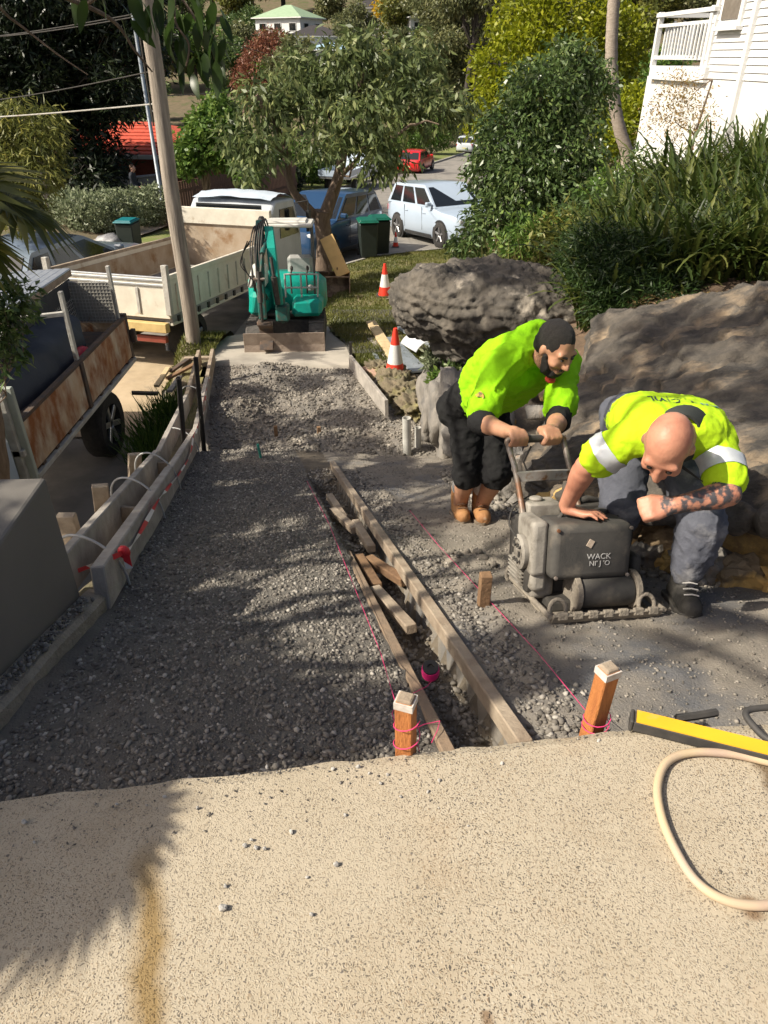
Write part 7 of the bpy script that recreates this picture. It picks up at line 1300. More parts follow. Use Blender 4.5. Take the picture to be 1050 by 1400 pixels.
for Y, sp, ssc in ((100, 5.5, 1.0), (118, 6, 1.15), (138, 6.5, 1.3), (160, 7.5, 1.5), (190, 8, 1.8), (225, 10, 2.2), (270, 12, 2.8), (330, 15, 3.5)):
    x = -.60 * Y
    while x < .60 * Y:
        xx = x + rr.uniform(-.35, .35) * sp; yy = Y + rr.uniform(-.4, .4) * 12; x += sp; gz0 = float(H(xx, yy)); px = 525 + 970 * xx / (yy * CP - gz0 * SP)
        if Y in (100, 118) and (XKL(Y) - 3 < xx < XKR(Y) + 2): continue
        if 232 < px < 330 and Y <= 160 and rr.random() < .75: continue
        if any(a - 10 < px < b + 10 for a, b, _, _ in houses_px) and 138 <= Y <= 190 and rr.random() < .8: continue
        if px > 900 and Y < 140: continue
        k = rr.choices((0, 1, 2, 3), (5, 4, 2, 2))[0]; pr, lab, grp = protos[k]; o = pr if first[k] else copy_tree(pr); first[k] = False
        o.location = (xx, yy, gz0 - .2); s_ = ssc * rr.uniform(.75, 1.25); o.scale = (s_ * rr.uniform(.9, 1.2), s_ * rr.uniform(.9, 1.2), s_); o.rotation_euler = (0, 0, rr.uniform(0, 6.28)); o['label'] = lab; o['group'] = grp
b0 = V((-17.5, 102, float(H(-17.5, 102)))); tree('russet_tree', 'wide russet brown tree below the green roofed house', 'tree', b0, [V((0, 0, 0)), V((0, 0, 3)), V((.3, 0, 6))], .3, lobes_px([(365, 85, 102, 3.2, 3, 2.4), (345, 110, 100, 2.6, 2.5, 2), (390, 105, 100, 2.2, 2.2, 2), (360, 130, 99, 3, 2.5, 1.6), (370, 60, 103, 2, 2, 1.5)], b0), 1800, 6, .3, .42, .16, .2, L_red, B_brown, seed=9, shell=.5)
b0 = V((1.5, 168, float(H(1.5, 168)))); tree('golden_tree', 'golden yellow tree high on the hillside between the houses', 'tree', b0, [V((0, 0, 0)), V((0, 0, 3)), V((0, 0, 6))], .3, lobes_px([(535, 4, 170, 2.6, 2.5, 2), (525, 12, 168, 2, 2, 1.6), (545, 14, 168, 2, 2, 1.4)], b0), 500, 6, .35, .6, .3, .2, L_gold, B_brown, seed=10, shell=.5)
# ================================================================== far houses
m_wwall = mat('white_house_wall', (.72, .72, .70), (.64, .64, .62), 2, .8); m_groof = mat('pale_green_roof', (.30, .40, .26), (.25, .35, .22), 2, .7); m_droof = mat('dark_tile_roof', (.035, .03, .032), (.05, .045, .045), 4, .8); m_broof = mat('pale_blue_roof', (.38, .55, .66), (.32, .48, .6), 3, .5); m_wroof = mat('pale_grey_roof', (.55, .55, .53), (.46, .46, .45), 3, .7)
def hip_house(name, lab, px, py, Y, w, d, h, rh, wall, roof, rz, wins=3):
    """px,py = eave centre"""
    c = at(px, py, Y=Y); gz0 = min(float(H(c.x, Y)) - .5, c.z - h); root = thing(name, lab, 'house', (c.x, Y, c.z - h), rz); mb = MB(); base = gz0 - (c.z - h) - 2; mb.box((0, 0, (h + base) / 2), (w, d, h - base)); wl = mb.build('wall', wall, root)
    e = .5; r_ = max(w - d, .6) / 2 * .8; mb = MB(); mb.add([(-w / 2 - e, -d / 2 - e, h), (w / 2 + e, -d / 2 - e, h), (w / 2 + e, d / 2 + e, h), (-w / 2 - e, d / 2 + e, h), (-r_, 0, h + rh), (r_, 0, h + rh)], [(0, 1, 5, 4), (1, 2, 5), (2, 3, 4, 5), (3, 0, 4), (0, 3, 2, 1)]); rf = mb.build('roof', roof, root)
    mb = MB(); mb.box((0, 0, h - .06), (w + 2 * e + .05, d + 2 * e + .05, .14)); mb.build('fascia', wall, rf)
    for k in range(wins):
        x = -w / 2 + w * (k + .5) / wins; mb = MB(); mb.box((x, -d / 2 - .02, h - 1.35), (w / wins * .5, .08, 1.2)); f = mb.build('window', m_wroof, root); mb = MB(); mb.box((x, -d / 2 - .05, h - 1.35), (w / wins * .42, .06, 1.05)); mb.build('pane', m_glass, f)
    for k in range(2):
        y = -d / 2 + d * (k + .5) / 2; mb = MB(); mb.box((w / 2 + .02, y, h - 1.35), (.08, d * .22, 1.1)); f = mb.build('window', m_wroof, root); mb = MB(); mb.box((w / 2 + .05, y, h - 1.35), (.06, d * .17, .95)); mb.build('pane', m_glass, f)
    return root
hip_house('hillside_house', 'white hillside house with a pale green hipped roof', 395, 25, 150, 9, 7.5, 5, 1.9, m_wwall, m_groof, -.45, 3); hip_house('hillside_house', 'low house with a dark tiled roof below the green roofed house', 432, 50, 138, 9, 7, 3, 1.5, m_wwall, m_droof, .2, 2); hip_house('hillside_house', 'white walled house with a pale blue sheet roof', 452, 68, 128, 6.5, 5.5, 4, .9, m_wwall, m_broof, -.3, 2)
hip_house('hillside_house', 'white two storey house with grey roof behind the street tree top', 588, 25, 165, 11, 9, 6, 1.2, m_wwall, m_wroof, .3, 4); hip_house('hillside_house', 'white house with a low pale roof lower on the slope', 600, 68, 140, 9, 7, 4.5, 1.0, m_wwall, m_wroof, -.2, 3); hip_house('hillside_house', 'small white house with a dark roof at the top of the hill', 505, 12, 185, 9, 7, 4, 1.5, m_wwall, m_droof, .1, 3)
# ---- red brick house behind the dark tree
m_brick = mat('red_brick_wall', (.26, .075, .045), (.19, .055, .035), 6, .9, bump=.3); m_rtile = mat('red_terracotta', (.55, .09, .045), (.42, .065, .035), 5, .8, bump=.4, bscale=20)
c = at(150, 205, Y=36); hz = float(H(c.x, 36)); root = thing('brick_house', 'red brick house with a red tiled roof beneath the dark evergreen', 'house', (c.x, 38, hz), -.12); hE = c.z - hz; mb = MB(); mb.box((0, 0, hE / 2), (9, 7, hE)); mb.build('wall', m_brick, root)
mb = MB(); e = .5; mb.add([(-4.5 - e, -3.5 - e, hE), (4.5 + e, -3.5 - e, hE), (4.5 + e, 3.5 + e, hE), (-4.5 - e, 3.5 + e, hE), (-1.6, 0, hE + 1.0), (1.6, 0, hE + 1.0)], [(0, 1, 5, 4), (1, 2, 5), (2, 3, 4, 5), (3, 0, 4), (0, 3, 2, 1)]); rf = mb.build('roof', m_rtile, root)
for k in range(9):
    f0 = (k + .3) / 9.5; z = hE + 1.0 * f0; hw_ = 5 - (5 - 1.6) * f0; y = -4 + 4 * f0; mb = MB(); mb.tube([(-hw_ + .05, y, z + .02), (hw_ - .05, y, z + .02)], .035, 6); mb.build('tile_course', m_rtile, rf)
mb = MB(); mb.box((0, -3.98, hE - .05), (10, .12, .16)); mb.build('gutter', m_wroof, rf)
for x in (-2.2, 1.0): mb = MB(); mb.box((x, -3.52, hE - 1.5), (1.6, .1, 1.3)); f = mb.build('window', m_wroof, root); mb = MB(); mb.box((x, -3.56, hE - 1.5), (1.4, .08, 1.1)); mb.build('pane', m_glass, f)
# low grey garden wall and brown paling fence
A = at(95, 282, Y=30.5); Bq = at(222, 250, Y=32.5); mb = MB(); gz0 = float(H(A.x, 30.5)); o_ = V((A.x, 30.5, gz0)); mb.beam((0, 0, .35), (Bq.x - A.x, 2.0, .45), .25, 1.0); mb.beam((0, 0, .88), (Bq.x - A.x, 2.0, .98), .32, .08); o = mb.build('garden_wall', m_kerb, bev=.02); o.location = o_; tag(o, 'low grey garden wall with capping behind the pale hedge', 'wall')
m_pal = mat('brown_paling', (.16, .09, .06), (.11, .06, .042), 5, .9, bump=.3); A = at(236, 262, Y=27.2); Bq = at(405, 232, Y=41); root = thing('paling_fence', 'brown paling fence running behind the white truck cab', 'fence', (A.x, A.y, float(S(27.2)) + .2)); d = V((Bq.x - A.x, Bq.y - A.y, float(S(41)) - float(S(27.2)))); n = 70
pm_ = None
for k in range(n):
    q = d * (k / n); mb = MB(); mb.box((0, 0, .75), (.17, .03, 1.5)); 
    if pm_ is None: pm_ = mb.build('paling', m_pal, root); o = pm_
    else: o = pm_.copy(); COL.objects.link(o); o.parent = root
    o.location = q; o.rotation_euler = (0, 0, math.atan2(d.y, d.x))
for z in (.4, 1.2): mb = MB(); mb.beam(V((0, .03, z)), d + V((0, .03, z)), .05, .08); mb.build('rail', m_pal, root)
# ================================================================== white weatherboard house at right
m_wb = mat('white_weatherboard', (.66, .66, .65), (.60, .60, .59), 2, .6); m_wr = mat('white_render_base', (.64, .64, .62), (.56, .56, .54), 2, .8, bump=.1, c3=(.5, .47, .4), s3=1.5, lo3=.62, hi3=.8)
root = thing('weatherboard_house', 'white weatherboard house with a balustraded deck above the ferns', 'house', (5.8, 15.1, -2.6)); X0 = 5.8
def hx(y): return X0 + .065 * (15.1 - y) - X0      # local x of the wall plane
def hb_(c, s, name, m, par=root, bev=.004, rz=None): mb = MB(); mb.box((c[0] - 0, c[1] - 15.1, c[2] + 2.6), s, .065 if rz is None else rz); return mb.build(name, m, par, bev)
wl = hb_((hx(11.5) + .16, 11.5, 1.6), (.2, 7.2, 3.95), 'wall', m_wb)
for k in range(36):
    z = -.33 + k * .108; mb = MB(); mb.prism([(0, 0), (-.030, .0), (-.008, .112), (0, .112)], -3.6, 3.6, 'y'); o = mb.build('weatherboard', m_wb, wl) if k == 0 else None
    if k == 0: wb0 = o
    else: o = wb0.copy(); COL.objects.link(o)
    o.parent = wl; o.location = (hx(11.5) + .058, 11.5 - 15.1, z + 2.6); o.rotation_euler = (0, 0, .065)
hb_((hx(15.1) + .05, 15.12, 1.6), (.13, .10, 3.95), 'corner_board', m_wb); hb_((hx(13.75) + .01, 13.75, .8), (.09, .10, 5.4), 'downpipe', m_wb)
wf = hb_((hx(14.55) + .02, 14.55, .98), (.07, .78, 1.15), 'window_frame', m_wb); hb_((hx(14.55) - .012, 14.55, 1.0), (.04, .58, .95), 'pane', mat('curtained_glass', (.22, .19, .16), (.15, .13, .11), 6, .15), wf); hb_((hx(14.55) - .02, 14.55, .40), (.12, .86, .06), 'sill', m_wb, wf)
hb_((hx(13.5) + .20, 12.9, -1.45), (.24, 10.0, 2.2), 'base_wall', m_wr)
hb_((hx(16.35) + 1.0, 16.35, -.28), (2.1, 2.6, .24), 'deck_slab', m_wb); hb_((hx(16.3) - .03, 16.35, .70), (.10, 2.6, .07), 'top_rail', m_wb); hb_((hx(16.3) + .0, 16.35, .52), (.06, 2.5, .06), 'upper_rail', m_wb); hb_((hx(16.3) + .0, 16.35, -.02), (.06, 2.5, .07), 'lower_rail', m_wb)
for k in range(13): hb_((hx(16.3) + .0, 15.28 + k * .175, .25), (.035, .045, .52), 'baluster', m_wb)
for y in (17.58, 15.2): hb_((hx(y), y, .28), (.10, .10, .95), 'deck_post', m_wb)
hb_((1.0, 17.6, .70), (2.1, .10, .07), 'top_rail', m_wb, rz=0); hb_((1.0, 17.6, -.02), (2.1, .06, .07), 'lower_rail', m_wb, rz=0)
for k in range(10): hb_((.15 + k * .19, 17.6, .3), (.045, .035, .62), 'baluster', m_wb, rz=0)
# palm trunk
p = at(858, 228, Y=21); root = thing('tall_palm', 'tall slender palm with a ringed pale trunk beside the white house', 'palm', (p.x, 21, float(H(p.x, 21)) - .2)); P = catmull([(0, 0, 0)] + [tuple(at(a, b, Y=21) - root.location) for a, b in ((858, 215), (848, 180), (840, 140), (836, 80), (838, 20), (842, -40), (845, -120))] + [(.2, 0, 8.5)], 70); mb = MB(); mb.tube([V(q) for q in P], [.16 + .012 * (i % 2) - .0005 * i for i in range(70)], 12); mb.build('trunk', B_pale, root, smooth=True)
def feather_frond(n=26, L=2.2, w=.5, droop=.9):
    vs = []; fs = []
    for i in range(n):
        k = i / n; c = V((L * k * (1 - .25 * k * droop), 0, L * .35 * k - droop * L * .55 * k * k)); ll = w * (math.sin(PI * min(k * .9 + .1, 1)) ** .6)
        for s_ in (-1, 1):
            b_ = len(vs); d = V((.45, s_ * .9, -.25)).normalized(); vs += [c, c + d * ll * .5 + V((.03, 0, .02)), c + d * ll, c + d * ll * .5 - V((.03, 0, 0))]; fs.append((b_, b_ + 1, b_ + 2, b_ + 3))
    return vs, fs
vs, fs = feather_frond(); fm = np_mesh('frond', [tuple(v) for v in vs], fs); set_tint(fm, RNG.random(len(fs))); fm.materials.append(L_palm)
for k in range(12): o = bpy.data.objects.new('frond', fm); COL.objects.link(o); o.parent = root; o.location = (.2, 0, 8.4); o.rotation_euler = (0, -.5 + .35 * (k % 3), k * .55)
# ================================================================== ferns, bushes and weeds on the rock shelf
def frond_mesh(name, n, L, w, curl, seed):
    vs = []; fs = []; x = z = 0.0; n = 22
    for i in range(n + 1):
        k = i / n; a = .12 + curl * k ** 1.6; x += L / n * math.sin(a); z += L / n * math.cos(a); ww = w * min(1, .25 + k * 5) * (1 - k) ** .6 * (1.0 if i % 2 else .4) + .002; up_ = .35 * ww
        vs += [V((x - math.cos(a) * up_, -ww, z + math.sin(a) * up_)), V((x, 0, z)), V((x - math.cos(a) * up_, ww, z + math.sin(a) * up_))]
        if i: q = (i - 1) * 3; fs += [(q, q + 1, q + 4, q + 3), (q + 1, q + 2, q + 5, q + 4)]
    return vs, fs
def fern_proto(seed, nf, L, lm):
    r_ = random.Random(seed); V_, F_, Tn = [], [], []
    for k in range(nf):
        vs, fs = frond_mesh('f', 34, L * r_.uniform(.55, 1.15), .038 * r_.uniform(.8, 1.25), r_.uniform(.3, 1.9), k); M = Matrix.Rotation(r_.uniform(0, 6.28), 4, 'Z') @ Matrix.Rotation(r_.uniform(-.05, .4), 4, 'Y'); b_ = len(V_); of_ = V((r_.uniform(-.16, .16), r_.uniform(-.16, .16), 0)); V_ += [tuple(M @ q + of_) for q in vs]; F_ += [tuple(i + b_ for i in f) for f in fs]; tt = r_.random(); Tn += [min(1, max(0, tt * .8 + r_.random() * .2))] * len(fs)
    me = np_mesh('fronds', V_, F_); set_tint(me, Tn); me.materials.append(lm); return me
fps = [fern_proto(201, 110, .78, L_fern), fern_proto(202, 100, .88, L_fern), fern_proto(203, 115, .7, L_fern)]
rr = random.Random(21); nfern = 0
L_fine = leafmat('feathery_dark_leaf', (.012, .030, .007), (.028, .055, .012), (.07, .11, .025), .25)
for (px, py, Y) in [(830, 405, 6.3), (870, 395, 6.4), (900, 400, 6.2), (935, 375, 6.4), (960, 385, 6.0), (990, 360, 6.1), (1020, 350, 6.0), (1045, 340, 5.9), (915, 350, 7.0), (950, 330, 7.2), (985, 315, 7.0), (1015, 300, 6.9), (1045, 290, 6.8), (880, 340, 7.4), (850, 350, 7.6), (920, 300, 8.2), (955, 285, 8.4), (990, 270, 8.2), (1025, 255, 8.0), (1050, 245, 8.0), (890, 300, 8.6), (860, 310, 8.8), (930, 265, 9.4), (970, 250, 9.4), (1010, 235, 9.2), (1045, 225, 9.0), (815, 370, 7.4), (900, 275, 9.6), (1075, 320, 6.2), (1085, 270, 7.4)]:
    c = at(px, py, Y=Y); gz0 = float(H(c.x, Y)); me = fps[nfern % 3]; root = thing('fern', 'arching sword fern growing in the bank of ferns above the sloping rock', 'fern', (c.x, Y, max(c.z - .32, gz0 - .05)), rr.uniform(0, 6.28), 'ferns above the sloping rock'); s_ = rr.uniform(.8, 1.2) * (1 + .05 * (Y - 6)); root.scale = (s_, s_, s_); o = bpy.data.objects.new('fronds', me); COL.objects.link(o); o.parent = root; nfern += 1
    if c.z - .32 > gz0 + .05:
        mb = MB(); mb.tube([(0, 0, 0), (0, 0, -(c.z - .32 - gz0) / s_ - .1)], .04, 6); mb.build('rootstock', B_dark, root)
# soil mound the ferns grow in
def z_mound(x, y): 
    p_ = np.stack([x * 2, y * 2, 0 * x], 1); return -1.62 + .34 * sstep(2.0, 4.6, x) + .10 * sstep(5.8, 9.5, y) * 0 - .0 + .05 * fbm(p_, 3, 44) - .5 * sstep(.35, 0, x - 1.75) - .35 * sstep(5.75, 5.4, y + .45 * (x - 1.9))
tag(grid('fern_bank', np.arange(1.6, 6.6, .1), np.arange(4.2, 11, .1), z_mound, mat('leaf_mulch', (.10, .07, .045), (.17, .11, .07), 9, .95, bump=1, bscale=30), mask=lambda x, y: (y + .45 * (x - 1.9) > 5.5) & (y < 8.4 + 1.2 * (x - 2.4)) & (y < 10.6)), kind='structure')
b0 = V((2.15, 6.15, -1.75)); tree('feathery_bush', 'dark feathery bush spilling over the boulder edge', 'bush', b0, [V((0, 0, 0)), V((0, 0, .15)), V((0, .1, .3))], .03, lobes_px([(830, 380, 6.1, .30, .3, .2), (870, 395, 5.9, .32, .3, .18), (910, 400, 5.8, .28, .3, .16), (820, 340, 6.5, .32, .3, .22), (860, 350, 6.3, .3, .3, .2), (800, 350, 6.8, .28, .3, .2), (900, 365, 6.1, .3, .3, .2), (825, 425, 5.9, .18, .2, .12), (795, 385, 6.5, .2, .2, .16)], b0), 2600, 6, .035, .075, .014, .3, L_fine, B_dark, seed=22, shell=.25, limbs=False)
for i, (px, py, Y, r, lm, lab) in enumerate(((800, 300, 9.6, .45, L_shrub, 'glossy low shrub between the tall shrub and the fern bank'), (845, 262, 10.8, .5, L_green, 'fresh green low shrub before the palm trunk'), (770, 325, 9.0, .35, L_olive, 'olive low shrub behind the boulder'), (885, 240, 11.4, .5, L_shrub, 'dark low shrub at the corner of the white house'), (730, 335, 9.2, .35, L_green, 'fresh low shrub on the back of the boulder'), (830, 315, 8.6, .4, L_fern, 'ferny low shrub at the edge of the fern bank'))):
    c = at(px, py, Y=Y); gz0 = float(H(c.x, Y)); b0 = V((c.x, Y, gz0)); h = max(c.z - gz0, .25); tree('low_shrub', lab, 'shrub', b0, [V((0, 0, 0)), V((0, 0, h * .5)), V((0, 0, h))], .03, [((0, 0, h), (r, r, r * .8)), ((r * .5, 0, h * .6), (r, r, r * .8)), ((-r * .5, -.1, h * .5), (r, r, r * .8)), ((0, -.2, h * .25), (r * 1.1, r, r * .7))], 500, 6, .06, .1, .035, .3, lm, B_brown, seed=160 + i, shell=.3, lr=.3)
# dry grassy tuft and light shrub near the house
L_dry = leafmat('dry_grass', (.16, .12, .05), (.28, .2, .09), (.4, .3, .15), .3)
def tuft(name, lab, cat_, c, n, L, spread, lm, seed, w=.012, group=None):
    r_ = np.random.default_rng(seed); P = np.stack([r_.normal(0, spread, n), r_.normal(0, spread, n), np.zeros(n)], 1); D = np.stack([r_.normal(0, .45, n) + P[:, 0] * .8, r_.normal(0, .45, n) + P[:, 1] * .8, np.ones(n)], 1); me = leaf_mesh(name, P, D, L * (.5 + .7 * r_.random(n)), np.full(n, w) * (.7 + .6 * r_.random(n)), rng=r_); o = link(name, me, lm); o.location = c; tag(o, lab, cat_, group); return o
c = at(760, 355, Y=9.0); tuft('dry_grass_tuft', 'dry straw coloured grass tuft between the glossy shrub and ferns', 'grass tuft', (c.x, 9.0, c.z - .25), 700, .6, .22, L_dry, 5)
c = at(720, 352, Y=9.0); tuft('dry_grass_tuft', 'greener grass tuft on top of the dark boulder', 'grass tuft', (c.x, 9.0, c.z - .2), 400, .4, .2, L_grass, 6)
L_sp = leafmat('sparse_orange_leaf', (.2, .14, .05), (.34, .22, .08), (.2, .22, .08), .3); b0 = V((5.2, 13.4, float(H(5.2, 13.4)))); tree('sparse_shrub', 'sparse twiggy orange green shrub against the white house base', 'shrub', b0, [V((0, 0, 0)), V((0, 0, .8)), V((.1, 0, 1.6))], .03, lobes_px([(935, 140, 13.4, .5, .4, .35), (910, 165, 13.4, .45, .4, .4), (950, 175, 13.2, .4, .4, .35), (930, 115, 13.5, .35, .3, .25)], b0), 420, 4, .07, .06, .02, .2, L_sp, B_brown, seed=24, shell=.2)
for i, (px, py, Y, lab) in enumerate(((600, 520, 6.9, 'small leafy weed growing from the stone wall top'), (588, 495, 7.2, 'pale green weed beside the curved white sheet'), (620, 510, 6.9, 'leafy weed in the crevice under the boulder'), (605, 475, 7.3, 'leafy weed at the boulder corner'))):
    c = at(px, py, Y=Y); b0 = V((c.x, Y, c.z - .05)); tree('wall_weed', lab, 'weed', b0, [V((0, 0, 0)), V((0, 0, .04)), V((0, 0, .08))], .006, [((0, 0, .06), (.1, .1, .07))], 60, 4, .02, .07, .03, .0, [L_green, L_hedge, L_shrub, L_olive][i], B_brown, seed=80 + i, shell=.1, limbs=False)
# weeds by the formwork, grass on lawn
for i, (px, py, Y, n, L, sp_, lab) in enumerate(((215, 570, 8.0, 500, .5, .16, 'lush green grass clump on the bank beside the first pickets'), (205, 595, 7.4, 350, .4, .14, 'smaller green grass clump lower on the bank edge'), (228, 548, 8.4, 300, .4, .12, 'green grass clump under the broken boards'))):
    c = at(px, py, Y=Y); x = min(c.x, float(XL(Y)) - .35); tuft('weed_clump', lab, 'weeds', (x, Y, float(z_bank(np.array([x]), np.array([Y]))[0]) - .02), n, L, sp_, L_weed, 60 + i, .016)
def grass(name, n, fx, y0, y1, zf, L, lm, seed, lab):
    r_ = np.random.default_rng(seed); y = y0 + (y1 - y0) * r_.random(n); a, b = fx(y); x = a + (b - a) * r_.random(n); P = np.stack([x, y, zf(x, y) - .005], 1); D = np.stack([r_.normal(0, .5, n), r_.normal(0, .5, n), np.ones(n)], 1); me = leaf_mesh(name, P, D, L * (.5 + r_.random(n)), np.full(n, .014), rng=r_, tint=np.clip(.5 + .35 * vnoise(P * 1.3, 3) + .3 * (r_.random(n) - .5), 0, 1)); o = link(name, me, lm); tag(o, lab, 'grass', None, 'stuff')
grass('lawn_grass', 42000, lambda y: (lawnL(y) + .02, XG(y) + .2), 9.4, 22.8, z_lawn, .06, L_grass, 91, 'short patchy grass of the nature strip lawn')
grass('bank_grass', 2500, lambda y: (-3.3 + 0 * y, -2.5 + 0 * y), 9.9, 11.0, z_bank, .07, L_grass, 92, 'short grass round the foot of the power pole')
# leaf litter on the shelf right
r_ = np.random.default_rng(33); n = 1800; x = 1.9 + 3 * r_.random(n); y = 5.5 - .45 * (x - 1.9) + .45 * r_.random(n); P = np.stack([x, y, z_mound(x, y) + .012], 1); D = np.stack([r_.normal(size=n), r_.normal(size=n), .1 * r_.normal(size=n)], 1); o = link('leaf_litter', leaf_mesh('leaf_litter', P, D, .05 + .03 * r_.random(n), .025 + .01 * r_.random(n), rng=r_, flat=.8), L_dry); tag(o, 'dry fallen leaves on the bank above the sloping rock', 'leaf litter', None, 'stuff')
# ================================================================== foreground palm, branch and shading trees
def fan(name, n, R, spread, parent, M, lm, seed, stalk=.5):
    r_ = random.Random(seed); vs = []; fs = []
    for i in range(n):
        a = -spread / 2 + spread * i / (n - 1); L = R * (.8 + .2 * math.cos(a * .6)) * r_.uniform(.9, 1.05); d = V((math.cos(a), math.sin(a), 0)); s_ = V((-math.sin(a), math.cos(a), 0)); w = R * spread / n * .5
        pts = [(0.02, .15, 0), (.35, 1.0, -.02), (.6, .8, -.05), (1.0, 0.03, -.28)]; b_ = len(vs)
        for (k, ww, zz) in pts: vs += [M @ (d * L * k + s_ * w * ww * k ** .2 + V((0, 0, zz * L * .7 + .012 * ww))), M @ (d * L * k + V((0, 0, zz * L * .7))), M @ (d * L * k - s_ * w * ww * k ** .2 + V((0, 0, zz * L * .7 + .012 * ww)))]
        for j in range(3): q = b_ + j * 3; fs += [(q, q + 1, q + 4, q + 3), (q + 1, q + 2, q + 5, q + 4)]
    me = np_mesh(name, [tuple(v) for v in vs], fs); set_tint(me, np.repeat([r_.random() for _ in range(n)], 6)); return link(name, me, lm, parent)
def fan_palm(name, lab, base, top, r, fronds, lm, seed):
    root = thing(name, lab, 'palm', base); mb = MB(); tp = V(top) - V(base); P = catmull([(0, 0, 0), tuple(tp * .5 + V((.08, 0, 0))), tuple(tp)], 30); mb.tube([V(q) for q in P], [r + .008 * (i % 2) for i in range(30)], 10); mb.build('trunk', B_brown, root, smooth=True)
    for i, (c, dirv, R) in enumerate(fronds):
        c = V(c) - V(base); mb = MB(); st_ = catmull([tuple(tp), tuple(tp.lerp(c, .5) + V((0, 0, .12))), tuple(c)], 10); mb.tube([V(q) for q in st_], .012, 6); f = V(dirv).normalized(); M = Matrix.Translation(c) @ orient(f, V((0, 0, 1))) @ Matrix.Rotation(PI / 2, 4, 'Z'); fr = fan('frond', 26, R, rad(250), root, M, lm, seed + i); mb.build('stalk', L_palm, fr, smooth=True)
    return root
fp = [(at(8, 275, Y=4.4), (.8, .1, -.5), .46), (at(-60, 320, Y=4.2), (.7, -.1, -.5), .46), (at(-60, 225, Y=4.8), (.8, .3, .0), .5), (at(-80, 260, Y=4.2), (.2, .6, .2), .6), (at(-160, 300, Y=4), (-.6, .5, .1), .6), (at(-150, 360, Y=3.8), (-.6, -.6, -.1), .6)]
fan_palm('fan_palm', 'fan palm with long drooping blades in front of the rusty truck', (-3.0, 4.1, -4.1), (-2.35, 4.15, -.55), .09, fp, L_palm, 301)
S0 = SUN
def over(px, py, k, z=None): 
    g = dr(px, py) if z is None else at(px, py, z=z); return g + S0 * k
# palm whose fronds throw the spiky shade on slab and roadbase
pt_ = (-4.0, .25, 2.7); ff = []
rr = random.Random(5)
for (px, py, k) in ((985, 900, 7.2), (1040, 870, 7.4)): ff.append((over(px, py, k), (rr.uniform(-.3, .6), rr.uniform(-.6, .6), -.3), .45))
fan_palm('fan_palm', 'taller fan palm standing beside the street past the grey wall', (-3.6, .2, -4.05), pt_, .11, ff, L_palm, 331)
ff = [(over(px, py, k, -1.5), dv, R) for (px, py, k, dv, R) in ((118, 1118, 2.3, (.95, -.12, -.03), .33), (95, 1160, 2.4, (.93, -.3, -.05), .32), (30, 1110, 2.6, (.9, .1, .1), .32), (-60, 1200, 2.7, (-.6, .6, .1), .4))]
fan_palm('fan_palm', 'low fan palm beside the grey wall throwing spiky shade on the slab', (-2.95, .2, -4.0), (-2.9, .3, .45), .09, ff, L_palm, 361)
# broadleaf tree leaning over the driveway: its crown shades the gravel
lob = []; tb = V((-2.45, -.3, -3.9))
def sh(px, py, k, r, z=None, rz=.6): c = over(px, py, k, z) - tb; lob.append((tuple(c), (r, r, r * rz)))
for a in ((60, 1066, 6.0, .13), (150, 1050, 6.0, .13), (235, 1036, 6.0, .12), (310, 1025, 6.1, .12), (380, 1014, 6.1, .11), (440, 1004, 6.1, .10), (500, 985, 6.2, .15), (380, 985, 6.2, .22), (60, 1030, 6.0, .26), (170, 1005, 6.1, .26), (280, 985, 6.2, .26), (400, 970, 6.2, .2), (120, 960, 6.3, .42), (210, 930, 6.4, .34), (60, 890, 6.4, .45), (150, 860, 6.5, .36), (700, 900, 6.8, .2), (200, 780, 6.7, .45), (290, 760, 6.8, .28), (330, 705, 7.0, .36), (430, 690, 7.1, .25), (260, 690, 7.0, .45), (380, 640, 7.3, .5), (470, 660, 7.4, .4), (560, 650, 7.5, .45), (600, 700, 7.4, .3), (300, 640, 7.2, .45), (540, 730, 7.2, .22), (620, 640, 7.5, .35)): sh(*a)
for a in ((40, 1130, 6.0, .13), (110, 1130, 5.9, .11), (160, 1118, 5.9, .07), (60, 1190, 6.0, .13), (135, 1175, 5.9, .08), (10, 1230, 6.0, .11), (-70, 1180, 6.0, .2), (-70, 1280, 6.0, .16), (20, 1270, 6.0, .07)): sh(a[0], a[1], a[2], a[3], -1.5)
for (x, y, z, k, r) in ((2.3, 3.6, -1.5, 8.6, .42), (1.75, 4.0, -1.7, 8.6, .32), (2.6, 4.4, -1.3, 9.0, .5), (2.0, 4.8, -1.6, 9, .42), (1.5, 4.6, -1.95, 8.6, .35), (2.9, 3.2, -1.35, 8.8, .45), (2.3, 2.9, -1.6, 8.4, .3), (1.3, 7.3, -1.8, 9.5, .55), (1.0, 6.3, -2.6, 9.3, .5), (2.2, 6.2, -1.4, 9.5, .6), (1.8, 8.2, -1.8, 9.8, .5), (1.1, 5.4, -2.6, 9, .4)):
    c = V((x, y, z)) + S0 * k - tb; lob.append((tuple(c), (r, r, r * .6)))
for (x, y, k, r) in ((-1.2, 7.2, 8.5, .5), (-.4, 7.6, 8.6, .35), (-1.7, 8.2, 8.6, .4), (-.2, 6.6, 8.4, .45), (-1.0, 8.9, 8.8, .3), (-1.3, 10.0, 9, .25), (-.5, 9.3, 9, .25)):
    c = V((x, y, -3.6)) + S0 * k - tb; lob.append((tuple(c), (r, r, r * .6)))
root = tag(empty('leaning_tree', tb), 'broad leafed tree reaching its leafy branch over the view of the power pole', 'tree'); t = MB(); tc_ = V((-5.2, 1.4, 2.0)) - tb; trunk = catmull([(0, 0, -.2), (-.5, .3, 2.0), (-1.4, .9, 4.2), tuple(tc_)], 16); t.tube([V(q) for q in trunk], [.2 - .006 * i for i in range(16)], 10); rn = random.Random(8)
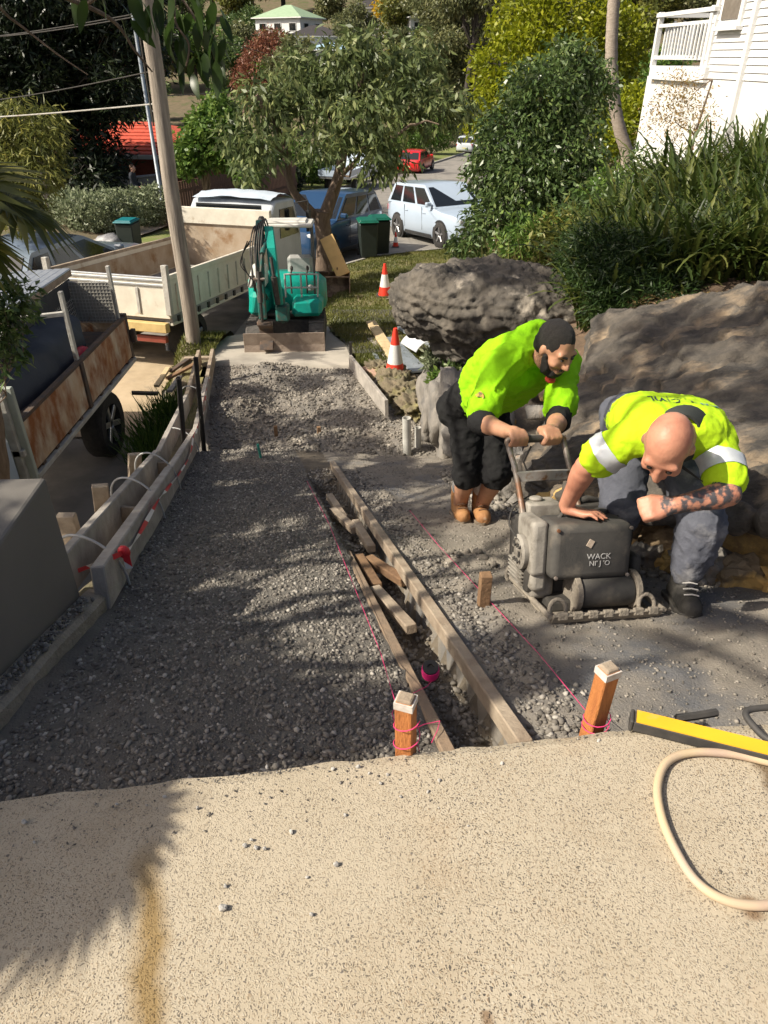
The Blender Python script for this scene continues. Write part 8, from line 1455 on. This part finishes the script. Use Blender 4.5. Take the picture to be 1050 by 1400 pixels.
for (c, r) in lob:
    s_ = V(trunk[rn.randint(9, 15)]); t.tube(limb(s_, c, .15, 6, .05, rn), [.045 * (1 - .12 * i) for i in range(7)], 5)
t.build('trunk', B_brown, root, smooth=True); rg = np.random.default_rng(15); P, D, ti = crown_pts(lob, 3300, 7, .03, .6, rg, .1, .4); link('crown', leaf_mesh('crown', P, D, .10 + .06 * rg.random(len(P)), .04 + .02 * rg.random(len(P)), ti, rng=rg), L_green, root)
# overhanging branch with large separate leaves
mb = MB(); e0 = V(trunk[13]); brp = catmull([tuple(e0), tuple(at(-60, -60, Y=4.2) - tb), tuple(at(60, -15, Y=4.6) - tb), tuple(at(150, 25, Y=4.8) - tb), tuple(at(185, 70, Y=4.9) - tb), tuple(at(208, 98, Y=5.0) - tb)], 40); mb.tube([V(q) for q in brp], [.02 - .0004 * i for i in range(40)], 6)
b2 = catmull([tuple(V(brp[20])), tuple(at(200, -40, Y=4.6) - tb), tuple(at(250, 0, Y=4.6) - tb), tuple(at(285, 60, Y=4.6) - tb), tuple(at(295, 85, Y=4.6) - tb)], 24); mb.tube([V(q) for q in b2], [.010 - .0002 * i for i in range(24)], 5)
b3 = catmull([tuple(V(b2[10])), tuple(at(240, 30, Y=4.5) - tb), tuple(at(258, 60, Y=4.5) - tb), tuple(at(255, 90, Y=4.5) - tb)], 16); mb.tube([V(q) for q in b3], .006, 5)
tw = catmull([tuple(at(-40, -60, Y=4.4) - tb), tuple(at(0, 10, Y=4.5) - tb), tuple(at(35, 40, Y=4.6) - tb), tuple(at(80, 75, Y=4.6) - tb), tuple(at(120, 102, Y=4.6) - tb)], 24); mb.tube([V(q) for q in tw], [.010 - .0003 * i for i in range(24)], 5)
br = mb.build('branch', B_brown, root, smooth=True)
lv = []; lf = []; n = 7
for i in range(n + 1):
    k = i / n; w = .5 * math.sin(PI * k ** .8) ** .9 if 0 < k < 1 else .0; z = -.25 * k * k; lv += [(k, w * .36, z + .05 * w), (k, 0, z), (k, -w * .36, z + .05 * w)]
for i in range(n): q = i * 3; lf += [(q, q + 1, q + 4, q + 3), (q + 1, q + 2, q + 5, q + 4)]
lmh = np_mesh('leaf', lv, lf); set_tint(lmh, np.full(len(lf), .5)); L_big = leafmat('large_glossy_leaf', (.025, .05, .012), (.035, .065, .014), (.05, .09, .02), .45, .35); lmh.materials.append(L_big)
lps = [(168, 12), (162, 30), (178, 35), (192, 5), (200, 25), (215, 20), (228, 10), (235, 35), (222, 45), (245, 20), (258, 25), (250, 45), (262, 50), (275, 20), (285, 35), (290, 55), (278, 60), (268, 75), (240, 60), (246, 85), (255, 92), (248, 100), (262, 85), (280, 80), (292, 90), (300, 75), (303, 95), (288, 100), (298, 50), (305, 30), (270, 5), (295, 10), (210, 5), (185, -5), (232, -5), (255, 0), (312, 60), (120, 5), (100, -5), (140, 0), (238, 15), (266, 38), (282, 48), (295, 68), (252, 70), (272, 92), (260, 108), (244, 48), (300, 18), (288, 5), (222, -2), (206, 14), (172, -4), (284, 72), (308, 48)]
rr = random.Random(31)
for (a, b) in lps:
    o = bpy.data.objects.new('leaf', lmh); COL.objects.link(o); o.parent = br; s_ = rr.uniform(.13, .20); o.location = at(a + rr.uniform(-4, 4), b - 8, Y=4.6 + rr.uniform(-.15, .15)) - tb; o.scale = (s_,) * 3; o.rotation_euler = (rr.uniform(-1.2, 1.2), rr.uniform(.7, 1.5), rr.uniform(0, 6.28))
# soft feathery bush and dark shrub at the left edge
b0 = V((-4.6, 7.8, float(S(7.8)))); tree('feathery_tree', 'soft olive feathery tree rising behind the palm blades', 'tree', V((-8.6, 14.5, float(H(-8.6, 14.5)))), [V((0, 0, 0)), V((0, 0, 1.2)), V((.2, 0, 2.2))], .07, lobes_px([(30, 165, 14.5, .75, .6, .35), (10, 200, 14.3, .8, .6, .45), (55, 195, 14.3, .5, .5, .4), (45, 235, 14, .6, .5, .4), (0, 250, 14, .7, .6, .5), (-40, 190, 14.4, .8, .6, .5), (20, 285, 13.8, .6, .5, .4)], V((-8.6, 14.5, float(H(-8.6, 14.5))))), 1500, 6, .07, .17, .03, .7, L_olive, B_brown, seed=41, shell=.4)
tree('edge_shrub', 'small dark leafed shrub spilling over the rusty truck canopy', 'shrub', V((-4.15, 5.9, -2.4)) * 0 + V((-3.05, 4.6, -4.1)), [V((0, 0, 0)), V((-.1, .05, .9)), V((-.1, .1, 1.7))], .03, lobes_px([(10, 420, 4.7, .16, .2, .15), (-20, 450, 4.6, .2, .2, .2), (30, 400, 4.9, .10, .1, .10), (15, 470, 4.6, .12, .12, .12), (-20, 390, 4.8, .2, .2, .15), (5, 500, 4.5, .08, .1, .08)], V((-3.05, 4.6, -4.1))), 260, 5, .03, .075, .03, .5, L_shrub, B_brown, seed=42, shell=.2)
